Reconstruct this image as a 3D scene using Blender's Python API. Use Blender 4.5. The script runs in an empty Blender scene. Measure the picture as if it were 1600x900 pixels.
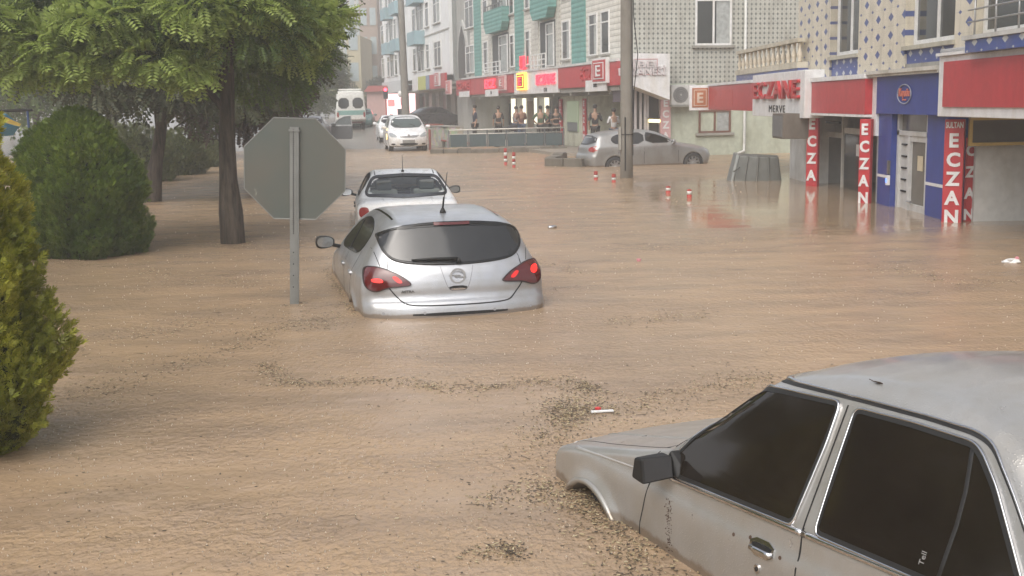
import bpy, bmesh, math, random
import numpy as np
from mathutils import Vector, Matrix, Euler
from mathutils.bvhtree import BVHTree
from mathutils.geometry import delaunay_2d_cdt

random.seed(7); RS = np.random.RandomState(7)
sc = bpy.context.scene
COL = sc.collection
R = math.radians

# ------------------------------------------------------------------ camera
F_PX, CAM_H, PITCH, ROLL = 1850.0, 2.02, 0.155, 0.018
cam_d = bpy.data.cameras.new('camera'); cam = bpy.data.objects.new('camera', cam_d); COL.objects.link(cam)
cam_d.sensor_width = 36; cam_d.lens = F_PX / 1600 * 36; cam_d.clip_start = 0.1; cam_d.clip_end = 2000
_fw = Vector((0, math.cos(PITCH), -math.sin(PITCH))); _ev = Vector((0, math.sin(PITCH), math.cos(PITCH))); _ex = Vector((1, 0, 0))
_Rr = _ex * math.cos(ROLL) - _ev * math.sin(ROLL); _Uu = _ex * math.sin(ROLL) + _ev * math.cos(ROLL)
_m = Matrix((_Rr, _Uu, -_fw)).transposed().to_4x4(); _m.translation = Vector((0, 0, CAM_H))
cam.matrix_world = _m
sc.camera = cam

# ------------------------------------------------------------------ sky, sun, exposure
world = bpy.data.worlds.new("World"); sc.world = world; world.use_nodes = True
wn = world.node_tree; bg = wn.nodes['Background']
sky = wn.nodes.new('ShaderNodeTexSky'); sky.sky_type = 'NISHITA'; sky.sun_disc = False
SUN_EL, SUN_AZ = R(50), R(205)
sky.sun_elevation = SUN_EL; sky.sun_rotation = SUN_AZ; sky.dust_density = 4.0; sky.air_density = 1.0
hs = wn.nodes.new('ShaderNodeHueSaturation'); hs.inputs['Saturation'].default_value = 0.42
wn.links.new(sky.outputs[0], hs.inputs['Color']); wn.links.new(hs.outputs[0], bg.inputs['Color'])
bg.inputs['Strength'].default_value = 0.14
sd = bpy.data.lights.new('sun', 'SUN'); sd.energy = 1.4; sd.angle = R(65); sd.color = (1, 0.95, 0.88)
sun = bpy.data.objects.new('sun', sd); COL.objects.link(sun)
_sv = Vector((math.sin(SUN_AZ) * math.cos(SUN_EL), math.cos(SUN_AZ) * math.cos(SUN_EL), math.sin(SUN_EL)))
sun.rotation_euler = _sv.to_track_quat('Z', 'Y').to_euler()
vs = sc.view_settings; vs.view_transform = 'Standard'; vs.look = 'None'; vs.exposure = 0.72; vs.gamma = 1.0; vs.use_curve_mapping = False
try:
    sc.cycles.max_bounces = 6; sc.cycles.volume_bounces = 1; sc.cycles.transparent_max_bounces = 8
    sc.cycles.diffuse_bounces = 3; sc.cycles.glossy_bounces = 3; sc.cycles.caustics_reflective = False
except Exception: pass

# ------------------------------------------------------------------ pixel -> real plane helpers
def ray(x, y):
    dx, dy = x - 800, y - 450; c, s = math.cos(ROLL), math.sin(ROLL)
    u, v = (dx * c - dy * s) / F_PX, -(dx * s + dy * c) / F_PX
    return Vector((u, math.cos(PITCH) + v * math.sin(PITCH), -math.sin(PITCH) + v * math.cos(PITCH)))
def G(x, y, z=0.0):
    q = ray(x, y); t = (z - CAM_H) / q.z
    return Vector((q.x * t, q.y * t, z))
def AT(x, y, d):
    q = ray(x, y); t = d / q.y
    return Vector((q.x * t, d, CAM_H + q.z * t))
class Plane:
    """vertical facade frame: local x runs down the street, local y points to the street, z up"""
    def __init__(s, o, h):
        s.o = Vector(o); s.h = h; s.rot = math.pi / 2 + h
        s.ax = Vector((-math.sin(h), math.cos(h), 0)); s.ay = Vector((-math.cos(h), -math.sin(h), 0))
    def px(s, x, y, t=0.0):
        q = ray(x, y); o = s.o + s.ay * t
        k = (o.x * s.ay.x + o.y * s.ay.y) / (q.x * s.ay.x + q.y * s.ay.y)
        p = Vector((q.x * k, q.y * k, 0)) - s.o
        return p.dot(s.ax), CAM_H + q.z * k
    def w(s, a, t, z): return s.o + s.ax * a + s.ay * t + Vector((0, 0, z))

# ------------------------------------------------------------------ materials
def nt_new(name):
    m = bpy.data.materials.new(name); m.use_nodes = True
    return m, m.node_tree, m.node_tree.nodes['Principled BSDF']
def mixrgb(nt, fac, a, b, mode='MIX'):
    n = nt.nodes.new('ShaderNodeMix'); n.data_type = 'RGBA'; n.blend_type = mode
    for sck, val in ((n.inputs[0], fac), (n.inputs[6], a), (n.inputs[7], b)):
        if hasattr(val, 'is_output') or isinstance(val, bpy.types.NodeSocket): nt.links.new(val, sck)
        else: sck.default_value = val if not isinstance(val, tuple) else (*val[:3], 1)
    return n.outputs[2]
def noise(nt, scale, detail=4, rough=.55, coord='Object', vec=None, stretch=None):
    tc = nt.nodes.new('ShaderNodeTexCoord'); n = nt.nodes.new('ShaderNodeTexNoise')
    n.inputs['Scale'].default_value = scale; n.inputs['Detail'].default_value = detail; n.inputs['Roughness'].default_value = rough
    src = tc.outputs[coord]
    if stretch:
        mp = nt.nodes.new('ShaderNodeMapping'); mp.inputs['Scale'].default_value = stretch; nt.links.new(src, mp.inputs[0]); src = mp.outputs[0]
    nt.links.new(src, n.inputs['Vector']); return n.outputs['Fac']
def ramp(nt, src, a, b, ca=(0, 0, 0), cb=(1, 1, 1)):
    r = nt.nodes.new('ShaderNodeValToRGB'); r.color_ramp.elements[0].position = a; r.color_ramp.elements[1].position = b
    r.color_ramp.elements[0].color = (*ca, 1); r.color_ramp.elements[1].color = (*cb, 1); nt.links.new(src, r.inputs[0]); return r.outputs[0]
def math_n(nt, op, a, b=None, c=None):
    n = nt.nodes.new('ShaderNodeMath'); n.operation = op
    for i, v in enumerate((a, b, c)):
        if v is None: continue
        if isinstance(v, bpy.types.NodeSocket): nt.links.new(v, n.inputs[i])
        else: n.inputs[i].default_value = v
    return n.outputs[0]
def bump(nt, p, h, strength=.3, dist=.01):
    b = nt.nodes.new('ShaderNodeBump'); b.inputs['Strength'].default_value = strength; b.inputs['Distance'].default_value = dist
    nt.links.new(h, b.inputs['Height']); nt.links.new(b.outputs[0], p.inputs['Normal'])
_mc = {}
def M(name, col, rough=.6, metal=0.0, var=.15, vs_=6.0, spec=None, bmp=0.0, bscale=40, coat=0.0, emit=None, es=0.0, dirt=0.0):
    if name in _mc: return _mc[name]
    m, nt, p = nt_new(name)
    c2 = tuple(max(0, c * (1 - var)) for c in col)
    out = mixrgb(nt, ramp(nt, noise(nt, vs_), .35, .65), c2, col)
    if dirt:
        out = mixrgb(nt, ramp(nt, noise(nt, 2.2, 8, .7, stretch=(1, 1, .25)), .48, .72), out, tuple(c * (1 - dirt) * f for c, f in zip(col, (.9, .86, .78))))
    nt.links.new(out, p.inputs['Base Color'])
    p.inputs['Roughness'].default_value = rough; p.inputs['Metallic'].default_value = metal
    if coat: p.inputs['Coat Weight'].default_value = coat; p.inputs['Coat Roughness'].default_value = .06
    if spec is not None: p.inputs['Specular IOR Level'].default_value = spec
    if bmp: bump(nt, p, noise(nt, bscale, 6), bmp, .01)
    if emit: p.inputs['Emission Color'].default_value = (*emit, 1); p.inputs['Emission Strength'].default_value = es
    _mc[name] = m; return m

def paint(name, col, metal=.6, rough=.38, drops=True, grime=.25):
    if name in _mc: return _mc[name]
    m, nt, p = nt_new(name)
    # large soft streaks of grime and rain wash, small beads of water
    g = ramp(nt, noise(nt, 3.0, 8, .65, stretch=(1, 1, .6)), .42, .75)
    out = mixrgb(nt, g, col, tuple(c * (1 - grime) * f for c, f in zip(col, (1, .95, .86))))
    # film of mud just above the flood line, with a ragged edge
    ge = nt.nodes.new('ShaderNodeNewGeometry'); sz = nt.nodes.new('ShaderNodeSeparateXYZ'); nt.links.new(ge.outputs['Position'], sz.inputs[0])
    mud = ramp(nt, math_n(nt, 'SUBTRACT', sz.outputs['Z'], math_n(nt, 'MULTIPLY', noise(nt, 14, 5, .7), .06)), -.03, .02, (.7,) * 3, (0, 0, 0))
    out = mixrgb(nt, mud, out, (.20, .145, .095))
    nt.links.new(out, p.inputs['Base Color'])
    p.inputs['Metallic'].default_value = metal
    rr = ramp(nt, noise(nt, 9, 6), .3, .7, (rough * .8,) * 3, (rough * 1.25,) * 3); nt.links.new(rr, p.inputs['Roughness'])
    p.inputs['Coat Weight'].default_value = .5; p.inputs['Coat Roughness'].default_value = .12
    if drops:
        tc = nt.nodes.new('ShaderNodeTexCoord'); v = nt.nodes.new('ShaderNodeTexVoronoi'); v.inputs['Scale'].default_value = 85; v.feature = 'F1'
        nt.links.new(tc.outputs['Object'], v.inputs['Vector'])
        d = ramp(nt, v.outputs['Distance'], .12, .34, (1, 1, 1), (0, 0, 0))
        bump(nt, p, d, .35, .0025)
    _mc[name] = m; return m

def tile_dots(name, base, dot, pitch, rad, axis='X', small=None, groove=.02, us=1.0):
    """glazed tile facade: diamonds on a grid (object space), optional smaller marks half a step over"""
    m, nt, p = nt_new(name); tc = nt.nodes.new('ShaderNodeTexCoord'); sx = nt.nodes.new('ShaderNodeSeparateXYZ')
    nt.links.new(tc.outputs['Object'], sx.inputs[0]); u = math_n(nt, 'DIVIDE', sx.outputs[axis], us); v = sx.outputs['Z']
    def cell(val, off): return math_n(nt, 'SUBTRACT', math_n(nt, 'FRACT', math_n(nt, 'ADD', math_n(nt, 'DIVIDE', val, pitch), off)), .5)
    def dia(off_u, off_v, r, sy=1.0):
        a = math_n(nt, 'ABSOLUTE', cell(u, off_u)); b = math_n(nt, 'ABSOLUTE', cell(v, off_v))
        return math_n(nt, 'LESS_THAN', math_n(nt, 'ADD', a, math_n(nt, 'MULTIPLY', b, sy)), r)
    f = dia(0, 0, rad, .8)
    if small: f = math_n(nt, 'MAXIMUM', f, dia(.5, .5, small))
    nz = noise(nt, 3, 6); bcol = mixrgb(nt, ramp(nt, nz, .35, .7), base, tuple(c * .82 for c in base))
    out = mixrgb(nt, f, bcol, dot)
    g = math_n(nt, 'LESS_THAN', math_n(nt, 'ABSOLUTE', cell(u, .5)), groove)
    g2 = math_n(nt, 'LESS_THAN', math_n(nt, 'ABSOLUTE', cell(v, .5)), groove)
    gg = math_n(nt, 'MAXIMUM', g, g2)
    out = mixrgb(nt, math_n(nt, 'MULTIPLY', gg, .35), out, (.12, .11, .10))
    out = mixrgb(nt, math_n(nt, 'MULTIPLY', ramp(nt, noise(nt, 1.6, 8, .7, stretch=(1, 1, .2)), .50, .72), .55), out, (.17, .15, .12))
    nt.links.new(out, p.inputs['Base Color']); p.inputs['Roughness'].default_value = .35
    _mc[name] = m; return m
def courses(name, col, step=.22, rough=.7, axis='X', blen=.45, depth=.03):
    """cladding in ridged courses"""
    m, nt, p = nt_new(name); tc = nt.nodes.new('ShaderNodeTexCoord'); sx = nt.nodes.new('ShaderNodeSeparateXYZ')
    nt.links.new(tc.outputs['Object'], sx.inputs[0]); fr = math_n(nt, 'FRACT', math_n(nt, 'DIVIDE', sx.outputs['Z'], step))
    row = math_n(nt, 'FLOOR', math_n(nt, 'DIVIDE', sx.outputs['Z'], step))
    fu = math_n(nt, 'FRACT', math_n(nt, 'ADD', math_n(nt, 'DIVIDE', sx.outputs[axis], blen), math_n(nt, 'MULTIPLY', row, .5)))
    jl = math_n(nt, 'MAXIMUM', math_n(nt, 'LESS_THAN', fr, .14), math_n(nt, 'LESS_THAN', fu, .035))
    c = mixrgb(nt, ramp(nt, noise(nt, 2.5, 7), .35, .7), col, tuple(x * .8 for x in col))
    out = mixrgb(nt, math_n(nt, 'MULTIPLY', jl, .6), c, tuple(x * .4 for x in col))
    out = mixrgb(nt, math_n(nt, 'MULTIPLY', ramp(nt, noise(nt, 1.3, 8, .7, stretch=(1, 1, .2)), .52, .75), .5), out, tuple(x * .45 for x in col))
    nt.links.new(out, p.inputs['Base Color']); p.inputs['Roughness'].default_value = rough
    bump(nt, p, math_n(nt, 'PINGPONG', fr, .5), .7, depth)
    _mc[name] = m; return m
def leafmat(name, ca, cb, cc=None, rough=.5, trans=.25):
    m, nt, p = nt_new(name); g = nt.nodes.new('ShaderNodeNewGeometry')
    o = mixrgb(nt, g.outputs['Random Per Island'], ca, cb)
    if cc: o = mixrgb(nt, ramp(nt, noise(nt, .9, 3), .42, .6), o, cc)
    nt.links.new(o, p.inputs['Base Color']); p.inputs['Roughness'].default_value = rough
    tr = nt.nodes.new('ShaderNodeBsdfTranslucent'); nt.links.new(o, tr.inputs[0]); mx = nt.nodes.new('ShaderNodeMixShader'); mx.inputs[0].default_value = trans
    nt.links.new(p.outputs[0], mx.inputs[1]); nt.links.new(tr.outputs[0], mx.inputs[2])
    nt.links.new(mx.outputs[0], nt.nodes['Material Output'].inputs['Surface'])
    _mc[name] = m; return m
def glassmat(name, tint=(.6, .65, .65), alpha=.75, rough=.03):
    """thin pane: mostly see-through, with surface reflection"""
    m, nt, p = nt_new(name); t = nt.nodes.new('ShaderNodeBsdfTransparent'); t.inputs[0].default_value = (*tint, 1)
    g = nt.nodes.new('ShaderNodeBsdfGlossy'); g.inputs['Roughness'].default_value = rough; g.inputs[0].default_value = (.9, .9, .9, 1)
    fr = nt.nodes.new('ShaderNodeFresnel'); fr.inputs[0].default_value = 1.5
    f = math_n(nt, 'MINIMUM', math_n(nt, 'MULTIPLY', fr.outputs[0], 1.4), .9)
    mx = nt.nodes.new('ShaderNodeMixShader'); nt.links.new(f, mx.inputs[0]); nt.links.new(t.outputs[0], mx.inputs[1]); nt.links.new(g.outputs[0], mx.inputs[2])
    nt.links.new(mx.outputs[0], nt.nodes['Material Output'].inputs['Surface']); _mc[name] = m; return m

# ------------------------------------------------------------------ object helpers
def tag(o, label=None, cat=None, group=None, kind=None):
    if label: o['label'] = label
    if cat: o['category'] = cat
    if group: o['group'] = group
    if kind: o['kind'] = kind
    return o
def thing(name, loc, label, cat, rz=0.0, group=None):
    o = bpy.data.objects.new(name, None); o.empty_display_size = .3; COL.objects.link(o)
    o.location = loc; o.rotation_euler = (0, 0, rz); return tag(o, label, cat, group)
def link(name, me, mat, parent=None, smooth=False, loc=None):
    if mat is not None:
        for mm in (mat if isinstance(mat, (list, tuple)) else [mat]): me.materials.append(mm)
    o = bpy.data.objects.new(name, me); COL.objects.link(o)
    if parent is not None: o.parent = parent
    if loc is not None: o.location = loc
    if smooth: me.polygons.foreach_set('use_smooth', [True] * len(me.polygons))
    return o
def copy_tree(o, parent=None):
    c = o.copy(); COL.objects.link(c)
    if parent is not None: c.parent = parent
    for ch in list(o.children): copy_tree(ch, c)
    return c
class MB:
    def __init__(s): s.v = []; s.f = []
    def add(s, vs_, fs, M4=None):
        b = len(s.v); s.v += [tuple(M4 @ Vector(q)) if M4 is not None else tuple(q) for q in vs_]; s.f += [tuple(i + b for i in f) for f in fs]; return s
    def box(s, x0, x1, y0, y1, z0, z1, M4=None):
        if x0 > x1: x0, x1 = x1, x0
        if y0 > y1: y0, y1 = y1, y0
        if z0 > z1: z0, z1 = z1, z0
        return s.add([(x0, y0, z0), (x1, y0, z0), (x1, y1, z0), (x0, y1, z0), (x0, y0, z1), (x1, y0, z1), (x1, y1, z1), (x0, y1, z1)],
              [(0, 3, 2, 1), (4, 5, 6, 7), (0, 1, 5, 4), (1, 2, 6, 5), (2, 3, 7, 6), (3, 0, 4, 7)], M4)
    def tube(s, pts, rad, n=8, cap=True):
        pts = [Vector(q) for q in pts]; rr = rad if isinstance(rad, (list, tuple)) else [rad] * len(pts)
        b = len(s.v); side = None
        for i, q in enumerate(pts):
            d = (pts[min(i + 1, len(pts) - 1)] - pts[max(i - 1, 0)]).normalized()
            if side is None:
                side = d.orthogonal().normalized()
            side = (side - d * side.dot(d)).normalized(); up = d.cross(side)
            for k in range(n):
                a = 2 * math.pi * k / n; s.v.append(tuple(q + (side * math.cos(a) + up * math.sin(a)) * rr[i]))
        for i in range(len(pts) - 1):
            for k in range(n):
                a, c = b + i * n + k, b + i * n + (k + 1) % n; s.f.append((a, c, c + n, a + n))
        if cap:
            s.f.append(tuple(b + k for k in range(n))[::-1]); s.f.append(tuple(b + (len(pts) - 1) * n + k for k in range(n)))
        return s
    def lathe(s, prof, n=16, o=(0, 0, 0), axis='z', cap=True):
        b = len(s.v)
        for (r_, h_) in prof:
            for k in range(n):
                a = 2 * math.pi * k / n; c, d = r_ * math.cos(a), r_ * math.sin(a)
                q = (c, d, h_) if axis == 'z' else ((h_, c, d) if axis == 'x' else (d, h_, c))
                s.v.append((q[0] + o[0], q[1] + o[1], q[2] + o[2]))
        for i in range(len(prof) - 1):
            for k in range(n):
                a, c = b + i * n + k, b + i * n + (k + 1) % n; s.f.append((a, c, c + n, a + n))
        if cap:
            s.f.append(tuple(b + k for k in range(n))[::-1]); s.f.append(tuple(b + (len(prof) - 1) * n + k for k in range(n)))
        return s
    def prism(s, poly, h0, h1, axis='y'):
        """polygon in the plane across axis, extruded from h0 to h1"""
        n = len(poly)
        def P(q, h): return {'y': (q[0], h, q[1]), 'x': (h, q[0], q[1]), 'z': (q[0], q[1], h)}[axis]
        b = len(s.v); s.v += [P(q, h0) for q in poly] + [P(q, h1) for q in poly]
        s.f.append(tuple(b + i for i in range(n))); s.f.append(tuple(b + n + i for i in range(n))[::-1])
        for i in range(n): j = (i + 1) % n; s.f.append((b + i, b + n + i, b + n + j, b + j))
        return s
    def build(s, name, mat, parent=None, smooth=False, bevel=0.0, loc=None, fix=True):
        me = bpy.data.meshes.new(name); me.from_pydata(s.v, [], s.f)
        if fix:
            bm = bmesh.new(); bm.from_mesh(me); bmesh.ops.recalc_face_normals(bm, faces=bm.faces); bm.to_mesh(me); bm.free()
        o = link(name, me, mat, parent, smooth, loc)
        if bevel:
            md = o.modifiers.new('bevel', 'BEVEL'); md.width = bevel; md.segments = 2; md.limit_method = 'ANGLE'; md.angle_limit = R(40)
        return o
_font = {}
def text(name, s, size, mat, parent, origin, right, up, ext=.01, bold=0.0, width=None, center=True, shear=0.0, space=1.0, line=1.0):
    """lettering as real raised mesh letters; origin = centre of the line, right/up = its axes in the parent's frame"""
    cu = bpy.data.curves.new(name, 'FONT'); cu.body = s; cu.size = size; cu.extrude = ext; cu.offset = bold
    cu.align_x = 'CENTER'; cu.align_y = 'CENTER'; cu.shear = shear; cu.space_character = space; cu.space_line = line; cu.resolution_u = 3
    o = bpy.data.objects.new('tmp', cu); COL.objects.link(o); bpy.context.view_layer.update()
    me = bpy.data.meshes.new_from_object(o.evaluated_get(bpy.context.evaluated_depsgraph_get()))
    bpy.data.objects.remove(o); bpy.data.curves.remove(cu); me.name = name
    vs_ = [v.co for v in me.vertices]
    if not vs_: return None
    x0, x1 = min(v.x for v in vs_), max(v.x for v in vs_); y0, y1 = min(v.y for v in vs_), max(v.y for v in vs_)
    sx = (width / (x1 - x0)) if width else 1.0
    right = Vector(right).normalized(); up = Vector(up).normalized(); nrm = right.cross(up); origin = Vector(origin)
    cx, cy = (x0 + x1) / 2, (y0 + y1) / 2
    for v in me.vertices:
        q = v.co.copy(); v.co = origin + right * ((q.x - cx) * sx) + up * (q.y - cy) + nrm * q.z
    me.materials.clear()
    return link(name, me, mat, parent)

# ------------------------------------------------------------------ implicit body surfaces (cars)
def sdf_poly(P, X, Z):
    P = np.asarray(P, float); n = len(P); d = np.full(X.shape, 1e9); ins = np.zeros(X.shape, bool)
    for i in range(n):
        ax, az = P[i]; bx, bz = P[(i + 1) % n]; ex, ez = bx - ax, bz - az
        wx, wz = X - ax, Z - az; t = np.clip((wx * ex + wz * ez) / (ex * ex + ez * ez + 1e-12), 0, 1)
        d = np.minimum(d, (wx - ex * t) ** 2 + (wz - ez * t) ** 2)
        c = ((az > Z) != (bz > Z)) & (X < ex * (Z - az) / (ez if abs(ez) > 1e-9 else 1e-9) + ax); ins ^= c
    return np.where(ins, -1, 1) * np.sqrt(d)
def chaikin(P, it=2, closed=True):
    P = [tuple(q) for q in P]
    for _ in range(it):
        Q = []; n = len(P)
        for i in range(n if closed else n - 1):
            a, b = P[i], P[(i + 1) % n]
            Q.append(tuple(a[k] * .75 + b[k] * .25 for k in range(len(a)))); Q.append(tuple(a[k] * .25 + b[k] * .75 for k in range(len(a))))
        if not closed: Q = [P[0]] + Q + [P[-1]]
        P = Q
    return P
def fillet(P, r, closed=True):
    out = []; n = len(P)
    for i in range(n):
        if not closed and i in (0, n - 1): out.append(tuple(P[i])); continue
        a, b, c = Vector(P[i - 1]), Vector(P[i]), Vector(P[(i + 1) % n]); la, lc = (a - b).length, (c - b).length
        if la < 1e-6 or lc < 1e-6: out.append(tuple(b)); continue
        p, q = b + (a - b) * min(r / la, .45), b + (c - b) * min(r / lc, .45)
        for t in (0, .25, .5, .75, 1): out.append(tuple(p * (1 - t) ** 2 + b * 2 * t * (1 - t) + q * t * t))
    return out
def soften(P, sm, closed=True):
    if sm == 0: return list(P)
    if isinstance(sm, float): return fillet(P, sm, closed)
    return chaikin(P, sm, closed)
def isosurf(Fn, lo, hi, h):
    xs = [np.arange(lo[i], hi[i] + h, h) for i in range(3)]
    X, Y, Z = np.meshgrid(*xs, indexing='ij'); V = Fn(X, Y, Z)
    S = V < 0; sh = V.shape; acc = np.zeros((sh[0] - 1, sh[1] - 1, sh[2] - 1, 3)); cnt = np.zeros(acc.shape[:3])
    C = [(a, b, c) for a in (0, 1) for b in (0, 1) for c in (0, 1)]
    def sl(A, c): return A[c[0]:sh[0] - 1 + c[0], c[1]:sh[1] - 1 + c[1], c[2]:sh[2] - 1 + c[2]]
    for i, a in enumerate(C):
        for b in C[i + 1:]:
            if sum(abs(a[k] - b[k]) for k in range(3)) != 1: continue
            sa, sb = sl(S, a), sl(S, b); m = sa != sb; va, vb = sl(V, a)[m], sl(V, b)[m]; t = va / (va - vb)
            for k in range(3): acc[..., k][m] += a[k] + (b[k] - a[k]) * t
            cnt[m] += 1
    act = cnt > 0; idx = np.full(act.shape, -1); idx[act] = np.arange(act.sum()); I = np.argwhere(act)
    P = (acc[act] / cnt[act][:, None] + I) * h + np.array(lo)
    faces = []
    for ax in range(3):
        o1, o2 = [(1, 2), (2, 0), (0, 1)][ax]
        a = [slice(None)] * 3; b = [slice(None)] * 3; a[ax] = slice(0, sh[ax] - 1); b[ax] = slice(1, sh[ax])
        cr = S[tuple(a)] != S[tuple(b)]; st = S[tuple(a)]; E = np.argwhere(cr)
        E = E[(E[:, o1] > 0) & (E[:, o2] > 0) & (E[:, o1] < sh[o1] - 1) & (E[:, o2] < sh[o2] - 1)]
        s_ = st[tuple(E.T)]
        def cidx(d1, d2):
            e = E.copy(); e[:, o1] -= d1; e[:, o2] -= d2; return idx[tuple(e.T)]
        q = np.stack([cidx(1, 1), cidx(0, 1), cidx(0, 0), cidx(1, 0)], 1); q[~s_] = q[~s_][:, ::-1]; faces.append(q)
    Fc = np.concatenate(faces)
    for _ in range(3): P = newton(Fn, P, h)
    return P, Fc
def grad(Fn, P, e=.004):
    g = np.zeros_like(P)
    for k in range(3):
        d = np.zeros(3); d[k] = e; a, b = P + d, P - d
        g[:, k] = (Fn(a[:, 0], a[:, 1], a[:, 2]) - Fn(b[:, 0], b[:, 1], b[:, 2])) / (2 * e)
    return g
def newton(Fn, P, lim=.02):
    v = Fn(P[:, 0], P[:, 1], P[:, 2]); g = grad(Fn, P); st = (v / np.maximum((g ** 2).sum(1), .05))[:, None] * g
    ln = np.linalg.norm(st, axis=1, keepdims=True); return P - st * np.minimum(1, lim / np.maximum(ln, 1e-9))
def inpoly(P, x, z):
    ins = np.zeros(x.shape, bool); n = len(P)
    for i in range(n):
        ax, az = P[i]; bx, bz = P[(i + 1) % n]
        if az == bz: continue
        ins ^= ((az > z) != (bz > z)) & (x < (bx - ax) * (z - az) / (bz - az) + ax)
    return ins

class Car:
    """one car: an implicit shell (side profile x plan x section) meshed once; glass, lamps, trims are laid on that shell"""
    def __init__(s, name, label, cat, loc, yaw, sp, h=.03, mat=None, pitch=0.0, group=None, cuts=(), zcut=.15):
        s.root = thing(name, loc, label, cat, 0, group); s.root.rotation_euler = (0, -pitch, math.pi / 2 + yaw)
        s.sp = sp; P = chaikin(sp['profile'], sp.get('smooth', 1)); s.x0 = min(q[0] for q in P); s.x1 = max(q[0] for q in P); s.z1 = max(q[1] for q in P)
        gx = np.arange(s.x0 - .5, s.x1 + .5, .01); gz = np.arange(-.2, s.z1 + .35, .01); XX, ZZ = np.meshgrid(gx, gz, indexing='ij')
        s.T = sdf_poly(P, XX, ZZ); s.g0 = (gx[0], gz[0])
        s.Fn = s.make()
        wmax = max(q[1] for q in sp['plan'])
        Pv, Fc = isosurf(s.Fn, (s.x0 - .06, -wmax - .07, zcut), (s.x1 + .06, wmax + .07, s.z1 + .06), h)
        s.P = Pv; cen = Pv[Fc].mean(1)
        s.tree = BVHTree.FromPolygons([Vector(q) for q in Pv], Fc.tolist())
        nr = grad(s.Fn, cen, .01)
        keep = np.ones(len(Fc), bool)
        for dr, poly in cuts:
            poly = chaikin(poly, 2); u, v, w = s.uvw(dr, cen); nn = {'L': nr[:, 1], 'R': -nr[:, 1], 'B': -nr[:, 0], 'F': nr[:, 0], 'T': nr[:, 2]}[dr]
            keep &= ~(inpoly(poly, u, v) & (nn > .05) & w)
        Fc = Fc[keep]
        me = bpy.data.meshes.new('body'); me.from_pydata(Pv.tolist(), [], Fc.tolist()); me.update()
        bm = bmesh.new(); bm.from_mesh(me); bmesh.ops.delete(bm, geom=[v for v in bm.verts if not v.link_faces], context='VERTS'); bm.to_mesh(me); bm.free()
        s.body = link('body', me, mat, s.root, True); s.mat = mat
    def uvw(s, dr, c):
        if dr in 'LR': return c[:, 0], c[:, 2], (c[:, 1] > 0) if dr == 'L' else (c[:, 1] < 0)
        if dr in 'BF': return c[:, 1], c[:, 2], (c[:, 0] < 0) if dr == 'B' else (c[:, 0] > 0)
        return c[:, 0], c[:, 1], c[:, 2] > .7
    def make(s):
        sp = s.sp; pl = np.array(sp['plan']); o = np.argsort(pl[:, 0]); px, pw = pl[o, 0], pl[o, 1]
        secz = np.array(sp['section']); arches = sp.get('arches', []); cr = sp.get('crown', .08); bf, bb = sp.get('bow', (.22, .16)); bp = sp.get('bowp', 2.4)
        T, g0 = s.T, s.g0; rz = np.array(sp.get('round', [(0, .06), (2, .12)])); crease = sp.get('crease', [])
        def smooth_interp(x, xp, fp):
            # cosine-free: average of three shifted linear lookups = softened polyline
            d = .06; return (np.interp(x - d, xp, fp) + np.interp(x, xp, fp) * 2 + np.interp(x + d, xp, fp)) / 4
        def Fn(X, Y, Z):
            ay = np.abs(Y); k = smooth_interp(X, px, pw)
            Wd = k + (np.interp(Z - .02, secz[:, 0], secz[:, 1]) + np.interp(Z, secz[:, 0], secz[:, 1]) * 2 + np.interp(Z + .02, secz[:, 0], secz[:, 1])) / 4
            for (cx, cz, cw, amt, slope) in crease:
                zc = cz + (X - cx) * slope; Wd = Wd - amt * np.clip(1 - np.abs((Z - zc) / cw - 0.0), 0, 1) * (Z < zc) - amt * .0
            for (xa, za, ra, fl) in arches:
                rr = np.sqrt((X - xa) ** 2 + (Z - za) ** 2); Wd = Wd + fl * np.exp(-((rr - ra - .015) / .045) ** 2)
            t = np.clip((X + .6) / 1.2, 0, 1); t = t * t * (3 - 2 * t); yy = (ay / .85) ** bp
            Xp = X + np.where(X > 0, bf * t, -bb * (1 - t)) * yy * np.clip(np.abs(X) / 1.0 - .3, 0, 1)
            Zp = Z + (cr + (sp.get('hood_crown', cr) - cr) * np.clip((1.15 - Z) / .15, 0, 1)) * ay ** 2 * np.clip((Z - .6) / .3, 0, 1)
            u = np.clip((Xp - g0[0]) / .01, 0, T.shape[0] - 1.01); v = np.clip((Zp - g0[1]) / .01, 0, T.shape[1] - 1.01)
            i, j = u.astype(int), v.astype(int); fu, fv = u - i, v - j
            sd = T[i, j] * (1 - fu) * (1 - fv) + T[i + 1, j] * fu * (1 - fv) + T[i, j + 1] * (1 - fu) * fv + T[i + 1, j + 1] * fu * fv
            a = (ay - Wd) * .92; r_ = np.interp(Z, rz[:, 0], rz[:, 1])
            A, B = a + r_, sd + r_
            out = np.sqrt(np.maximum(A, 0) ** 2 + np.maximum(B, 0) ** 2) + np.minimum(np.maximum(A, B), 0) - r_
            for (xa, za, ra, fl) in arches:
                cy = ra - np.sqrt((X - xa) ** 2 + (Z - za) ** 2); cy = np.minimum(cy, ay - (Wd - .28)); out = np.maximum(out, cy)
            return out
        return Fn
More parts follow.
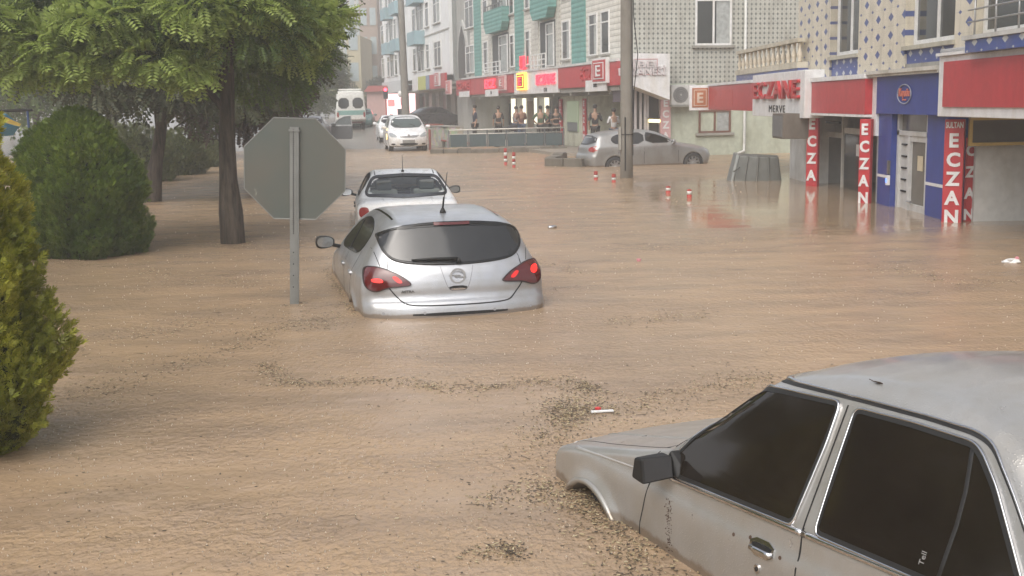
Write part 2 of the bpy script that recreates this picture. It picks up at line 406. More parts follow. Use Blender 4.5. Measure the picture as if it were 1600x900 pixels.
    def hits(s, dr, pts):
        res = []
        O = {'L': (lambda u, v: ((u, 3, v), (0, -1, 0))), 'R': (lambda u, v: ((u, -3, v), (0, 1, 0))), 'B': (lambda u, v: ((-6, u, v), (1, 0, 0))),
             'F': (lambda u, v: ((6, u, v), (-1, 0, 0))), 'T': (lambda u, v: ((u, v, 5), (0, 0, -1)))}[dr]
        for (u, v) in pts:
            o, d = O(u, v); h = s.tree.ray_cast(Vector(o), Vector(d))
            if h[0] is None:
                q = Vector((u, {'L': .8, 'R': -.8}.get(dr, 0), v)) if dr in 'LR' else (Vector(({'B': s.x0, 'F': s.x1}[dr], u, v)) if dr in 'BF' else Vector((u, v, 1.2)))
                h = s.tree.find_nearest(q)
            res.append(tuple(h[0]))
        P = newton(s.Fn, np.array(res), .01); g = grad(s.Fn, P, .008); g /= np.maximum(np.linalg.norm(g, axis=1, keepdims=True), 1e-6)
        return P, g
    def patch(s, name, poly, dr, mat, off=.004, thick=.01, sm=2, grid=.06, parent=None, mirror=False):
        if mirror: poly = [(-a, b) for a, b in poly] if dr in 'BF' else poly; dr = {'L': 'R', 'R': 'L'}.get(dr, dr)
        poly = soften(poly, sm)
        dens = []
        for i, a in enumerate(poly):
            b = poly[(i + 1) % len(poly)]; L = math.dist(a, b); n = max(1, int(L / grid)); dens += [(a[0] + (b[0] - a[0]) * k / n, a[1] + (b[1] - a[1]) * k / n) for k in range(n)]
        us = [q[0] for q in dens]; vs_ = [q[1] for q in dens]; gx, gz = np.meshgrid(np.arange(min(us), max(us), grid), np.arange(min(vs_), max(vs_), grid)); gx, gz = gx.ravel(), gz.ravel()
        m = inpoly(dens, gx, gz); D = sdf_poly(dens, gx, gz); m &= D < -grid * .45
        pts = [Vector(q) for q in dens] + [Vector(q) for q in zip(gx[m], gz[m])]; nb = len(dens)
        r_ = delaunay_2d_cdt(pts, [(i, (i + 1) % nb) for i in range(nb)], [list(range(nb))], 1, 1e-5)
        V2 = r_[0]; F2 = [f for f in r_[2]]; P, N = s.hits(dr, [tuple(v) for v in V2])
        top = P + N * off; n = len(V2); V = [tuple(q) for q in top]; Fc = [tuple(f) for f in F2]
        from collections import Counter
        ec = Counter(); dirn = {}
        for f in F2:
            for i in range(len(f)):
                a, b = f[i], f[(i + 1) % len(f)]; ec[frozenset((a, b))] += 1; dirn[frozenset((a, b))] = (a, b)
        low = P - N * thick; mp = {}
        for e, c in ec.items():
            if c == 1:
                a, b = dirn[e]
                for k in (a, b):
                    if k not in mp: mp[k] = len(V); V.append(tuple(low[k])); V.append(tuple(top[k]))
                Fc.append((mp[a] + 1, mp[b] + 1, mp[b], mp[a])[::-1])
        me = bpy.data.meshes.new(name); me.from_pydata(V, [], Fc); me.update()
        # orient outward
        if len(F2):
            nv = np.array(me.polygons[0].normal); k = F2[0][0]
            if nv.dot(N[k]) < 0: me.flip_normals()
        o = link(name, me, mat, parent if parent is not None else s.root)
        me.polygons.foreach_set('use_smooth', [i < len(F2) for i in range(len(me.polygons))])
        return o
    def strip(s, name, line, dr, w, mat, off=.003, thick=.004, closed=False, sm=2, grid=.03, parent=None, mirror=False, rnd=False):
        if mirror: line = [(-a, b) for a, b in line] if dr in 'BF' else line; dr = {'L': 'R', 'R': 'L'}.get(dr, dr)
        L = soften(line, sm, closed); D = []
        for i in range(len(L) if closed else len(L) - 1):
            a, b = L[i], L[(i + 1) % len(L)]; n = max(1, int(math.dist(a, b) / grid)); D += [(a[0] + (b[0] - a[0]) * k / n, a[1] + (b[1] - a[1]) * k / n) for k in range(n)]
        if not closed: D.append(L[-1])
        n = len(D); A = np.array(D); T = (np.roll(A, -1, 0) - np.roll(A, 1, 0)) if closed else np.gradient(A, axis=0)
        T /= np.maximum(np.linalg.norm(T, axis=1, keepdims=True), 1e-9); Nn = np.stack([-T[:, 1], T[:, 0]], 1)
        offs = (-.5, -.28, 0, .28, .5) if rnd else (-.5, .5); k = len(offs); V = []; Fc = []; cols = []
        for q in offs:
            P, N = s.hits(dr, [tuple(z) for z in A + Nn * w * q]); hh = off * (1 - (2 * q) ** 4 * .6) if rnd else off; cols.append(P + N * hh)
            if q == offs[0]: lo0 = P - N * thick
            if q == offs[-1]: lo1 = P - N * thick
        cols = [lo0] + cols + [lo1]; m = len(cols)
        V = [tuple(cols[c][i]) for i in range(n) for c in range(m)]
        for i in range(n if closed else n - 1):
            j = (i + 1) % n
            for c in range(m - 1): Fc.append((i * m + c, i * m + c + 1, j * m + c + 1, j * m + c))
        if not closed: Fc.append(tuple(range(m))[::-1]); Fc.append(tuple((n - 1) * m + c for c in range(m)))
        me = bpy.data.meshes.new(name); me.from_pydata(V, [], Fc); bm = bmesh.new(); bm.from_mesh(me); bmesh.ops.recalc_face_normals(bm, faces=bm.faces); bm.to_mesh(me); bm.free()
        o = link(name, me, mat, parent if parent is not None else s.root, rnd); return o
    def wheel(s, x, z, r, side, w=.2, mrim=None, mtyre=None, spokes=5, y=None):
        y = (y if y is not None else .74) * side; t = MB()
        t.lathe([(r * .66, -w / 2), (r * .92, -w / 2), (r, -w / 2 + .03), (r, w / 2 - .03), (r * .92, w / 2), (r * .66, w / 2)], 28, axis='y', cap=False)
        wh = t.build('wheel', mtyre or M('tyre_rubber', (.02, .02, .02), .8), s.root, True, loc=(x, y, z))
        rm = MB(); rm.lathe([(r * .67, -.05 * side), (r * .67, w / 2 * side), (r * .62, w / 2 * side), (r * .60, .02 * side)], 28, axis='y', cap=False)
        rm.lathe([(.05, .03 * side), (.05, (w / 2 - .01) * side), (.02, w / 2 * side)], 12, axis='y')
        for k in range(spokes):
            a = 2 * math.pi * k / spokes + .3; c, d = math.cos(a), math.sin(a); pq = Vector((-d, 0, c)); rd = Vector((c, 0, d)); y0, y1 = .03 * side, (w / 2 - .015) * side
            A = [rd * .03 + pq * .035, rd * .03 - pq * .035, rd * (r * .64) - pq * .022, rd * (r * .64) + pq * .022]
            rm.add([(q.x, y0, q.z) for q in A] + [(q.x, y1, q.z) for q in A], [(0, 1, 2, 3), (4, 7, 6, 5), (0, 4, 5, 1), (1, 5, 6, 2), (2, 6, 7, 3), (3, 7, 4, 0)])
        rm.build('rim', mrim or M('alloy', (.5, .5, .5), .35, .8), wh)
        bk = MB(); bk.lathe([(r * .62, -.03 * side), (r * .62, -.02 * side)], 20, axis='y'); bk.build('brake_disc', M('dark_hub', (.03, .03, .03), .8), wh)
        return wh
    def mirror_cap(s, side, x, y, z, mat, sx=.10, sy=.11, sz=.075, armz=None):
        t = MB(); n = 10
        # rounded shell, flat glass face to the rear
        prof = [(.0, .06), (.55, .055), (.85, .03), (1.0, 0.0), (.98, -.03), (.9, -.045)]
        vs_ = []; fs = []
        for (rr, dx) in prof:
            for k in range(16):
                a = 2 * math.pi * k / 16; cy, cz = math.cos(a), math.sin(a); e = .75
                cy = math.copysign(abs(cy) ** e, cy); cz = math.copysign(abs(cz) ** e, cz)
                vs_.append((x + dx * sx / .1, side * y + cy * sy * max(rr, .01), z + cz * sz * max(rr, .01) * (1 - .18 * cy * side * -1)))
        for i in range(len(prof) - 1):
            for k in range(16): a, b = i * 16 + k, i * 16 + (k + 1) % 16; fs.append((a, b, b + 16, a + 16))
        fs.append(tuple((len(prof) - 1) * 16 + k for k in range(16)))
        t.add(vs_, fs); t.tube([(x + .02, side * (y - sy * .8), z - sz * .55), (x + .04, side * (y - sy * 2.0), z - sz * 1.0)], .022, 8)
        o = t.build('wing_mirror', mat, s.root, True)
        g = MB(); vs_ = []
        for k in range(16):
            a = 2 * math.pi * k / 16; cy, cz = math.cos(a), math.sin(a); e = .75
            vs_.append((x - .046 * sx / .1, side * y + math.copysign(abs(cy) ** e, cy) * sy * .82, z + math.copysign(abs(cz) ** e, cz) * sz * .8))
        g.add(vs_ + [(q[0] - .003, q[1], q[2]) for q in vs_], [tuple(range(16)), tuple(range(16, 32))[::-1]] + [(k, (k + 1) % 16, 16 + (k + 1) % 16, 16 + k) for k in range(16)])
        g.build('mirror_glass', M('mirror_glass', (.35, .37, .38), .08, 1.0), o)
        return o
# ------------------------------------------------------------------ common materials
BLACK = M('black_plastic', (.014, .014, .014), .55, spec=.3)
RUBBER = M('rubber_seal', (.012, .012, .012), .6)
SEAM = M('panel_gap', (.01, .01, .01), .9)
TINT = M('tinted_glass', (.012, .011, .010), .06, 0.0, .3, coat=.3)
CLEAR = glassmat('clear_glass', (.74, .80, .78))
CHROME = M('chrome_trim', (.62, .62, .63), .16, 1.0)
WHITEP = paint('white_car_paint', (.72, .73, .74), 0.0, .3)
SILVER = paint('silver_car_paint', (.42, .43, .45), .6, .36, grime=.18)
GREYSIL = paint('grey_silver_car_paint', (.41, .405, .395), .6, .34, grime=.14)
LAMPRED = M('tail_lens', (.085, .006, .006), .12, coat=.5)
LAMPLIT = M('tail_lit', (.8, .02, .02), .3, emit=(1, .03, .02), es=.7)
LENS = M('headlight_lens', (.42, .44, .45), .12, .3)
PLATE = M('number_plate', (.6, .6, .58), .5)
SEATM = M('light_seat_cloth', (.42, .41, .38), .9)
CABIN = M('cabin_plastic', (.06, .06, .06), .8)

# ------------------------------------------------------------------ the flood water and the land
def mud_water():
    m, nt, p = nt_new('muddy_water')
    n1 = noise(nt, .16, 4, .6); n2 = noise(nt, .7, 5, .6, stretch=(1, 2.4, 1)); n4 = noise(nt, 3.2, 4, .6, stretch=(1, 2, 1))
    c = mixrgb(nt, ramp(nt, n1, .38, .62), (.358, .250, .152), (.29, .206, .130))
    c = mixrgb(nt, ramp(nt, n2, .42, .72), c, (.238, .170, .114))
    c = mixrgb(nt, ramp(nt, n4, .50, .80), c, (.33, .24, .165))
    nt.links.new(c, p.inputs['Base Color'])
    # rain roughened in the open, glassier in the lee of the shops (x > ~3 m, far side)
    tc = nt.nodes.new('ShaderNodeTexCoord'); sx = nt.nodes.new('ShaderNodeSeparateXYZ'); nt.links.new(tc.outputs['Object'], sx.inputs[0])
    a = math_n(nt, 'MULTIPLY', math_n(nt, 'SUBTRACT', sx.outputs['X'], 2.3), .7)
    b = math_n(nt, 'MULTIPLY', math_n(nt, 'SUBTRACT', sx.outputs['Y'], 17.0), .3)
    calm = math_n(nt, 'MULTIPLY', ramp(nt, math_n(nt, 'ADD', a, math_n(nt, 'MULTIPLY', n2, .8)), .2, 1.2), ramp(nt, math_n(nt, 'ADD', b, math_n(nt, 'MULTIPLY', n2, .8)), .2, 1.2))
    calm = math_n(nt, 'MULTIPLY', calm, ramp(nt, math_n(nt, 'MULTIPLY', math_n(nt, 'SUBTRACT', 33.5, sx.outputs['Y']), .25), .0, 1.0))
    p.inputs['IOR'].default_value = 1.33
    nt.links.new(math_n(nt, 'SUBTRACT', .26, math_n(nt, 'MULTIPLY', calm, .225)), p.inputs['Roughness'])
    swell = noise(nt, 1.6, 2, .5, stretch=(1, 1.2, 1)); chop = noise(nt, 20, 1.5, .5, stretch=(1, .75, 1)); fine = noise(nt, 52, 2, .6, stretch=(1, .7, 1))
    # gusts: patches of rougher and smoother water
    gust = ramp(nt, noise(nt, .45, 3, .5, stretch=(1, 1.6, 1)), .38, .62, (.22,) * 3, (1, 1, 1))
    h = math_n(nt, 'ADD', math_n(nt, 'MULTIPLY', swell, 1.0), math_n(nt, 'MULTIPLY', math_n(nt, 'MULTIPLY', math_n(nt, 'ADD', chop, math_n(nt, 'MULTIPLY', fine, .42)), gust), .80))
    # dimples where drops have just struck
    v = nt.nodes.new('ShaderNodeTexVoronoi'); v.inputs['Scale'].default_value = 20; nt.links.new(tc.outputs['Object'], v.inputs['Vector'])
    dim = ramp(nt, v.outputs['Distance'], .03, .16, (1, 1, 1), (0, 0, 0)); h = math_n(nt, 'ADD', h, math_n(nt, 'MULTIPLY', dim, .34))
    bn = nt.nodes.new('ShaderNodeBump'); bn.inputs['Distance'].default_value = .034
    nt.links.new(h, bn.inputs['Height']); nt.links.new(math_n(nt, 'SUBTRACT', 1.0, math_n(nt, 'MULTIPLY', calm, .93)), bn.inputs['Strength'])
    nt.links.new(bn.outputs[0], p.inputs['Normal'])
    return m
w = MB().add([(-170, -12, 0), (150, -12, 0), (150, 220, 0), (-170, 220, 0)], [(0, 1, 2, 3)]).build('flood_water', mud_water()); tag(w, kind='structure')
g_ = MB().box(-175, 155, -14, 225, -.95, -.9).build('ground', M('drowned_ground', (.12, .10, .08), .9)); tag(g_, kind='structure')
# the street climbs out of the flood in the distance
rv = []; rf = []
ys = [53.5, 58, 64, 72, 80, 95, 115, 150, 215]; zs = [-.04, .03, .16, .32, .47, .72, 1.0, 1.3, 1.6]
for y_, z_ in zip(ys, zs): rv += [(-60 - y_ * .3, y_, z_), (-5.2 - (y_ - 56) * .235 + 3.4, y_, z_)]
for i in range(len(ys) - 1): rf.append((2 * i, 2 * i + 1, 2 * i + 3, 2 * i + 2))
rd = MB().add(rv, rf).build('street', M('wet_asphalt', (.20, .175, .15), .25, vs_=.6, bmp=.4, bscale=25)); tag(rd, kind='structure')

# ------------------------------------------------------------------ silver hatchback, seen from behind
HATCH = dict(profile=[(2.05, .2), (2.2, .42), (2.2, .62), (2.08, .78), (1.75, .90), (1.2, 1.01), (1.0, 1.05), (.3, 1.40), (-.15, 1.50), (-.7, 1.53), (-1.3, 1.51), (-1.72, 1.47), (-1.93, 1.435), (-1.93, 1.40), (-2.10, 1.08), (-2.17, 1.0), (-2.21, .86), (-2.205, .73), (-2.27, .69), (-2.29, .55), (-2.26, .35), (-2.1, .2)],
    plan=[(-2.4, .80), (-2.0, .875), (-1.5, .905), (0, .90), (1.2, .895), (1.8, .86), (2.3, .78)],
    section=[(.1, -.07), (.35, -.02), (.6, 0), (.8, 0.0), (.92, -.015), (1.0, -.055), (1.35, -.235), (1.5, -.31), (1.8, -.40)],
    round=[(0, .05), (.6, .08), (.95, .10), (1.2, .10), (1.5, .13)], crown=.045, bow=(.30, .20), bowp=2.6,
    arches=[(1.36, .33, .34, .012), (-1.33, .33, .35, .02)])
A = Car('parked_car', 'silver hatchback seen from behind, tail lamps lit, sunk to its bumper in brown water', 'car', (-1.012, 13.433, -.591), .227, HATCH, .022, SILVER, pitch=-.016)
WIN = [(.665, 1.335), (.53, 1.395), (.25, 1.425), (0, 1.43), (-.25, 1.425), (-.53, 1.395), (-.665, 1.335), (-.685, 1.27), (-.645, 1.16), (-.55, 1.082), (-.25, 1.055), (0, 1.05), (.25, 1.055), (.55, 1.082), (.645, 1.16), (.685, 1.27)]
rw = A.patch('rear_window', WIN, 'B', M('rear_glass', (.02, .021, .022), .10, coat=.2), .006, .012, 2, .03)
A.strip('window_rim', WIN, 'B', .026, M('gloss_black', (.008, .008, .008), .15), .011, .01, True, parent=rw, rnd=True)
A.patch('spoiler_lip', [(.52, 1.40), (.25, 1.432), (-.25, 1.432), (-.52, 1.40), (-.5, 1.375), (-.25, 1.395), (.25, 1.395), (.5, 1.375)], 'B', M('gloss_black', (0, 0, 0)), .012, .01, 1)
A.patch('brake_lamp', [(.17, 1.425), (-.17, 1.425), (-.17, 1.410), (.17, 1.410)], 'B', LAMPRED, .02, .01, 0)
TLP = [(.835, .985), (.80, 1.035), (.70, 1.028), (.54, .965), (.445, .895), (.43, .862), (.53, .852), (.64, .845), (.73, .805), (.805, .815), (.845, .88)]
for mr in (False, True):
    tl = A.patch('tail_lamp', TLP, 'B', LAMPRED, .018, .02, 2, .03, mirror=mr)
    a1 = A.patch('lit_segment', [(.785, .922), (.71, .93), (.675, .905), (.69, .885), (.77, .89)] if not mr else [(.80, .985), (.74, .985), (.72, .93), (.76, .90), (.80, .93)], 'B', LAMPLIT, .0205, .006, 1, .03, parent=tl, mirror=mr)
    A.patch('lit_segment', [(.60, .945), (.56, .95), (.50, .89), (.545, .88), (.585, .915)], 'B', M('tail_dim', (.5, .02, .02), .2, emit=(1, .03, .02), es=.25), .0205, .006, 1, .03, parent=tl, mirror=mr)
    A.strip('lens_edge', TLP, 'B', .010, M('lamp_edge', (.02, .006, .006), .3), .0195, .004, True, 2, parent=tl, mirror=mr)
A.strip('hatch_seam', [(.635, .842), (.60, .79), (.52, .70), (.44, .675), (.2, .668), (-.2, .668), (-.44, .675), (-.52, .70), (-.60, .79), (-.635, .842)], 'B', .012, SEAM, .0012, .004, sm=2)
A.strip('hatch_seam', [(.70, 1.04), (.725, 1.13), (.75, 1.23), (.72, 1.33)], 'B', .006, SEAM, .001, .003)
A.strip('hatch_seam', [(-.70, 1.04), (-.725, 1.13), (-.75, 1.23), (-.72, 1.33)], 'B', .006, SEAM, .001, .003)
for sg in (1, -1): A.strip('recess_shade_line', [(.155 * sg, 1.03), (.13 * sg, .93), (.095 * sg, .82), (.05 * sg, .795)], 'B', .006, M('crease_shadow', (.20, .20, .21), .5), .0008, .002)  # grey lines stand in for shade at the edges of the tailgate recess
A.patch('hatch_handle', [(.088, .845), (-.088, .845), (-.08, .80), (.08, .80)], 'B', BLACK, .003, .01, 1)
A.patch('handle_bar', [(.075, .822), (-.075, .822), (-.07, .803), (.07, .803)], 'B', CHROME, .007, .005, 1)
P_, N_ = A.hits('B', [(0, .937)]); bx = float(P_[0][0])
bd = MB()
for k in range(28):
    a, b = 2 * math.pi * k / 28, 2 * math.pi * (k + 1) / 28
    for (r0, x_) in ((.058, -.004), (.076, -.004), (.076, -.014), (.058, -.014)): bd.v.append((bx + x_ - .003, r0 * math.cos(a), .937 + r0 * math.sin(a)))
for k in range(28):
    i, j = k * 4, ((k + 1) % 28) * 4
    for c in range(4): bd.f.append((i + c, i + (c + 1) % 4, j + (c + 1) % 4, j + c))
bd.prism([(.085, .950), (-.015, .950), (-.03, .940), (.012, .940), (-.085, .924), (.015, .924), (.03, .934), (-.012, .934)], bx - .016, bx - .004, 'x')
bd.build('badge', M('badge_silver', (.42, .43, .44), .3, .5), A.root)
P_, N_ = A.hits('B', [(.47, .808)]); text('lettering', 'ASTRA', .034, M('badge_dark', (.15, .15, .15), .3, .6), A.root, (float(P_[0][0]) - .006, .47, .806), (-0.16, -1, 0), (0, 0, 1), .006, .0008, .125)
wp = MB(); 
P_, N_ = A.hits('B', [(.41, 1.085), (.2, 1.09), (-.02, 1.085), (-.03, 1.06)])
Q = [Vector(q) + Vector(n_) * .028 for q, n_ in zip(P_, N_)]
wp.tube([Q[0], Q[1], Q[2]], [.008, .014, .016], 6); wp.tube([Q[2], Q[3] - Vector((0, 0, .02))], [.018, .022], 8); wp.build('rear_wiper', BLACK, A.root, True)
A.patch('bumper_vent', [(.44, .602), (-.46, .602), (-.46, .572), (.44, .572)], 'B', BLACK, .003, .01, 1)
for y_ in (.70, .33, -.33, -.70): A.patch('parking_sensor', [(y_ + .014, .618), (y_ - .014, .618), (y_ - .014, .59), (y_ + .014, .59)], 'B', M('sensor', (.3, .3, .31), .4), .003, .004, 2, .05)
SG = [(.62, 1.03), (.18, 1.24), (-.2, 1.37), (-.7, 1.425), (-1.15, 1.40), (-1.40, 1.32), (-1.28, 1.18), (-1.05, 1.08), (-.4, 1.05)]
for mr in (False, True):
    sw = A.patch('side_window', SG, 'L', TINT, .003, .01, 2, mirror=mr)
    A.strip('window_trim', SG, 'L', .02, M('gloss_black', (0, 0, 0)), .006, .005, True, mirror=mr, parent=sw)
    A.strip('door_pillar', [(-.28, 1.05), (-.36, 1.38)], 'L', .05, BLACK, .006, .004, sm=0, mirror=mr, parent=sw)
    A.strip('door_seam', [(.95, 1.0), (1.0, .8), (.92, .4), (.7, .25)], 'L', .008, SEAM, .0012, .004, mirror=mr)
    A.strip('door_seam', [(-.3, 1.03), (-.33, .8), (-.3, .3)], 'L', .008, SEAM, .0012, .004, mirror=mr)
    A.strip('door_seam', [(-1.25, 1.12), (-1.1, .85), (-.95, .6), (-.85, .3)], 'L', .008, SEAM, .0012, .004, mirror=mr)
    for hx in (-.18, -1.05): A.strip('door_handle', [(hx + .09, .885), (hx - .09, .885)], 'L', .035, SILVER, .025, .012, sm=0, mirror=mr, rnd=True)
    A.strip('roof_strip', [(.2, .52), (-.7, .54), (-1.6, .52)], 'T', .02, M('gloss_black', (0, 0, 0)), .003, .006, mirror=mr) if not mr else A.strip('roof_strip', [(.2, -.52), (-.7, -.54), (-1.6, -.52)], 'T', .02, M('gloss_black', (0, 0, 0)), .003, .006)
    A.mirror_cap(-1 if mr else 1, .62, 1.02, 1.05, BLACK)
    for wx in (1.36, -1.33): A.wheel(wx, .31, .32, -1 if mr else 1)
A.patch('windshield', [(.60, 1.30), (-.60, 1.30), (-.68, 1.08), (.68, 1.08)], 'F', TINT, .003, .01, 1)
an = MB(); P_, N_ = A.hits('T', [(-1.45, .0)]); q = Vector(P_[0]); an.lathe([(.035, -.01), (.03, .015), (.012, .05)], 10, tuple(q)); an.tube([q + Vector((0, 0, .03)), q + Vector((-.12, -.035, .42))], [.006, .0035], 6); an.tube([q + Vector((-.005, 0, .05)), q + Vector((-.03, -.01, .16))], .010, 6); an.build('antenna', BLACK, A.root, True)

A.root.scale = (1, 1.035, 1)

# ------------------------------------------------------------------ white saloon ahead of it
SALOON = dict(profile=[(2.0, .25), (2.12, .45), (2.1, .62), (2.0, .76), (1.6, .90), (1.0, 1.0), (.35, 1.37), (-.1, 1.45), (-.6, 1.46), (-1.0, 1.38), (-1.62, 1.06), (-1.8, 1.03), (-2.08, 1.01), (-2.15, .93), (-2.17, .55), (-2.1, .25)],
    plan=[(-2.4, .76), (-2.0, .82), (-1.5, .85), (0, .85), (1.2, .845), (1.8, .82), (2.3, .74)],
    section=[(.1, -.06), (.4, 0), (.85, 0), (.93, -.015), (1.0, -.05), (1.45, -.27), (1.7, -.38)],
    round=[(0, .05), (.9, .07), (1.5, .09)], crown=.05, bow=(.25, .14), arches=[(1.28, .3, .33, .015), (-1.25, .3, .33, .015)])
RWP = [(.56, 1.35), (0, 1.375), (-.56, 1.35), (-.71, 1.06), (0, 1.045), (.71, 1.06)]
SWP = [(.62, 1.02), (.15, 1.27), (-.1, 1.38), (-.7, 1.39), (-1.0, 1.32), (-1.35, 1.05)]
FWP = [(.56, 1.36), (0, 1.39), (-.56, 1.36), (-.68, 1.05), (0, 1.03), (.68, 1.05)]
def shrink(P, k=.93):
    cx = sum(q[0] for q in P) / len(P); cy = sum(q[1] for q in P) / len(P); return [(cx + (a - cx) * k, cy + (b - cy) * k) for a, b in P]
B = Car('parked_car', 'white saloon standing in the flood directly ahead of the silver hatchback', 'car', (-1.924, 21.158, -.545), .134, SALOON, .03, WHITEP, pitch=-.02,
        cuts=[('B', shrink(RWP)), ('F', shrink(FWP)), ('L', shrink(SWP, .9)), ('R', shrink(SWP, .9))])
for dr, pl_, nm in (('B', RWP, 'rear_window'), ('F', FWP, 'windshield')):
    gl = B.patch(nm, pl_, dr, CLEAR, .0, .002, .09); B.strip('window_seal', shrink(pl_, .97), dr, .045, M('gloss_black', (0, 0, 0)), .008, .008, True, .09, parent=gl)
for mr in (False, True):
    gl = B.patch('side_window', SWP, 'L', CLEAR, .0, .002, 2, mirror=mr); B.strip('window_seal', shrink(SWP, .96), 'L', .055, BLACK, .006, .008, True, parent=gl, mirror=mr)
    B.strip('door_pillar', [(-.27, 1.04), (-.33, 1.38)], 'L', .09, BLACK, .005, .01, sm=0, mirror=mr, parent=gl)
    B.strip('rubbing_strip', [(1.0, .62), (-1.0, .64)], 'L', .05, BLACK, .012, .01, sm=0, mirror=mr)
    B.strip('door_seam', [(.85, .97), (.85, .5), (.7, .3)], 'L', .008, SEAM, .0012, .004, mirror=mr)
    B.strip('door_seam', [(-.3, 1.03), (-.33, .8), (-.3, .3)], 'L', .008, SEAM, .0012, .004, mirror=mr)
    for hx in (-.16, -1.05): B.strip('door_handle', [(hx + .09, .87), (hx - .09, .87)], 'L', .035, BLACK, .025, .012, sm=0, mirror=mr, rnd=True)
    B.patch('tail_lamp', [(.79, .90), (.66, .91), (.63, .85), (.65, .72), (.79, .74)], 'B', M('tail_red', (.25, .015, .012), .2), .008, .01, 2, .05, mirror=mr)
    B.mirror_cap(-1 if mr else 1, .66, .99, 1.02, BLACK, sy=.11, sz=.07)
    for wx in (1.28, -1.25): B.wheel(wx, .3, .3, -1 if mr else 1)
    B.strip('roof_gutter', [(.1, .50 * (-1 if mr else 1)), (-.9, .50 * (-1 if mr else 1))], 'T', .02, M('gloss_black', (0, 0, 0)), .002, .006)
an = MB(); P_, N_ = B.hits('T', [(-.8, .02)]); q = Vector(P_[0]); an.lathe([(.03, -.01), (.02, .03)], 8, tuple(q)); an.tube([q, q + Vector((-.06, 0, .28))], [.007, .004], 6); an.build('antenna', BLACK, B.root, True)
# cabin
cb = MB().box(-1.5, .9, -.62, .62, .55, .62); cb.box(-1.62, -1.22, -.62, .62, .85, .98); cb.box(.55, .85, -.62, .62, .75, 1.0); cb.build('cabin_floor', CABIN, B.root)
for sx_, n_ in ((-.15, 2), (-1.05, 2)):
    for k in range(n_):
        y_ = .36 * (1 if k else -1)
        st = MB().box(sx_ - .04, sx_ + .45, y_ - .24, y_ + .24, .62, .80); st.box(sx_ - .16, sx_ - .02, y_ - .23, y_ + .23, .75, 1.14)
        so = st.build('seat', SEATM, B.root, bevel=.04)
        MB().box(sx_ - .17, sx_ - .07, y_ - .13, y_ + .13, 1.13, 1.29).build('headrest', M('headrest_grey', (.16, .17, .17), .9), so, bevel=.03)

# ------------------------------------------------------------------ old grey saloon in the right foreground
OLD = dict(hood_crown=.035, profile=[(1.83, .30), (1.88, .42), (1.89, .62), (1.86, .72), (1.72, .765), (1.2, .865), (.72, .955), (.60, .985), (.10, 1.355), (-.02, 1.415), (-.4, 1.472), (-.75, 1.482), (-1.1, 1.452), (-1.35, 1.365), (-1.75, 1.03), (-1.85, .99), (-2.2, .96), (-2.25, .88), (-2.27, .5), (-2.2, .3)],
    plan=[(-2.4, .76), (-1.8, .80), (-.5, .812), (.6, .812), (1.2, .808), (1.6, .80), (1.95, .785)],
    section=[(.1, -.09), (.35, -.02), (.55, 0), (.72, 0), (.765, -.006), (.785, -.020), (.88, -.030), (.93, -.050), (1.36, -.245), (1.45, -.30), (1.7, -.40)],
    round=[(0, .04), (.7, .035), (1.0, .045), (1.2, .045), (1.5, .05)], crown=.135, bow=(.13, .10), bowp=2.6, smooth=1,
    arches=[(1.28, .285, .345, .030), (-1.24, .285, .345, .03)])
D = Car('parked_car', 'old grey saloon with chrome window trims and black wing mirror, nearest on the right', 'car', (1.634, 4.909, -.485), .394, OLD, .016, GREYSIL, pitch=-.038)
FG = [(.505, .955), (.43, 1.04), (.30, 1.16), (.16, 1.265), (.07, 1.31), (-.03, 1.322), (-.405, 1.338), (-.400, 1.2), (-.385, 1.03), (-.378, .90), (-.1, .892), (.3, .880), (.47, .874)]
RG = [(-.505, 1.335), (-.8, 1.338), (-1.08, 1.332), (-1.125, 1.31), (-1.22, 1.23), (-1.34, 1.10), (-1.44, .99), (-1.46, .94), (-1.4, .915), (-1.0, .912), (-.52, .905), (-.515, 1.1)]
DG = M('dark_tinted_glass', (.016, .012, .009), .07, coat=.0, var=.35, vs_=2)
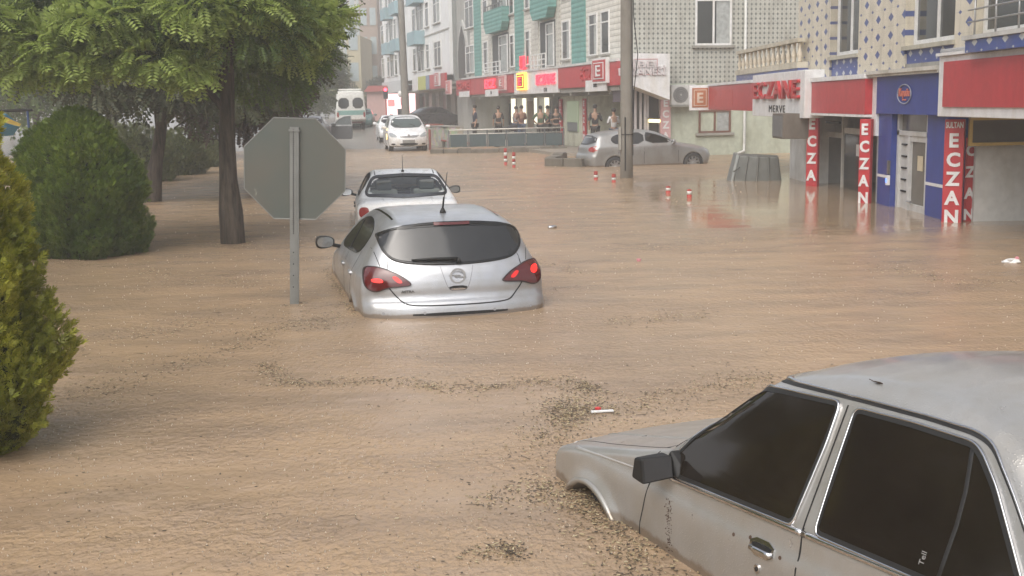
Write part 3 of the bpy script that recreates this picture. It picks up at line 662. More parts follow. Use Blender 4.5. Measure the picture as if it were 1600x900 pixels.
for mr in (False, True):
    fg = D.patch('door_window', FG, 'L', DG, .007, .012, .03, .03, mirror=mr); rg = D.patch('door_window', RG, 'L', DG, .007, .012, .03, .03, mirror=mr)
    D.strip('window_rubber', FG, 'L', .015, RUBBER, .010, .010, True, .03, parent=fg, mirror=mr); D.strip('window_rubber', RG, 'L', .015, RUBBER, .010, .010, True, .03, parent=rg, mirror=mr)
    def outl(P, d):
        cx = sum(q[0] for q in P) / len(P); cy = sum(q[1] for q in P) / len(P); out = []
        n = len(P)
        for i in range(n):
            a, b, c = P[i - 1], P[i], P[(i + 1) % n]; t = Vector((c[0] - a[0], c[1] - a[1])).normalized(); nn = Vector((-t.y, t.x))
            if nn.dot(Vector((b[0] - cx, b[1] - cy))) < 0: nn = -nn
            out.append((b[0] + nn.x * d, b[1] + nn.y * d))
        return out
    D.strip('chrome_frame', outl(FG, .012), 'L', .010, CHROME, .013, .010, True, .035, parent=fg, mirror=mr, rnd=True)
    D.strip('chrome_frame', outl(RG, .012), 'L', .010, CHROME, .013, .010, True, .035, parent=rg, mirror=mr, rnd=True)
    D.strip('quarter_divider', [(-1.085, 1.328), (-1.13, 1.15), (-1.13, .92)], 'L', .028, RUBBER, .008, .006, sm=1, parent=rg, mirror=mr, rnd=True)
    drip = [(.60, .97), (.50, 1.04), (.37, 1.155), (.23, 1.27), (.13, 1.335), (.03, 1.358), (-.2, 1.366), (-.5, 1.372), (-.85, 1.374), (-1.07, 1.368), (-1.16, 1.345), (-1.30, 1.225), (-1.44, 1.09), (-1.53, .985)]
    D.strip('roof_gutter', [(a, b - .002) for a, b in drip], 'L', .010, RUBBER, .003, .006, sm=.05, mirror=mr)
    D.strip('chrome_drip_rail', [(a, b + .007) for a, b in drip], 'L', .008, CHROME, .010, .006, sm=.05, mirror=mr, rnd=True)
    D.strip('belt_moulding', [(.52, .850), (.2, .861), (-.437, .878)], 'L', .024, CHROME, .010, .008, sm=0, mirror=mr, rnd=True)
    D.strip('belt_moulding', [(-.449, .878), (-1.0, .892), (-1.42, .90)], 'L', .024, CHROME, .010, .008, sm=0, mirror=mr, rnd=True)
    D.strip('door_seam', [(.685, .93), (.690, .78), (.735, .66), (.79, .53), (.76, .3)], 'L', .007, SEAM, .001, .004, mirror=mr)
    D.strip('door_seam', [(-.443, .90), (-.438, .72), (-.42, .5), (-.41, .3)], 'L', .008, SEAM, .001, .004, mirror=mr)
    D.strip('pillar_gap', [(-.447, 1.345), (-.443, 1.1), (-.440, .89)], 'L', .006, SEAM, .002, .004, mirror=mr)
    D.strip('fender_highlight', [(1.52, .765), (1.2, .793), (.70, .826)], 'L', .010, M('painted_highlight', (.55, .54, .52), .35, .6), .004, .004, sm=0, mirror=mr, rnd=True)  # highlight of the fender crease, put in as a lighter painted line
    D.strip('arch_lip', [(1.28 + .352 * math.cos(a), .285 + .352 * math.sin(a)) for a in [R(8 + 164 * k / 16) for k in range(17)]], 'L', .045, GREYSIL, .014, .012, sm=1, mirror=mr, rnd=True)
    sgn = -1 if mr else 1
    # handle: chrome cup with a flap, then the lock, and pin holes in the door skin
    hd = D.patch('door_handle', [(-.135, .785), (-.295, .789), (-.300, .722), (-.140, .718)], 'L', CHROME, .006, .008, 1, .03, mirror=mr)
    D.patch('handle_recess', [(-.155, .768), (-.28, .771), (-.28, .752), (-.155, .750)], 'L', BLACK, .008, .004, 1, .03, parent=hd, mirror=mr)
    D.strip('handle_flap', [(-.150, .742), (-.285, .744)], 'L', .022, CHROME, .018, .01, sm=0, parent=hd, mirror=mr, rnd=True)
    lk = D.patch('door_lock', [(-.193 + .017 * math.cos(a), .665 + .019 * math.sin(a)) for a in [k * math.pi / 6 for k in range(12)]], 'L', CHROME, .006, .006, 0, .05, mirror=mr)
    D.patch('keyhole', [(-.193 + .009 * math.cos(a), .665 + .010 * math.sin(a)) for a in [k * math.pi / 4 for k in range(8)]], 'L', BLACK, .008, .003, 0, .05, parent=lk, mirror=mr)
    for hx, hz in ((-.018, .752), (-.335, .754), (-.128, .772)): D.patch('rust_spot', [(hx + .009 * math.cos(a), hz + .008 * math.sin(a)) for a in [k * math.pi / 4 for k in range(8)]], 'L', M('rust', (.07, .04, .025), .9), .0015, .003, 0, .05, mirror=mr)
    for wx in (1.28, -1.24): D.wheel(wx, .285, .285, sgn, y=.68)
    # boxy black wing mirror on a triangular foot
    mb = MB(); y0, y1 = .80 * sgn, .945 * sgn
    mb.add([(.50, .745 * sgn, .985), (.56, .745 * sgn, .86), (.40, .745 * sgn, .865), (.50, .80 * sgn, .985), (.60, .80 * sgn, .86), (.44, .80 * sgn, .865)], [(0, 1, 2), (3, 5, 4), (0, 3, 4, 1), (1, 4, 5, 2), (2, 5, 3, 0)])
    mb.add([(.46, y0, .865), (.60, y0, .865), (.56, y0, .965), (.47, y0, .965), (.49, y1, .845), (.60, y1, .855), (.57, y1, .955), (.50, y1, .965)], [(0, 1, 2, 3), (4, 7, 6, 5), (0, 4, 5, 1), (1, 5, 6, 2), (2, 6, 7, 3), (3, 7, 4, 0)])
    mo = mb.build('wing_mirror', BLACK, D.root, bevel=.012)
    MB().add([(.458, y0 + .012 * sgn, .875), (.468, y0 + .012 * sgn, .957), (.497, y1 - .012 * sgn, .957), (.487, y1 - .012 * sgn, .857), (.463, y0 + .012 * sgn, .875), (.473, y0 + .012 * sgn, .957), (.502, y1 - .012 * sgn, .957), (.492, y1 - .012 * sgn, .857)], [(0, 1, 2, 3), (4, 7, 6, 5), (0, 4, 5, 1), (1, 5, 6, 2), (2, 6, 7, 3), (3, 7, 4, 0)]).build('mirror_glass', M('dark_mirror', (.03, .03, .032), .25), mo)
ru = MB()
for k in range(90):
    u_, v_ = .50 + RS.randn() * .014, .52 + RS.rand() * .24
    P_, N_ = D.hits('L', [(u_, v_)]); q = Vector(P_[0]) + Vector(N_[0]) * .0015; s_ = .0008 + .0013 * RS.rand()
    ru.box(q.x - s_, q.x + s_, q.y - .004, q.y + .001, q.z - s_ * 1.3, q.z + s_ * 1.3)
ru.build('rust_speckle', M('rust', (0, 0, 0)), D.root)
D.patch('windshield', [(.48, 1.315), (0, 1.335), (-.48, 1.315), (-.60, 1.04), (0, 1.03), (.60, 1.04)], 'F', DG, .003, .01, 1)
D.patch('rear_window', [(.48, 1.29), (0, 1.31), (-.48, 1.29), (-.58, 1.08), (0, 1.07), (.58, 1.08)], 'B', DG, .003, .01, 1)
P_, N_ = D.hits('L', [(-1.045, .965)]); text('lettering', 'Tell', .032, M('scribble', (.22, .22, .21), .8), D.root, tuple(P_[0] + N_[0] * .009), (0, -.35, .94), (1, 0, 0), .0008, 0)
D.strip('bonnet_seam', [(.66, .70), (1.2, .69), (1.78, .65)], 'T', .006, SEAM, .001, .003, sm=0); D.strip('bonnet_seam', [(.66, -.70), (1.2, -.69), (1.78, -.65)], 'T', .006, SEAM, .001, .003, sm=0)
D.strip('bonnet_seam', [(.70, .70), (.72, 0), (.70, -.70)], 'T', .008, SEAM, .001, .003, sm=1)
D.strip('bonnet_crease', [(.75, .48), (1.3, .47), (1.85, .44)], 'T', .012, GREYSIL, .004, .003, sm=0, rnd=True)
D.patch('bumper', [(.60, .56), (-.60, .56), (-.60, .42), (.60, .42)], 'F', BLACK, .03, .03, 1)
D.patch('headlight', [(.72, .72), (.46, .72), (.46, .61), (.72, .61)], 'F', LENS, .006, .01, 1); D.patch('headlight', [(.72, .72), (.46, .72), (.46, .61), (.72, .61)], 'F', LENS, .006, .01, 1, mirror=True)
D.patch('grille', [(.43, .71), (-.43, .71), (-.43, .62), (.43, .62)], 'F', BLACK, .004, .01, 1)
for sgn in (1, -1): D.patch('tail_lamp', [(.74 * sgn, .92), (.45 * sgn, .92), (.45 * sgn, .76), (.74 * sgn, .76)], 'B', LAMPRED, .006, .01, 1)
P_, N_ = D.hits('T', [(-.52, .50)]); q = Vector(P_[0]); sc_ = MB()
sc_.add([q + Vector(t_) for t_ in ((-.03, 0, .003), (-.008, .010, .008), (.022, .004, .004), (-.002, -.009, .003), (-.03, 0, .006), (-.008, .010, .011), (.022, .004, .007), (-.002, -.009, .006))], [(0, 1, 2, 3), (4, 7, 6, 5), (0, 4, 5, 1), (1, 5, 6, 2), (2, 6, 7, 3), (3, 7, 4, 0)]); sc_.tube([q + Vector((.02, .003, .006)), q + Vector((.034, .010, .012))], .0016, 4); o_ = sc_.build('leaf_scrap', M('dead_leaf', (.05, .03, .02), .9)); o_.matrix_world = D.root.matrix_world if False else o_.matrix_world
o_.location = D.root.location; o_.rotation_euler = D.root.rotation_euler; tag(o_, 'small dark scrap of dead leaf lying on the roof of the old grey car', 'leaf')
# ------------------------------------------------------------------ cars further up the street
def simple_car(name, label, cat, loc, yaw, sp, mat, h=.05, pitch=0.0, group=None, front=None, side=None, rear=None, lampf=None, lampr=None, glass=None, wheels=(1.3, -1.3), wr=.31, mirrors=True, plate=True, mcol=None, mz=1.02, mx=.62, spokes=5, wy=.74):
    c = Car(name, label, cat, loc, yaw, sp, h, mat, pitch=pitch, group=group); g = glass or TINT
    if front: gl = c.patch('windshield', front, 'F', g, .004, .01, 1, .09); c.strip('window_seal', front, 'F', .03, RUBBER, .006, .006, True, 1, .08, parent=gl)
    if rear: gl = c.patch('rear_window', rear, 'B', g, .004, .01, 1, .09); c.strip('window_seal', rear, 'B', .03, RUBBER, .006, .006, True, 1, .08, parent=gl)
    for mr in (False, True):
        if side:
            for i, sp_ in enumerate(side): gl = c.patch('side_window', sp_, 'L', g, .004, .01, 1, .09, mirror=mr); c.strip('window_seal', sp_, 'L', .02, RUBBER, .006, .006, True, 1, .08, parent=gl, mirror=mr)
        if lampf: c.patch('headlight', lampf, 'F', LENS, .008, .012, 1, .06, mirror=mr)
        if lampr: c.patch('tail_lamp', lampr, 'B', M('tail_red', (.25, .015, .012), .2), .008, .012, 1, .06, mirror=mr)
        for sx_ in (.85, -.3, -1.15): c.strip('door_seam', [(sx_, .95), (sx_ - .03, .6), (sx_ - .02, .3)], 'L', .012, SEAM, .001, .004, sm=0, mirror=mr, grid=.1)
        for sx_ in (-.12, -1.0): c.strip('door_handle', [(sx_ + .09, .86), (sx_ - .09, .86)], 'L', .04, mat, .025, .01, sm=0, mirror=mr)
        for wx in wheels: c.wheel(wx, wr, wr, -1 if mr else 1, spokes=spokes, y=wy)
        if mirrors: c.mirror_cap(-1 if mr else 1, mx, .99, mz, mcol or mat)
    return c
# silver hatchback parked by the shops, side on
SH = dict(HATCH); SH['profile'] = [(2.0, .2), (2.12, .42), (2.12, .62), (2.0, .76), (1.65, .87), (1.15, .96), (.95, 1.0), (.25, 1.34), (-.15, 1.43), (-.7, 1.455), (-1.3, 1.42), (-1.65, 1.36), (-1.85, 1.33), (-2.02, 1.02), (-2.10, .95), (-2.13, .75), (-2.19, .68), (-2.2, .5), (-2.1, .2)]
SH['plan'] = [(-2.4, .78), (-2.0, .85), (0, .875), (1.8, .84), (2.3, .76)]; SH['arches'] = [(1.33, .31, .34, .015), (-1.28, .31, .34, .015)]
c = simple_car('parked_car', 'silver hatchback side on beside the pale green wall, wheels half under water', 'car', (4.35, 38.321, -.30), -1.329, SH, paint('dull_silver_paint', (.31, .31, .305), .55, .38), .035, pitch=.02,
    side=[[(.72, 1.0), (.25, 1.22), (-.1, 1.32), (-.22, 1.33), (-.25, 1.0)], [(-.31, 1.0), (-.29, 1.335), (-.85, 1.335), (-1.25, 1.28), (-1.38, 1.16), (-1.30, 1.04), (-1.05, 1.0)]], rear=[(.6, 1.28), (-.6, 1.28), (-.7, 1.03), (.7, 1.03)], front=[(.58, 1.31), (-.58, 1.31), (-.68, 1.03), (.68, 1.03)],
    lampf=[(.82, .78), (.52, .72), (.52, .62), (.8, .64)], lampr=[(.84, 1.0), (.55, .93), (.55, .82), (.84, .78)], wheels=(1.33, -1.28), wr=.315, spokes=9, wy=.76)
# white people carrier coming down the street
VAN_ = dict(profile=[(2.1, .22), (2.2, .45), (2.2, .65), (2.1, .80), (1.9, .90), (1.45, 1.06), (.65, 1.46), (.15, 1.59), (-.6, 1.63), (-1.5, 1.60), (-1.95, 1.52), (-2.12, 1.1), (-2.2, .95), (-2.24, .6), (-2.15, .22)],
    plan=[(-2.4, .80), (-2.0, .875), (0, .89), (1.4, .88), (1.9, .84), (2.3, .78)], section=[(.1, -.06), (.35, -.01), (.8, 0), (.98, -.02), (1.05, -.05), (1.55, -.24), (1.8, -.34)],
    round=[(0, .06), (.9, .09), (1.6, .13)], crown=.05, bow=(.35, .15), bowp=2.4, arches=[(1.38, .32, .34, .012), (-1.36, .32, .34, .012)])
c = simple_car('white_people_carrier', 'white people carrier facing us with amber indicator lit on its door side', 'car', (-4.76, 54.47, -.05), 3.305, VAN_, WHITEP, .04,
    front=[(.58, 1.50), (0, 1.54), (-.58, 1.50), (-.72, 1.10), (0, 1.07), (.72, 1.10)], side=[[(.85, 1.10), (.3, 1.42), (-.25, 1.50), (-.3, 1.08)], [(-.36, 1.08), (-.32, 1.50), (-1.5, 1.48), (-1.75, 1.35), (-1.8, 1.12)]], rear=[(.55, 1.45), (-.55, 1.45), (-.65, 1.1), (.65, 1.1)],
    lampf=[(.84, .84), (.72, .87), (.50, .73), (.52, .66), (.80, .68)], lampr=[(.85, 1.3), (.75, 1.3), (.75, .8), (.85, .8)], wheels=(1.38, -1.36), wr=.325, mz=1.10, mx=.75, glass=M('windshield_grey', (.07, .09, .085), .08))
gr = c.patch('grille', [(.42, .72), (-.42, .72), (-.34, .64), (.34, .64)], 'F', M('grille_grey', (.2, .2, .2), .4), .006, .01, 1, .06)
c.strip('chrome_bar', [(.44, .73), (-.44, .73)], 'F', .02, CHROME, .02, .008, sm=0, parent=gr)
P_, N_ = c.hits('F', [(0, .73)]); xx = float(P_[0][0]); MB().lathe([(.06, xx + .01), (.055, xx + .03)], 14, (0, 0, .73), 'x').build('badge', CHROME, c.root)
c.patch('bumper_grille', [(.42, .42), (-.42, .42), (-.36, .30), (.36, .30)], 'F', BLACK, .006, .01, 1, .06)
pt = c.patch('number_plate', [(.27, .55), (-.27, .55), (-.27, .43), (.27, .43)], 'F', M('plate_dim', (.25, .25, .24), .5), .02, .015, 0, .1)
for sg in (1, -1):
    c.patch('fog_lamp', [(.75 * sg, .40), (.58 * sg, .40), (.58 * sg, .33), (.75 * sg, .33)], 'F', BLACK, .006, .01, 1, .05)
    P_, N_ = c.hits('F', [(.36 * sg, 1.12), (.02 + .36 * sg - .25, 1.22)]); Q = [Vector(a) + Vector(b) * .02 for a, b in zip(P_, N_)]; MB().tube(Q, [.014, .008], 5).build('wiper', BLACK, c.root)
AMB = M('amber_glow', (.9, .5, .1), .3, emit=(1, .62, .18), es=5)
c.patch('indicator', [(1.02, 1.02), (.88, 1.02), (.88, .96), (1.02, .96)], 'R', AMB, .012, .01, 1, .05); c.patch('indicator', [(.95, .80), (.89, .80), (.86, .55), (.93, .55)], 'R', AMB, .01, .01, 1, .05)
MB().box(-1.6, .0, .52, .56, 1.61, 1.65).build('roof_rail', BLACK, c.root); MB().box(-1.6, .0, -.56, -.52, 1.61, 1.65).build('roof_rail', BLACK, c.root)
# white estate just behind it
q = AT(598, 205, 62); simple_car('parked_car', 'white car half hidden behind the white people carrier', 'car', (q.x + .35, 64, .05), 3.30, SALOON, WHITEP, .06, front=FWP, side=[SWP], lampf=[(.75, .80), (.5, .76), (.5, .66), (.75, .68)], rear=RWP)
# black saloon nosed in beyond the mosaic planter
q = AT(681, 190, 78); simple_car('parked_car', 'dark saloon parked behind the mosaic planter by the concrete post', 'car', (q.x - .0, 78, .42), -1.08, SALOON, paint('black_car_paint', (.025, .025, .028), .2, .3, drops=False), .06, front=FWP, side=[SWP], rear=RWP, lampf=[(.75, .80), (.5, .76), (.5, .66), (.75, .68)], lampr=[(.8, .95), (.6, .95), (.6, .8), (.8, .8)])
# teal saloon facing us
q = AT(566, 190, 86); simple_car('parked_car', 'teal saloon with dark windscreen waiting beside the white minibus', 'car', (q.x, 86, .35), 3.2, SALOON, paint('teal_car_paint', (.10, .22, .21), .3, .4, drops=False), .06, front=FWP, side=[SWP], lampf=[(.75, .80), (.5, .76), (.5, .66), (.75, .68)], rear=RWP)
# grey saloon with its passenger door open, mostly behind the road sign
q = AT(487, 215, 58); gcar = simple_car('grey_saloon', 'grey saloon with its near door swung wide open, behind the octagonal sign', 'car', (q.x, 58, .12), .05, SALOON, paint('mid_grey_paint', (.32, .33, .35), .5, .4, drops=False), .06, front=FWP, side=[SWP], rear=RWP, lampr=[(.8, .95), (.6, .95), (.6, .8), (.8, .8)])
dm = MB(); hx, hy = .85, -.86; ang = R(-68)
dirv = Vector((-math.cos(ang), math.sin(ang), 0))      # from hinge outwards
def dp(l, z, o): n_ = Vector((-dirv.y, dirv.x, 0)); v_ = Vector((hx, hy, z)) + dirv * l + n_ * o; return (v_.x, v_.y, v_.z)
low = [(0, .30), (1.12, .30), (1.16, .60), (1.15, .94), (0, .94)]
dm.v += [dp(a, b, 0) for a, b in low] + [dp(a, b, .07) for a, b in low]; n_ = len(low); dm.f += [tuple(range(n_)), tuple(range(n_, 2 * n_))[::-1]] + [(i, n_ + i, n_ + (i + 1) % n_, (i + 1) % n_) for i in range(n_)]
door = dm.build('open_door', M('door_grey', (.16, .165, .17), .4, .3), gcar.root, bevel=.01)
fm = MB(); loop = [(.02, .95), (.45, 1.28), (.75, 1.40), (1.10, 1.42), (1.14, .95)]
fm.tube([dp(a, b, .035) for a, b in loop], .028, 6); fm.tube([dp(0, .955, .035), dp(1.14, .955, .035)], .03, 6); fm.build('window_frame', M('door_silver', (.5, .5, .5), .4, .4), door)
gm = MB(); gl_ = [(.05, .97), (.46, 1.26), (.76, 1.38), (1.08, 1.40), (1.11, .97)]; gm.v += [dp(a, b, .03) for a, b in gl_] + [dp(a, b, .036) for a, b in gl_]; gm.f += [(0, 1, 2, 3, 4), (9, 8, 7, 6, 5)] + [(i, 5 + i, 5 + (i + 1) % 5, (i + 1) % 5) for i in range(5)]; gm.build('window_pane', M('pane_grey', (.16, .18, .18), .15), door)
mm = MB(); a_ = Vector(dp(.22, 1.0, -.12)); mm.lathe([(.03, -.05), (.09, -.04), (.10, .02), (.05, .06)], 10, tuple(a_), 'x'); mm.build('wing_mirror', BLACK, door, True)
# white minibus with its back to us
BUS = dict(profile=[(2.9, .3), (2.95, .8), (2.6, 1.25), (2.1, 1.45), (1.6, 2.35), (1.3, 2.55), (-2.6, 2.6), (-2.8, 2.55), (-2.88, 1.4), (-2.9, .4)], plan=[(-3, .98), (3, .96)], section=[(.1, -.03), (.5, 0), (1.3, 0), (2.6, -.12), (3, -.16)], round=[(0, .05), (2.5, .1)], crown=.04, bow=(.25, .04), arches=[(1.9, .36, .38, .01), (-1.7, .36, .38, .01)])
q = AT(541, 190, 80); BU = Car('minibus', 'white minibus seen from the rear with two square back windows', 'minibus', (q.x, 82, .42), .16, BUS, .07, M('bus_white', (.62, .62, .58), .5))
for sg in (1, -1):
    gl = BU.patch('rear_window', [(.14 * sg, 2.1), (.78 * sg, 2.1), (.80 * sg, 1.45), (.14 * sg, 1.45)], 'B', M('bus_glass', (.03, .035, .035), .15), .006, .01, 1, .1); BU.strip('window_seal', [(.14 * sg, 2.1), (.78 * sg, 2.1), (.80 * sg, 1.45), (.14 * sg, 1.45)], 'B', .05, RUBBER, .008, .006, True, 1, .1, parent=gl)
    BU.patch('tail_lamp', [(.92 * sg, 1.2), (.80 * sg, 1.2), (.80 * sg, .85), (.92 * sg, .85)], 'B', M('tail_red', (0, 0, 0)), .01, .01, 1, .1)
    for wx in (1.9, -1.7): BU.wheel(wx, .35, .35, sg, y=.82)
    for k in range(3): BU.patch('side_window', [(1.1 - k * 1.25, 2.1), (-.0 - k * 1.25, 2.1), (-.0 - k * 1.25, 1.4), (1.1 - k * 1.25, 1.4)], 'L' if sg > 0 else 'R', M('bus_glass', (0, 0, 0)), .006, .01, 1, .1)
BU.patch('coloured_band', [(.9, 1.30), (-.9, 1.30), (-.9, 1.0), (.9, 1.0)], 'B', M('band_teal', (.18, .33, .30), .5), .004, .01, 0, .2)
BU.patch('bumper', [(.93, .72), (-.93, .72), (-.93, .5), (.93, .5)], 'B', M('bumper_grey', (.35, .15, .14), .6), .05, .03, 0, .2)
MB().box(-2.4, -2.0, -.75, .75, 2.6, 2.72).build('roof_box', M('bus_white', (0, 0, 0)), BU.root, bevel=.04)
# ------------------------------------------------------------------ buildings
PA = Plane((3.96, 43, 0), R(13.2)); PE = Plane((7.1, 0, 0), 0.0)
BRICKW = courses('cream_cladding', (.60, .585, .53), .22)
GREEN = courses('green_cladding', (.13, .30, .27), .20, axis='X')
DOTW = tile_dots('dotted_tile', (.44, .44, .39), (.13, .14, .13), .172, .30, axis='Y')
BLUEDOT = tile_dots('cream_blue_tile', (.60, .55, .44), (.05, .08, .24), .33, .20, axis='X', small=.10, groove=.006, us=2.3)
BLUETILE = tile_dots('blue_tile', (.035, .07, .27), (.48, .50, .50), .24, .20, axis='X', small=.08, groove=.006, us=2.2)
UPVC = M('white_upvc', (.70, .70, .69), .4, dirt=.15)
PANE = M('window_pane', (.035, .04, .04), .08, var=.5, vs_=.8)
CURT = M('net_curtain', (.36, .38, .37), .9, var=.3, vs_=9)
RED = M('sign_red', (.43, .030, .038), .4, dirt=.15); WHT = M('sign_white', (.68, .68, .68), .45, dirt=.12); DRED = M('letter_red', (.42, .02, .025), .35)
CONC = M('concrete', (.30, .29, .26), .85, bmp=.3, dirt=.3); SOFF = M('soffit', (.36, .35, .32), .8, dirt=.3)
PALEG = M('pale_green_render', (.44, .47, .38), .85, bmp=.15, dirt=.3)
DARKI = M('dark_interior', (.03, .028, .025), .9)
NEON = M('neon_red', (.9, .02, .03), .4, emit=(1, .03, .06), es=1.7); NEONY = M('neon_amber', (.9, .5, .05), .4, emit=(1, .50, .06), es=1.8)
SHOPLIT = M('lit_shop', (.8, .76, .62), .8, emit=(1, .93, .74), es=.9)
XR = (-1, 0, 0); UP = (0, 0, 1)

def window(B, x0, x1, z0, z1, y=0.0, cols=2, transom=True, sill=True, curtain=.45, frame=.06, name='window', mat=None):
    """recess-look window on local plane y (outward +y): frame proud, pane behind, curtain strip, sill"""
    f = MB(); d0, d1 = y - .02, y + .05
    f.box(x0, x1, d0, d1, z1 - frame, z1); f.box(x0, x1, d0, d1, z0, z0 + frame); f.box(x0, x0 + frame, d0, d1, z0 + frame, z1 - frame); f.box(x1 - frame, x1, d0, d1, z0 + frame, z1 - frame)
    for k in range(1, cols): xm = x0 + (x1 - x0) * k / cols; f.box(xm - frame * .45, xm + frame * .45, d0, d1 - .005, z0 + frame, z1 - frame)
    if transom: zt = z0 + (z1 - z0) * .74; f.box(x0 + frame, x1 - frame, d0, d1 - .008, zt - .025, zt + .025)
    w_ = f.build(name, UPVC, B)
    MB().box(x0 + frame * .5, x1 - frame * .5, y + .004, y + .014, z0 + frame * .5, z1 - frame * .5).build('pane', mat or PANE, w_)
    if curtain:
        c = MB(); xs0, xs1 = x0 + frame, x0 + frame + (x1 - x0 - 2 * frame) * curtain; c.box(xs0, xs1, y + .015, y + .018, z0 + frame, z1 - frame); c.build('curtain', CURT, w_)
    if sill: MB().box(x0 - .06, x1 + .06, y - .02, y + .12, z0 - .07, z0 - .002).build('sill', CONC, w_)
    return w_
def sign(name, label, cat, pl, s0, s1, z0, z1, t, depth, mat, group=None, frame=None):
    """board on a facade plane: origin at the board's lower middle, local x down the street, +y towards the street"""
    r_ = thing(name, pl.w((s0 + s1) / 2, t, z0), label, cat, pl.rot, group); w_ = abs(s1 - s0) / 2; h_ = z1 - z0
    b = MB().box(-w_, w_, 0, depth, 0, h_).build('board', mat, r_, bevel=.01)
    if frame:
        e = .06; f = MB(); f.box(-w_ - .01, w_ + .01, -.01, depth + .03, h_ - e, h_ + .01); f.box(-w_ - .01, w_ + .01, -.01, depth + .03, -.01, e); f.box(-w_ - .01, -w_ + e, -.01, depth + .03, e, h_ - e); f.box(w_ - e, w_ + .01, -.01, depth + .03, e, h_ - e); f.build('frame', frame, r_)
    r_['h_'] = h_; r_['d_'] = depth; del r_['h_']; del r_['d_']
    return r_, w_, h_
def ebox(name, label, pl, sc_, z0, size, t, ring, inner, col, group=None, y=.12, wf=2.0):
    """square pharmacy E box: nested frames around an E"""
    r_, w_, h_ = sign(name, label, 'sign', pl, sc_ - size / 2 * wf, sc_ + size / 2 * wf, z0, z0 + size, t, y, ring, group)
    MB().box(-w_ * .84, w_ * .84, y - .005, y + .015, h_ * .08, h_ * .92).build('inner_panel', inner, r_)
    MB().box(-w_ * .66, w_ * .66, y + .01, y + .03, h_ * .17, h_ * .83).build('inner_frame', ring, r_); MB().box(-w_ * .58, w_ * .58, y + .02, y + .04, h_ * .21, h_ * .79).build('inner_panel', inner, r_)
    text('lettering', 'E', size * .62, col, r_, (0, y + .05, h_ / 2), XR, UP, .012, .008 * size, w_ * .62)
    return r_
def vsign(name, label, base, rot, w_, h_, word, mat, tmat, size, depth=.12, top=None, zs=None, group=None):
    r_ = thing(name, base, label, 'sign', rot, group); MB().box(-w_ / 2, w_ / 2, 0, depth, 0, h_).build('board', mat, r_, bevel=.008)
    n = len(word); usable = h_ - (.18 if top else 0.03)
    for i, ch in enumerate(word):
        z_ = usable - usable / n * (i + .5) + (0 if zs is None else zs)
        text('lettering', ch, size, tmat, r_, (0, depth + .008, z_), XR, UP, .006, size * .035)
    if top: text('lettering', top, .13, tmat, r_, (0, depth + .008, h_ - .09), XR, UP, .004, .004, w_ * .88)
    return r_

# ---- apartment block with the pharmacies (cream and green), corner towards us
BA = thing('apartment_building', PA.w(0, 0, 0), 'cream apartment block with green stripes and dotted tile end wall above the pharmacies', 'building', PA.rot)
LA = 29.0; TW = -.45                                   # facade length, wall plane behind the fascia
MB().box(.0, LA, -9.5, TW, 2.55, 10.5).build('upper_wall', BRICKW, BA)
MB().box(-.03, -.002, -7.5, TW + .01, 2.62, 10.5).build('end_wall', DOTW, BA)
MB().box(-.06, -.002, -7.5, -1.6, -.3, 2.61).build('lower_end_wall', PALEG, BA)
MB().box(.0, LA, -9.4, -2.8, -.4, 2.54).build('shop_wall', M('shop_wall', (.62, .60, .54), .8, dirt=.2), BA)
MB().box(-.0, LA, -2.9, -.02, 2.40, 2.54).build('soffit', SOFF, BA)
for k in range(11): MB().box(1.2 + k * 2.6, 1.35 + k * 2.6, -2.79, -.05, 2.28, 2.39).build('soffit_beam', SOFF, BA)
def wA(x0, x1, y0, y1, t=TW, **kw):
    a, za = PA.px(x0, y0, t); b, _ = PA.px(x1, y0, t); _, zb = PA.px((x0 + x1) / 2, y1, t); _, za = PA.px((x0 + x1) / 2, y0, t)
    return window(BA, min(a, b), max(a, b), min(za, zb), max(za, zb), t, **kw)
def gA(x0, x1, z0=3.45, z1=10.4, y0=TW - .01, d=.07):
    a, _ = PA.px(x0, 60, TW); b, _ = PA.px(x1, 60, TW); return MB().box(min(a, b), max(a, b), y0, y0 + d, z0, z1).build('green_stripe', GREEN, BA)
for x0, x1 in ((742, 752), (806, 819), (895, 915.5)): gA(x0, x1)
for (x0, x1, zc) in ((921, 934, 1), (940, 953, 1), (879, 891, 1), (821.6, 829, 1), (797, 804, 1), (755.5, 762.5, 1), (727.5, 741, 2)):
    a, _ = PA.px(x0, 60, TW); b, _ = PA.px(x1, 60, TW)
    for fl in range(3):
        z0 = 3.80 + fl * 2.62; window(BA, min(a, b), max(a, b), z0, z0 + 1.62, TW, cols=2 if zc == 2 else 1, curtain=.4 if (x0 + fl) % 2 > .5 else 0)
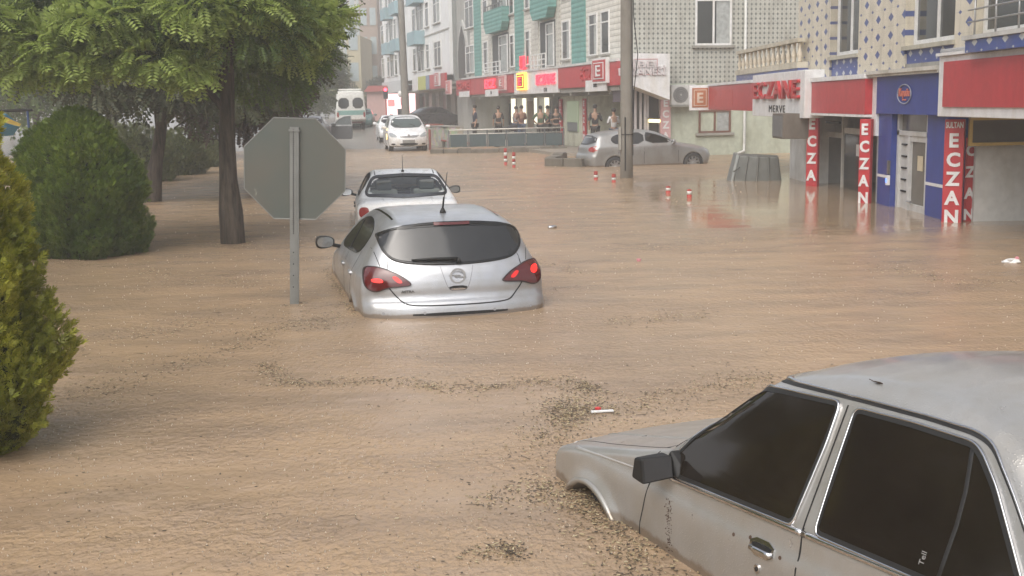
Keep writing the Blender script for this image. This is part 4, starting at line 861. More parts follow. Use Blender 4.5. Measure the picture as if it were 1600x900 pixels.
for (x0, x1) in ((770, 795), (845, 868)):
    a, _ = PA.px(x0, 60, TW); b, _ = PA.px(x1, 60, TW); a, b = min(a, b), max(a, b)
    for fl in range(3):
        z0 = 3.5 + fl * 2.62
        MB().box(a, b, TW - .01, TW + .03, z0, z0 + 2.1).build('balcony_shade_panel', M('balcony_shadow', (.06, .065, .065), .7), BA)  # flat dark panel on the wall, its colour stands in for recess shade
        window(BA, a + .1, a + (b - a) * .55, z0 + .1, z0 + 2.0, TW + .035, cols=1, sill=False, curtain=.8)
        if fl == 0:
            rl = MB(); 
            for zz in (.15, .38, .62): rl.box(a - .1, b + .1, .02, .06, z0 + zz, z0 + zz + .05)
            for k in range(5): xx = a - .1 + (b - a + .15) * k / 4; rl.box(xx, xx + .04, .02, .06, z0 - .05, z0 + .62)
            rl.build('balcony_railing', UPVC, BA); MB().box(a - .15, b + .15, TW, .08, z0 - .16, z0 - .06).build('balcony_slab', CONC, BA)
        else:
            bl = MB().prism([(a - .35, z0 + .75), (a - .35, z0 + .0), (a + .1, z0 - .42), (b - .1, z0 - .42), (b + .35, z0 + .0), (b + .35, z0 + .75)], TW + .04, TW + .42, 'y'); bl.build('green_balcony', GREEN, BA)
            rl = MB(); rl.box(a - .3, b + .3, -.08, -.04, z0 + .95, z0 + 1.0); [rl.box(a - .3 + (b - a + .6) * k / 5, a - .27 + (b - a + .6) * k / 5, -.08, -.04, z0 + .75, z0 + .95) for k in range(6)]; rl.build('balcony_railing', M('rail_dark', (.08, .08, .08), .5), BA)
# decorated pilasters between balcony and windows
for (x0, x1) in ((831.5, 842), (870, 876), (763.5, 768)):
    a, _ = PA.px(x0, 60, TW); b, _ = PA.px(x1, 60, TW); MB().box(min(a, b), max(a, b), TW - .01, TW + .03, 3.45, 10.4).build('tiled_pilaster', tile_dots('pilaster_tile', (.55, .53, .47), (.28, .25, .21), .24, .26), BA)
# end wall window (seen above the fascia) with its frame, local x- side
def wEnd(x0, x1, y0, y1, name='window', cols=2, mat=UPVC, transom=True):
    # end wall lies in local plane x=-.03; across it runs local -y
    q0, q1 = [], []
    def hit(px, py):
        q = ray(px, py); o = PA.w(-.03, 0, 0); n_ = PA.ax; k = (o.x * n_.x + o.y * n_.y) / (q.x * n_.x + q.y * n_.y); p = Vector((q.x * k, q.y * k, 0)) - PA.o; return p.dot(PA.ay), CAM_H + q.z * k
    a, za = hit(x0, y0); b, _ = hit(x1, y0); _, zb = hit(x0, y1); a, b = min(a, b), max(a, b); za, zb = min(za, zb), max(za, zb)
    f = MB(); e = .07; X0, X1 = -.10, -.03
    f.box(X0, X1, a, b, zb - e, zb); f.box(X0, X1, a, b, za, za + e); f.box(X0, X1, a, a + e, za + e, zb - e); f.box(X0, X1, b - e, b, za + e, zb - e)
    m_ = (a + b) / 2; f.box(X0 + .005, X1, m_ - .035, m_ + .035, za + e, zb - e)
    if transom: zt = za + (zb - za) * .76; f.box(X0 + .008, X1, a + e, b - e, zt - .03, zt + .03)
    w_ = f.build(name, mat, BA); MB().box(-.055, -.045, a + e * .5, b - e * .5, za + e * .5, zb - e * .5).build('pane', PANE, w_)
    MB().box(-.062, -.057, a + e, a + (b - a) * .42, za + e, zb - e).build('curtain', CURT, w_)
    MB().box(-.16, -.03, a - .12, b + .12, za - .09, za - .003).build('sill', CONC, w_)
wEnd(1086, 1143, -22, 71); wEnd(1091, 1141, 172, 208, mat=M('brown_frame', (.16, .07, .045), .5), transom=False)
# gable blank panel, downpipe
dpz = MB(); d_ = (AT(1153, 100, 44.6) - PA.o); yy = d_.dot(PA.ay); dpz.tube([(-.12, yy, 9.5), (-.12, yy, .35), (-.22, yy + .05, .12), (-.3, yy + .35, .02)], .055, 8); dpz.build('downpipe', M('pipe_grey', (.50, .50, .47), .5), BA, True)
# ground floor of the pharmacies
def gf(x0, x1, y0, y1, mat, name, t=-2.78, d=.05):
    a, _ = PA.px(x0, (y0 + y1) / 2, t); b, _ = PA.px(x1, (y0 + y1) / 2, t); _, za = PA.px((x0 + x1) / 2, y1, t); _, zb = PA.px((x0 + x1) / 2, y0, t)
    return MB().box(min(a, b), max(a, b), t, t + d, za, min(zb, 2.27)).build(name, mat, BA)
MAROON = M('maroon_panel', (.16, .045, .045), .6)
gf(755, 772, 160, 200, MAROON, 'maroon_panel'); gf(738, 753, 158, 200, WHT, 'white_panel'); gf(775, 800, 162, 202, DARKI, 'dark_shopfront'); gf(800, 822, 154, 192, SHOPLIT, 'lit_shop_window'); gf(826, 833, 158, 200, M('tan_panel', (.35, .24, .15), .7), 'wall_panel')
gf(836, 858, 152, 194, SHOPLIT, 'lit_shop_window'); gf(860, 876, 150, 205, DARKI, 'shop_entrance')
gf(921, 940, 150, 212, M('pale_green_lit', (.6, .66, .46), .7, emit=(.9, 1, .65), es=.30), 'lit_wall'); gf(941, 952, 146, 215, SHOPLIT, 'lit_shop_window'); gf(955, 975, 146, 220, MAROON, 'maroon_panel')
for x_ in (812, 846, 867): a, _ = PA.px(x_, 170, -2.6); MB().box(a - .15, a + .15, -2.75, -2.4, -.3, 2.27).build('column', M('column_white', (.5, .5, .48), .7, dirt=.3), BA)
# glazed porch box at the corner pharmacy
a0, _ = PA.px(919, 190, -.9); a1, _ = PA.px(876, 190, -.9); a0, a1 = min(a0, a1), max(a0, a1)
MB().box(a0, a1, -2.7, -.9, -.3, 2.26).build('porch_wall', M('porch_cream', (.60, .60, .48), .7, dirt=.35), BA)
MB().box(a0 + (a1 - a0) * .32, a0 + (a1 - a0) * .72, -.91, -.86, .75, 2.05).build('porch_window', M('porch_glass', (.20, .24, .17), .3, emit=(.7, .85, .5), es=.12), BA)
MB().box(a0 + (a1 - a0) * .34, a0 + (a1 - a0) * .70, -.865, -.85, .75, 1.15).build('porch_panel', M('grey_panel', (.2, .21, .21), .6), BA)
for k, (f0, f1) in enumerate(((0.0, .13), (.86, 1.0))):
    s_ = a0 + (a1 - a0) * (f0 + f1) / 2; vsign('pharmacy_sign', ['thin red pharmacy strip sign on the right post of the cream porch', 'thin red pharmacy strip sign on the left post of the cream porch'][k], PA.w(s_, -.86, .05), PA.rot, .42, 2.1, 'ECZANE', RED, WHT, .30, .06, group='thin red strips on the cream porch')
# fascia band
def fs(x): return PA.px(x, 120, 0)[0]
FZ0, FZ1 = 2.52, 3.42
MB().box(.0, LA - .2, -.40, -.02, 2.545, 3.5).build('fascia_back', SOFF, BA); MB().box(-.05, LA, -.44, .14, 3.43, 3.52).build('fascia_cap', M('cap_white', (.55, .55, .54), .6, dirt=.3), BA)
def fsign(name, label, x0, x1, mat, frame=None, z0=FZ0, z1=FZ1, d=.10, t=.0): return sign(name, label, 'sign', PA, fs(x1), fs(x0), z0, z1, t, d, mat, None, frame)
r_, w_, h_ = fsign('pharmacy_sign', 'red fascia sign reading eczane at the corner, white panel below the word', 875.5, 984, RED, None, 2.58, 3.42)
text('lettering', 'ECZAN', .72, DRED, r_, (-w_ + w_ * .95, .12, .50), XR, UP, .02, .010, w_ * .62); MB().box(-w_ * .50, w_ * .08, .10, .15, -.18, .24).build('name_panel', WHT, r_)
text('lettering', 'SİBEL', .20, BLACK, r_, (-w_ * .21, .16, .07), XR, UP, .004, .004)
ebox('pharmacy_emblem', 'white framed box with red E at the corner of the long fascia', PA, fs(945), 2.68, .92, .11, WHT, DRED, WHT)
r_, w_, h_ = fsign('pharmacy_sign', 'white fascia sign with glowing red eczane letters', 806, 875, WHT, None, 2.42, 3.44)
text('neon_letters', 'ECZANE', .58, NEON, r_, (-w_ * .52, .14, .60), XR, UP, .03, .02, w_ * .78); text('lettering', 'ÇELİK', .2, BLACK, r_, (-w_ * .5, .12, .16), XR, UP, .004, .002)
r2 = ebox('pharmacy_emblem', 'E box outlined in glowing amber and red on the white fascia', PA, fs(820.5), 2.62, .78, .11, NEONY, M('neon_dark', (.2, .01, .01), .5), NEON)
r_, w_, h_ = fsign('pharmacy_sign', 'red fascia sign with short glowing red letters, second from the far end', 738, 804.5, RED, None)
text('neon_letters', 'ECZ', .62, NEON, r_, (-w_ * .02, .14, .52), XR, UP, .03, .02, w_ * .48); MB().box(-w_ * .38, w_ * .22, .1, .14, -.14, .22).build('name_panel', WHT, r_); text('lettering', 'IŞIL', .2, BLACK, r_, (-w_ * .08, .15, .05), XR, UP, .004, .002)
ebox('pharmacy_emblem', 'pink and white E box beside the short glowing letters', PA, fs(790), 2.66, .74, .11, M('pink_frame', (.62, .45, .44), .5), M('faded_red', (.5, .12, .12), .5), WHT)
r_, w_, h_ = fsign('pharmacy_sign', 'farthest red eczane fascia sign beside the grey archway', 715, 737, RED, None)
text('lettering', 'ECZANE', .6, DRED, r_, (0, .12, .52), XR, UP, .04, .012, w_ * 1.7); MB().box(-w_ * .9, w_ * .5, .1, .14, -.1, .22).build('name_panel', WHT, r_)
ebox('pharmacy_emblem', 'faded E box hanging at the far end of the fascia', PA, fs(705), 2.62, .86, .12, M('pink_frame', (0, 0, 0)), M('faded_red', (0, 0, 0)), WHT)
ebox('pharmacy_emblem', 'small glowing red E box mounted above the long fascia', PA, PA.px(810, 95, -.1)[0], 3.62, .62, -.35, NEON, M('neon_dark', (.2, .01, .01), .5), NEON, wf=1.0)
MB().box(-.34, -.02, -.32, .03, 1.85, 2.60)
r_ = thing('hanging_panel', PA.w(.6, -.2, 1.98), 'dark grey square panel under the corner of the red fascia', 'sign', PA.rot); MB().box(-.55, .55, 0, .06, 0, .58).build('board', M('slate_panel', (.09, .07, .085), .6), r_)
vsign('pharmacy_sign', 'maroon vertical pharmacy sign on the wall under the dark grey panel', PA.w(1.0, -1.2, .3), PA.rot, .9, 1.7, 'ECZ', M('sign_maroon', (.26, .05, .06), .5), M('dim_white', (.45, .42, .42), .6), .42, .08)
vsign('pharmacy_sign', 'narrow maroon pharmacy sign at the far end below the fascia', PA.w(PA.px(731, 180, -1)[0], -1.0, .5), PA.rot, .8, 1.75, 'ECZAN', M('sign_maroon', (0, 0, 0)), M('dim_white', (0, 0, 0)), .34, .08)
# white box sign on the end wall with its wedge shaped lower edge
def endpt(px, py, x=-1.0):
    q = ray(px, py); o = PA.w(x, 0, 0); n_ = PA.ax; k = (o.x * n_.x + o.y * n_.y) / (q.x * n_.x + q.y * n_.y); p = Vector((q.x * k, q.y * k, 0)) - PA.o; return p.dot(PA.ay), CAM_H + q.z * k
r_ = thing('wedge_sign', PA.w(-.03, 0, 0), 'white box sign with slanting lower edge on the dotted end wall', 'sign', PA.rot)
pts = [endpt(986, 83), endpt(1046, 84), endpt(1046, 156), endpt(986, 133)]; MB().prism(pts, -1.0, -.05, 'x').build('board', WHT, r_)
ya, za = endpt(1010, 103); yb, zb = endpt(1006, 113)
for tx, (cy_, cz_), wd, sz in (('SİBEL', endpt(1003, 99), 1.35, .30), ('ECZANESİ', endpt(1003, 110), 1.75, .36)): text('lettering', tx, sz, M('faded_letters', (.55, .50, .50), .5), r_, (-1.03, cy_, cz_), (0, -1, 0), UP, .02, .006, wd)
fr_ = MB(); (ya, za), (yb, zb) = endpt(990, 92), endpt(1027, 117); 
for b_ in ((ya, yb, za, za - .03), (ya, yb, zb, zb + .03)): fr_.box(-1.012, -1.001, b_[0], b_[1], b_[2], b_[3])
fr_.box(-1.012, -1.001, yb, yb + .03, zb, za); fr_.build('outline', M('faded_pink', (.55, .33, .33), .6), r_)
# corner shopfront below it
yk = lambda px, py=190: endpt(px, py, -.12)[0]
sf = MB(); [sf.box(-.13, -.07, yk(x_) - .04, yk(x_) + .04, .1, 2.45) for x_ in (993, 1001, 1008, 1012)]; sf.build('shopfront_mullion', M('dim_white', (0, 0, 0)), BA)
MB().box(-.068, -.062, yk(1030), yk(988), .1, 2.5).build('shopfront_glass', DARKI, BA)
vsign('pharmacy_sign', 'pale pink vertical sign with faded letters at the corner of the end wall', PA.w(-.2, yk(1039), .05), PA.rot - math.pi / 2, .42, 2.0, 'ENGZAN'.replace('ENG', 'EC') , M('faded_pink', (0, 0, 0)), WHT, .33, .1) if False else None
o_ = thing('pharmacy_sign', PA.w(-.2, yk(1038), .12), 'pale pink vertical sign with faded letters on the end wall by the air conditioner', 'sign', PA.rot + math.pi / 2)
MB().box(-.19, .19, -.06, .06, 0, 2.05).build('board', M('faded_pink', (0, 0, 0)), o_)
for i, ch in enumerate('ECZAN'): text('lettering', ch, .36, WHT, o_, (0, .065, 1.8 - i * .39), XR, UP, .006, .012)
o_ = thing('shop_lamp', PA.w(-.22, yk(1021), 1.28), 'glowing yellow lamp in the dark corner shop window', 'lamp', PA.rot); MB().tube([(0, -.20, 0), (0, .20, .02)], .06, 8).build('lamp_tube', M('lamp_yellow', (.9, .8, .4), .4, emit=(1, .80, .35), es=2.2), o_, True); MB().box(-.02, .12, -.25, .25, .1, .13).build('bracket', BLACK, o_)
# air conditioner on the end wall
def aircon(label, loc, rot, w_=.95, h_=.72, mat=None, fan=True):
    o = thing('air_conditioner', loc, label, 'air conditioner', rot); MB().box(-w_ / 2, w_ / 2, -.16, .16, 0, h_).build('casing', mat or M('aircon_white', (.5, .5, .48), .6, dirt=.3), o, bevel=.015)
    if fan:
        g_ = MB(); c_ = (.12, 0, h_ / 2); g_.lathe([(.0, .175), (.27, .175), (.29, .165), (.29, .16)], 20, (c_[0], 0, c_[2]), 'y', cap=False); gg = g_.build('fan_grille', M('fan_dark', (.13, .13, .13), .6), o)
        h2 = MB(); 
        for r0 in (.09, .16, .23, .275):
            h2.tube([(c_[0] + r0 * math.cos(a), .185, c_[2] + r0 * math.sin(a)) for a in [k * math.pi / 10 for k in range(21)]], .008, 4, False)
        h2.lathe([(.05, .17), (.04, .20)], 10, (c_[0], 0, c_[2]), 'y'); h2.build('grille_rings', M('aircon_ring', (.32, .32, .31), .6), gg)
    MB().box(-w_ / 2, w_ / 2, -.25, .18, -.06, -.01).build('bracket', CONC, o); return o
yq, zq = endpt(1066, 164, -.3); aircon('white air conditioner unit on the wall beside the square E box', PA.w(-.3, yq, zq), PA.rot + math.pi / 2)

# ---- white block further along
PB0 = PA.px(696, 100, 0)[0]; PB1 = PA.px(594, 100, 0)[0]
BB = thing('apartment_building', PA.w(PB0, 0, 0), 'white apartment block with blue grey balconies further down the street', 'building', PA.rot); LB = PB1 - PB0
WB = M('white_render', (.70, .71, .71), .8, dirt=.12, vs_=.4); BLG = M('balcony_blue_grey', (.24, .36, .40), .7, dirt=.2)
MB().box(0, LB, -9, -.3, 3.9, 15).build('wall', WB, BB); MB().box(0, LB, -9, -3.0, -.3, 3.89).build('shop_wall', M('shop_grey', (.28, .27, .25), .8), BB); MB().box(0, LB, -3.1, -.35, 3.0, 3.15).build('canopy', SOFF, BB)
for k in range(3): MB().box(0.0, LB, -.31, -.26, 6.75 + 2.9 * k, 6.85 + 2.9 * k).build('string_course', CONC, BB)
for k in range(9): MB().box(1.2 + k * 3.4, 1.6 + k * 3.4, -3.1, -2.7, -.3, 2.99).build('shop_pillar', M('pillar_grey', (.4, .4, .38), .8), BB)
for k in range(8): MB().box(2.0 + k * 3.4, 4.2 + k * 3.4, -2.99, -2.94, .3, 2.7).build('shop_shutter', [M('shutter_grey', (.33, .32, .3), .6), MAROON, M('shutter_dark', (.1, .1, .1), .6)][k % 3], BB)
lay = [(698 - 16, 682 - 6, 2), (672, 664.5, 1), (656, 645, 3), (650, 640, 1), (627, 620, 1), (619, 611, 3), (606, 601, 1), (600, 594.5, 1)]
for x0, x1, kind in ((678, 689, 2), (665.5, 671, 1), (652, 663, 3), (645, 650, 1), (623, 632, 3), (616, 620, 1), (609, 615, 3), (604, 607.5, 1), (595.5, 600, 1)):
    a = PA.px(x0, 60, -.3)[0] - PB0; b = PA.px(x1, 60, -.3)[0] - PB0; a, b = min(a, b), max(a, b)
    for fl in range(4):
        z0 = 4.5 + fl * 2.9
        if kind == 3:
            window(BB, a, b, z0 - .1, z0 + 1.9, -.3, cols=2, curtain=.3, sill=False, frame=.08)
            if fl: MB().box(a - .2, b + .2, -.29, .45, z0 - 1.1, z0 - .15).build('balcony', BLG, BB)
        else: window(BB, a, b, z0, z0 + 1.75, -.3, cols=kind, curtain=.5 if (fl + int(x0)) % 2 else 0, frame=.08)
def bsign(label, x0, x1, y0, y1, mat, word=None, tm=None):
    s1 = PA.px(x0, 130, .2)[0]; s0 = PA.px(x1, 130, .2)[0]; z0, z1 = 3.05, 4.0
    r_, w_, h_ = sign('shop_sign', label, 'sign', PA, s0, s1, z0, z1, 0, .15, mat)
    if word: text('lettering', word, .55, tm, r_, (0, .16, h_ / 2), XR, UP, .01, .01, w_ * 1.5)
    return r_
bsign('plain white fascia board with dark red patch on the white block', 596, 633, 0, 0, M('board_grey', (.5, .52, .52), .6)); r_ = bsign('white shop sign with blue figure near the concrete post', 643, 651, 0, 0, WHT); bsign('yellow shop sign on the white block', 652, 663, 0, 0, M('sign_yellow', (.42, .44, .12), .6))
bsign('white and blue shop sign between the yellow and the red one', 664, 669, 0, 0, M('board_blue', (.2, .25, .34), .6)); r_ = bsign('red pharmacy sign on the white block', 670, 694, 0, 0, RED); ebox('pharmacy_emblem', 'E box on the red sign of the white block', PA, PA.px(684, 120, .2)[0], 3.2, .9, .18, WHT, DRED, WHT)
# ---- narrow grey block with the pointed archway in the gap
BN = thing('archway_building', PA.w(LA + .02, 0, 0), 'narrow grey rendered block with pointed archway between cream and white blocks', 'building', PA.rot)
GREYR = M('grey_render', (.34, .34, .32), .85, dirt=.2, vs_=.7); LN = PB0 - LA - .04
MB().box(0, LN, -9, -.7, -.3, 10.5).build('wall', GREYR, BN); cxa = LN * .55; aw = 1.15
ar = [(cxa - aw, 3.6), (cxa + aw, 3.6), (cxa + aw, 5.2), (cxa + aw * .7, 6.0), (cxa, 6.75), (cxa - aw * .7, 6.0), (cxa - aw, 5.2)]
MB().prism([(cxa + (a - cxa) * 1.3, 3.5 + (b - 3.5) * 1.12) for a, b in ar], -.71, -.6, 'y').build('arch_surround', M('arch_trim', (.45, .45, .43), .8), BN); MB().prism(ar, -.61, -.55, 'y').build('arch_shade_panel', M('arch_shadow', (.07, .07, .065), .9), BN)  # dark slab laid on the wall stands in for the shade inside the arch
MB().box(.3, LN - .3, -.7, -.3, 3.3, 3.45).build('ledge', CONC, BN); MB().box(LN - .45, LN - .02, -.72, -.5, 3.5, 10.4).build('quoin', M('quoin_grey', (.22, .23, .22), .9, vs_=3), BN)
# ---- far blocks closing the street
def farblock(label, x0, x1, ytop, d, mat, h_=16, nx=3, depth=10, wmat=None, base=.8):
    a, b = AT(x0, 160, d), AT(x1, 160, d); o = thing('apartment_building', (a.x, d, base), label, 'building'); w_ = b.x - a.x
    MB().box(0, w_, 0, depth, -1, h_).build('wall', mat, o)
    for fl in range(int(h_ // 3)):
        for k in range(nx):
            cx = w_ * (k + .5) / nx; f = MB().box(cx - w_ / nx * .33, cx + w_ / nx * .33, -.06, .02, fl * 3 + 3.6, fl * 3 + 5.4).build('window', wmat or M('far_window', (.30, .36, .37), .3), o)
    return o
farblock('brown apartment block at the end of the street', 566, 594, 0, 128, M('brown_render', (.27, .21, .17), .9), 26, 2)
farblock('beige apartment block left of the brown one', 545, 566, 0, 118, M('beige_render', (.40, .36, .24), .9), 8.0, 1)
farblock('pale high block behind the beige one', 540, 572, 0, 150, M('pale_render', (.45, .44, .42), .9), 30, 3)
farblock('pale low block seen through the trees at the far left', 2, 58, 0, 120, M('pale_render', (0, 0, 0)), 4.2, 4, base=-.3)
# market kiosk with red roof and lit window
q = AT(608, 170, 104); o = thing('kiosk', (q.x, 104, .7), 'pink walled kiosk with red roof and glowing shop window at the street end', 'kiosk')
MB().box(-1.9, 2.6, 0, 4, 0, 2.5).build('wall', M('kiosk_pink', (.46, .30, .28), .7), o); MB().prism([(-2.1, 2.5), (2.8, 2.5), (2.4, 3.0), (-1.7, 3.0)], -.4, 4.2, 'y').build('roof', M('kiosk_red', (.33, .08, .07), .6), o)
MB().box(-.3, 2.3, -.06, .02, .4, 2.3).build('shop_window', M('kiosk_lit', (.9, .6, .6), .6, emit=(1, .72, .72), es=1.1), o)
for k, (xx, zz, mm_) in enumerate(((.2, 1.5, NEON), (1.3, 1.6, NEON), (1.0, .7, DARKI))): MB().box(xx - .28, xx + .3, -.09, -.06, zz - .3, zz + .3).build('poster', M('poster_pink', (.8, .2, .2), .6, emit=(1, .25, .25), es=.6) if k < 2 else DARKI, o)
# traffic light
q = AT(604, 185, 92); o = thing('traffic_light', (q.x, 92, .6), 'traffic light on a red pole, showing red, before the kiosk', 'traffic light'); MB().tube([(0, 0, 0), (0, 0, 2.3)], .06, 8).build('pole', M('pole_red', (.35, .06, .05), .6), o)
MB().box(-.17, .17, -.12, .12, 1.9, 2.75).build('housing', BLACK, o, bevel=.02)
for k, mm_ in enumerate((M('signal_red', (1, .05, .05), .4, emit=(1, .03, .06), es=7), BLACK, BLACK)): MB().lathe([(.13, -.16), (.13, -.11)], 12, (0, 0, 2.6 - .26 * k), 'y').build('lens', mm_, o)

# ---- right hand building E: blue and cream tiles, band of pharmacy signs, balcony
BE = thing('tiled_building', (7.1, 0, 0), 'cream building with blue diamond tiles and blue doorway on the right', 'building', PE.rot)
S0, S1 = 12.0, 27.4
def ep(x, y, t=0.0): return PE.px(x, y, t)
sA = ep(1247, 60)[0]; 
# upper wall with real recesses: piers between windows, blue aprons below
ZW0, ZW1 = 2.86, 4.35
wins = [(1298, 1339), (1416, 1490)]
W1 = sorted((ep(1297, 70)[0], ep(1341, 70)[0])); W2 = sorted((ep(1414, 60)[0], ep(1491, 60)[0])); W3 = (13.6, ep(1519, 60)[0])
edges = [sA, W1[1], W1[0], W2[1], W2[0], W3[1], W3[0], S0]
for a, b in ((edges[1], edges[0]), (edges[3], edges[2]), (edges[5], edges[4]), (edges[7], edges[6])):
    MB().box(a, b, -.30, .0, 2.42, ZW1 + .7).build('tiled_pier', BLUEDOT, BE)
for (a, b) in (W1, W2, W3):
    MB().box(a, b, -.30, -.045, 2.42, ZW0 - .04).build('blue_apron', BLUETILE, BE); MB().box(a - .05, b + .05, -.3, .05, ZW0 - .04, ZW0 + .03).build('sill', M('stone_sill', (.42, .40, .33), .8, dirt=.3), BE)
    MB().box(a, b, -.30, -.01, ZW1 + .3, ZW1 + .7).build('lintel', BLUEDOT, BE)
    window(BE, a + .02, b - .02, ZW0 + .04, ZW1 + .3, -.20, cols=2, sill=False, curtain=.0 if a == W2[0] else .25, transom=False, frame=.085)
MB().box(S0, sA, -7, -.31, 2.42, ZW1 + .7).build('core_wall', BLUEDOT, BE); MB().box(S0, sA + .0, -7, .1, ZW1 + .71, 8).build('upper_storey', BLUEDOT, BE)
# third opening's balcony rail
rl = MB(); a, b = 13.0, ep(1512, 50, .45)[0]
rl.tube([(b, .45, 3.42), (a, .45, 3.42)], .028, 6); rl.tube([(b, .45, 3.22), (a, .45, 3.22)], .014, 6); rl.tube([(b, .45, 3.05), (a, .45, 3.05)], .014, 6)
for k in range(6): xx = b - .25 - (b - a) * k / 6; rl.tube([(xx, .45, 2.86), (xx, .45, 3.42)], .016, 6)
rl.tube([(b, .45, 3.42), (b - .02, -.0, 3.46)], .02, 6); rl.build('balcony_railing', M('galvanised', (.42, .42, .42), .4, .6), BE, True)
MB().box(a, b + .1, .0, .5, 2.80, 2.86).build('balcony_slab', M('slab_white', (.5, .5, .48), .7, dirt=.3), BE); MB().box(a, b + .05, .01, .46, 2.62, 2.795).build('balcony_front', BLUETILE, BE)
# ground floor: base wall, shop recess, blue doorway, garage recess
FASZ0, FASZ1 = 1.64, 2.42
sd0, sd1 = 19.3, 22.6         # doorway, along the street
GW = M('ground_wall_white', (.56, .56, .54), .8, dirt=.35)
MB().box(22.9, 31.3, -6, -2.2, -.9, 2.4).build('shop_back_wall', M('shop_back', (.24, .23, .21), .8), BE)
a_ = ep(1231, 250)[0]; b_ = ep(1264, 270)[0]
MB().box(min(a_, b_), max(a_, b_) + .0, -2.3, -.05, -.9, 2.4).build('end_pier', GW, BE)
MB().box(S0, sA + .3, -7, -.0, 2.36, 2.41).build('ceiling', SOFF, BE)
# shop front set back: door and window
x_d = sorted((ep(1284, 220, -.45)[0], ep(1320, 220, -.45)[0])); x_w = sorted((ep(1321, 220, -.45)[0], ep(1352, 220, -.45)[0]))
SFM = M('shopfront_frame', (.40, .39, .36), .5, dirt=.2)
dr = MB(); a, b = x_d; e = .10
dr.box(a, a + e, -.50, -.40, -.6, 1.72); dr.box(b - e, b, -.50, -.40, -.6, 1.72); dr.box(a + e, b - e, -.50, -.40, 1.10, 1.22); dr.box(a + e, b - e, -.50, -.40, 1.62, 1.72)
do = dr.build('shop_door', SFM, BE); MB().box(a + e, b - e, -.48, -.46, -.6, 1.1).build('pane', PANE, do); MB().box(a + .25, b - .1, -.42, -.38, 1.42, 1.47).build('door_track', BLACK, do); MB().tube([(b - .28, -.35, .25), (b - .28, -.35, .75)], .02, 6).build('handle', CHROME, do)
dr = MB(); a, b = x_w; dr.box(a, b, -.47, -.41, 1.22, 1.34); dr.box(a, b, -.47, -.41, 1.62, 1.72); dr.box(a, a + .08, -.47, -.41, -.6, 1.2); do = dr.build('shop_window', SFM, BE); MB().box(a, b, -.45, -.43, -.6, 1.2).build('pane', M('pane_dark', (.02, .02, .022), .12), do)
MB().box(a + .3, a + .55, -.425, -.42, .75, 1.0).build('sticker', WHT, do)
MB().box(x_w[0] - .1, x_d[1] + .3, -.65, -.40, 1.721, 2.35).build('shopfront_header', SFM, BE)
MB().box(x_d[1], max(a_, b_), -.55, -.39, -.9, 2.35).build('side_panel', GW, BE)
# blue doorway
BLUE = M('blue_paint', (.022, .045, .24), .5, dirt=.2)
MB().box(sd0, sd1, -1.5, .16, 1.70, 2.42).build('door_header', BLUE, BE)
MB().box(sd1 - .75, sd1, -1.5, .10, -.9, 1.699).build('blue_pier', BLUE, BE); MB().box(sd0, sd0 + .9, -1.5, .02, -.9, 1.699).build('blue_pier', BLUE, BE)
MB().box(sd1 + .003, sd1 + .34, -1.5, .16, 1.28, 2.42).build('white_pilaster', WHT, BE); MB().box(sd1 + .003, sd1 + .34, -1.5, .02, -.9, 1.279).build('pilaster_base', GW, BE)
MB().box(sd0 - .15, sd1 + .5, -1.0, .30, 2.425, 2.49).build('cornice', M('cornice', (.52, .50, .45), .7, dirt=.3), BE); MB().box(sd0 - .15, sd1 + .46, -1.0, .26, 2.38, 2.424).build('cornice', M('cornice', (0, 0, 0)), BE)
MB().box(sd0 + .0, sd1 - 1.0, -.5, -.02, 2.495, 2.58).build('roof_edge', CONC, BE)
for zz in (.52,): MB().box(sd0 - .003, sd0 + .903, .022, .028, zz, zz + .05).build('white_line', WHT, BE); MB().box(sd1 - .753, sd1 + .003, .102, .108, zz, zz + .05).build('white_line', WHT, BE)
d0, d1 = sd0 + .92, sd1 - .77; DF = M('door_white', (.50, .50, .49), .45, dirt=.2)
dd = MB(); yy = -.10; dd.box(d0, d0 + .07, yy, yy + .1, -.9, 1.69); dd.box(d1 - .1, d1, yy, yy + .1, -.9, 1.69); dd.box(d0, d1, yy, yy + .1, 1.32, 1.40); mid = d0 + (d1 - d0) * .60
dd.box(mid - .05, mid + .05, yy + .02, yy + .1, -.9, 1.32); dd.box(d0 + .07, d0 + .16, yy, yy + .08, -.9, 1.32); dd.box(d0 + .16, mid - .05, yy, yy + .08, 1.22, 1.32); dd.box(d0 + .16, mid - .05, yy, yy + .08, .0, .12)
do = dd.build('entrance_door', DF, BE)
MB().box(d0 + .16, mid - .05, yy + .03, yy + .04, .12, 1.22).build('pane', M('door_glass', (.11, .10, .085), .12), do); MB().box(d0 + .16, d1 - .1, yy + .03, yy + .04, 1.40, 1.69).build('fanlight', M('door_glass', (0, 0, 0)), do)
MB().box(mid + .05, d1 - .1, yy + .02, yy + .06, -.9, 1.32).build('side_leaf', DF, do)
for k in range(5): MB().box(mid + .17, d1 - .22, yy + .06, yy + .085, .30 + k * .21, .33 + k * .21).build('slot', BLACK, do)
MB().box(d0 + .35, d0 + .62, yy + .045, yy + .05, .72, .98).build('notice', M('paper', (.5, .43, .3), .8), do); MB().tube([(mid - .12, yy + .13, .16), (mid - .3, yy + .13, .16)], .025, 6).build('handle', CHROME, do)
MB().box(d0, sd1 - .76, -1.4, -.13, -.9, 1.69).build('hallway', DARKI, BE)
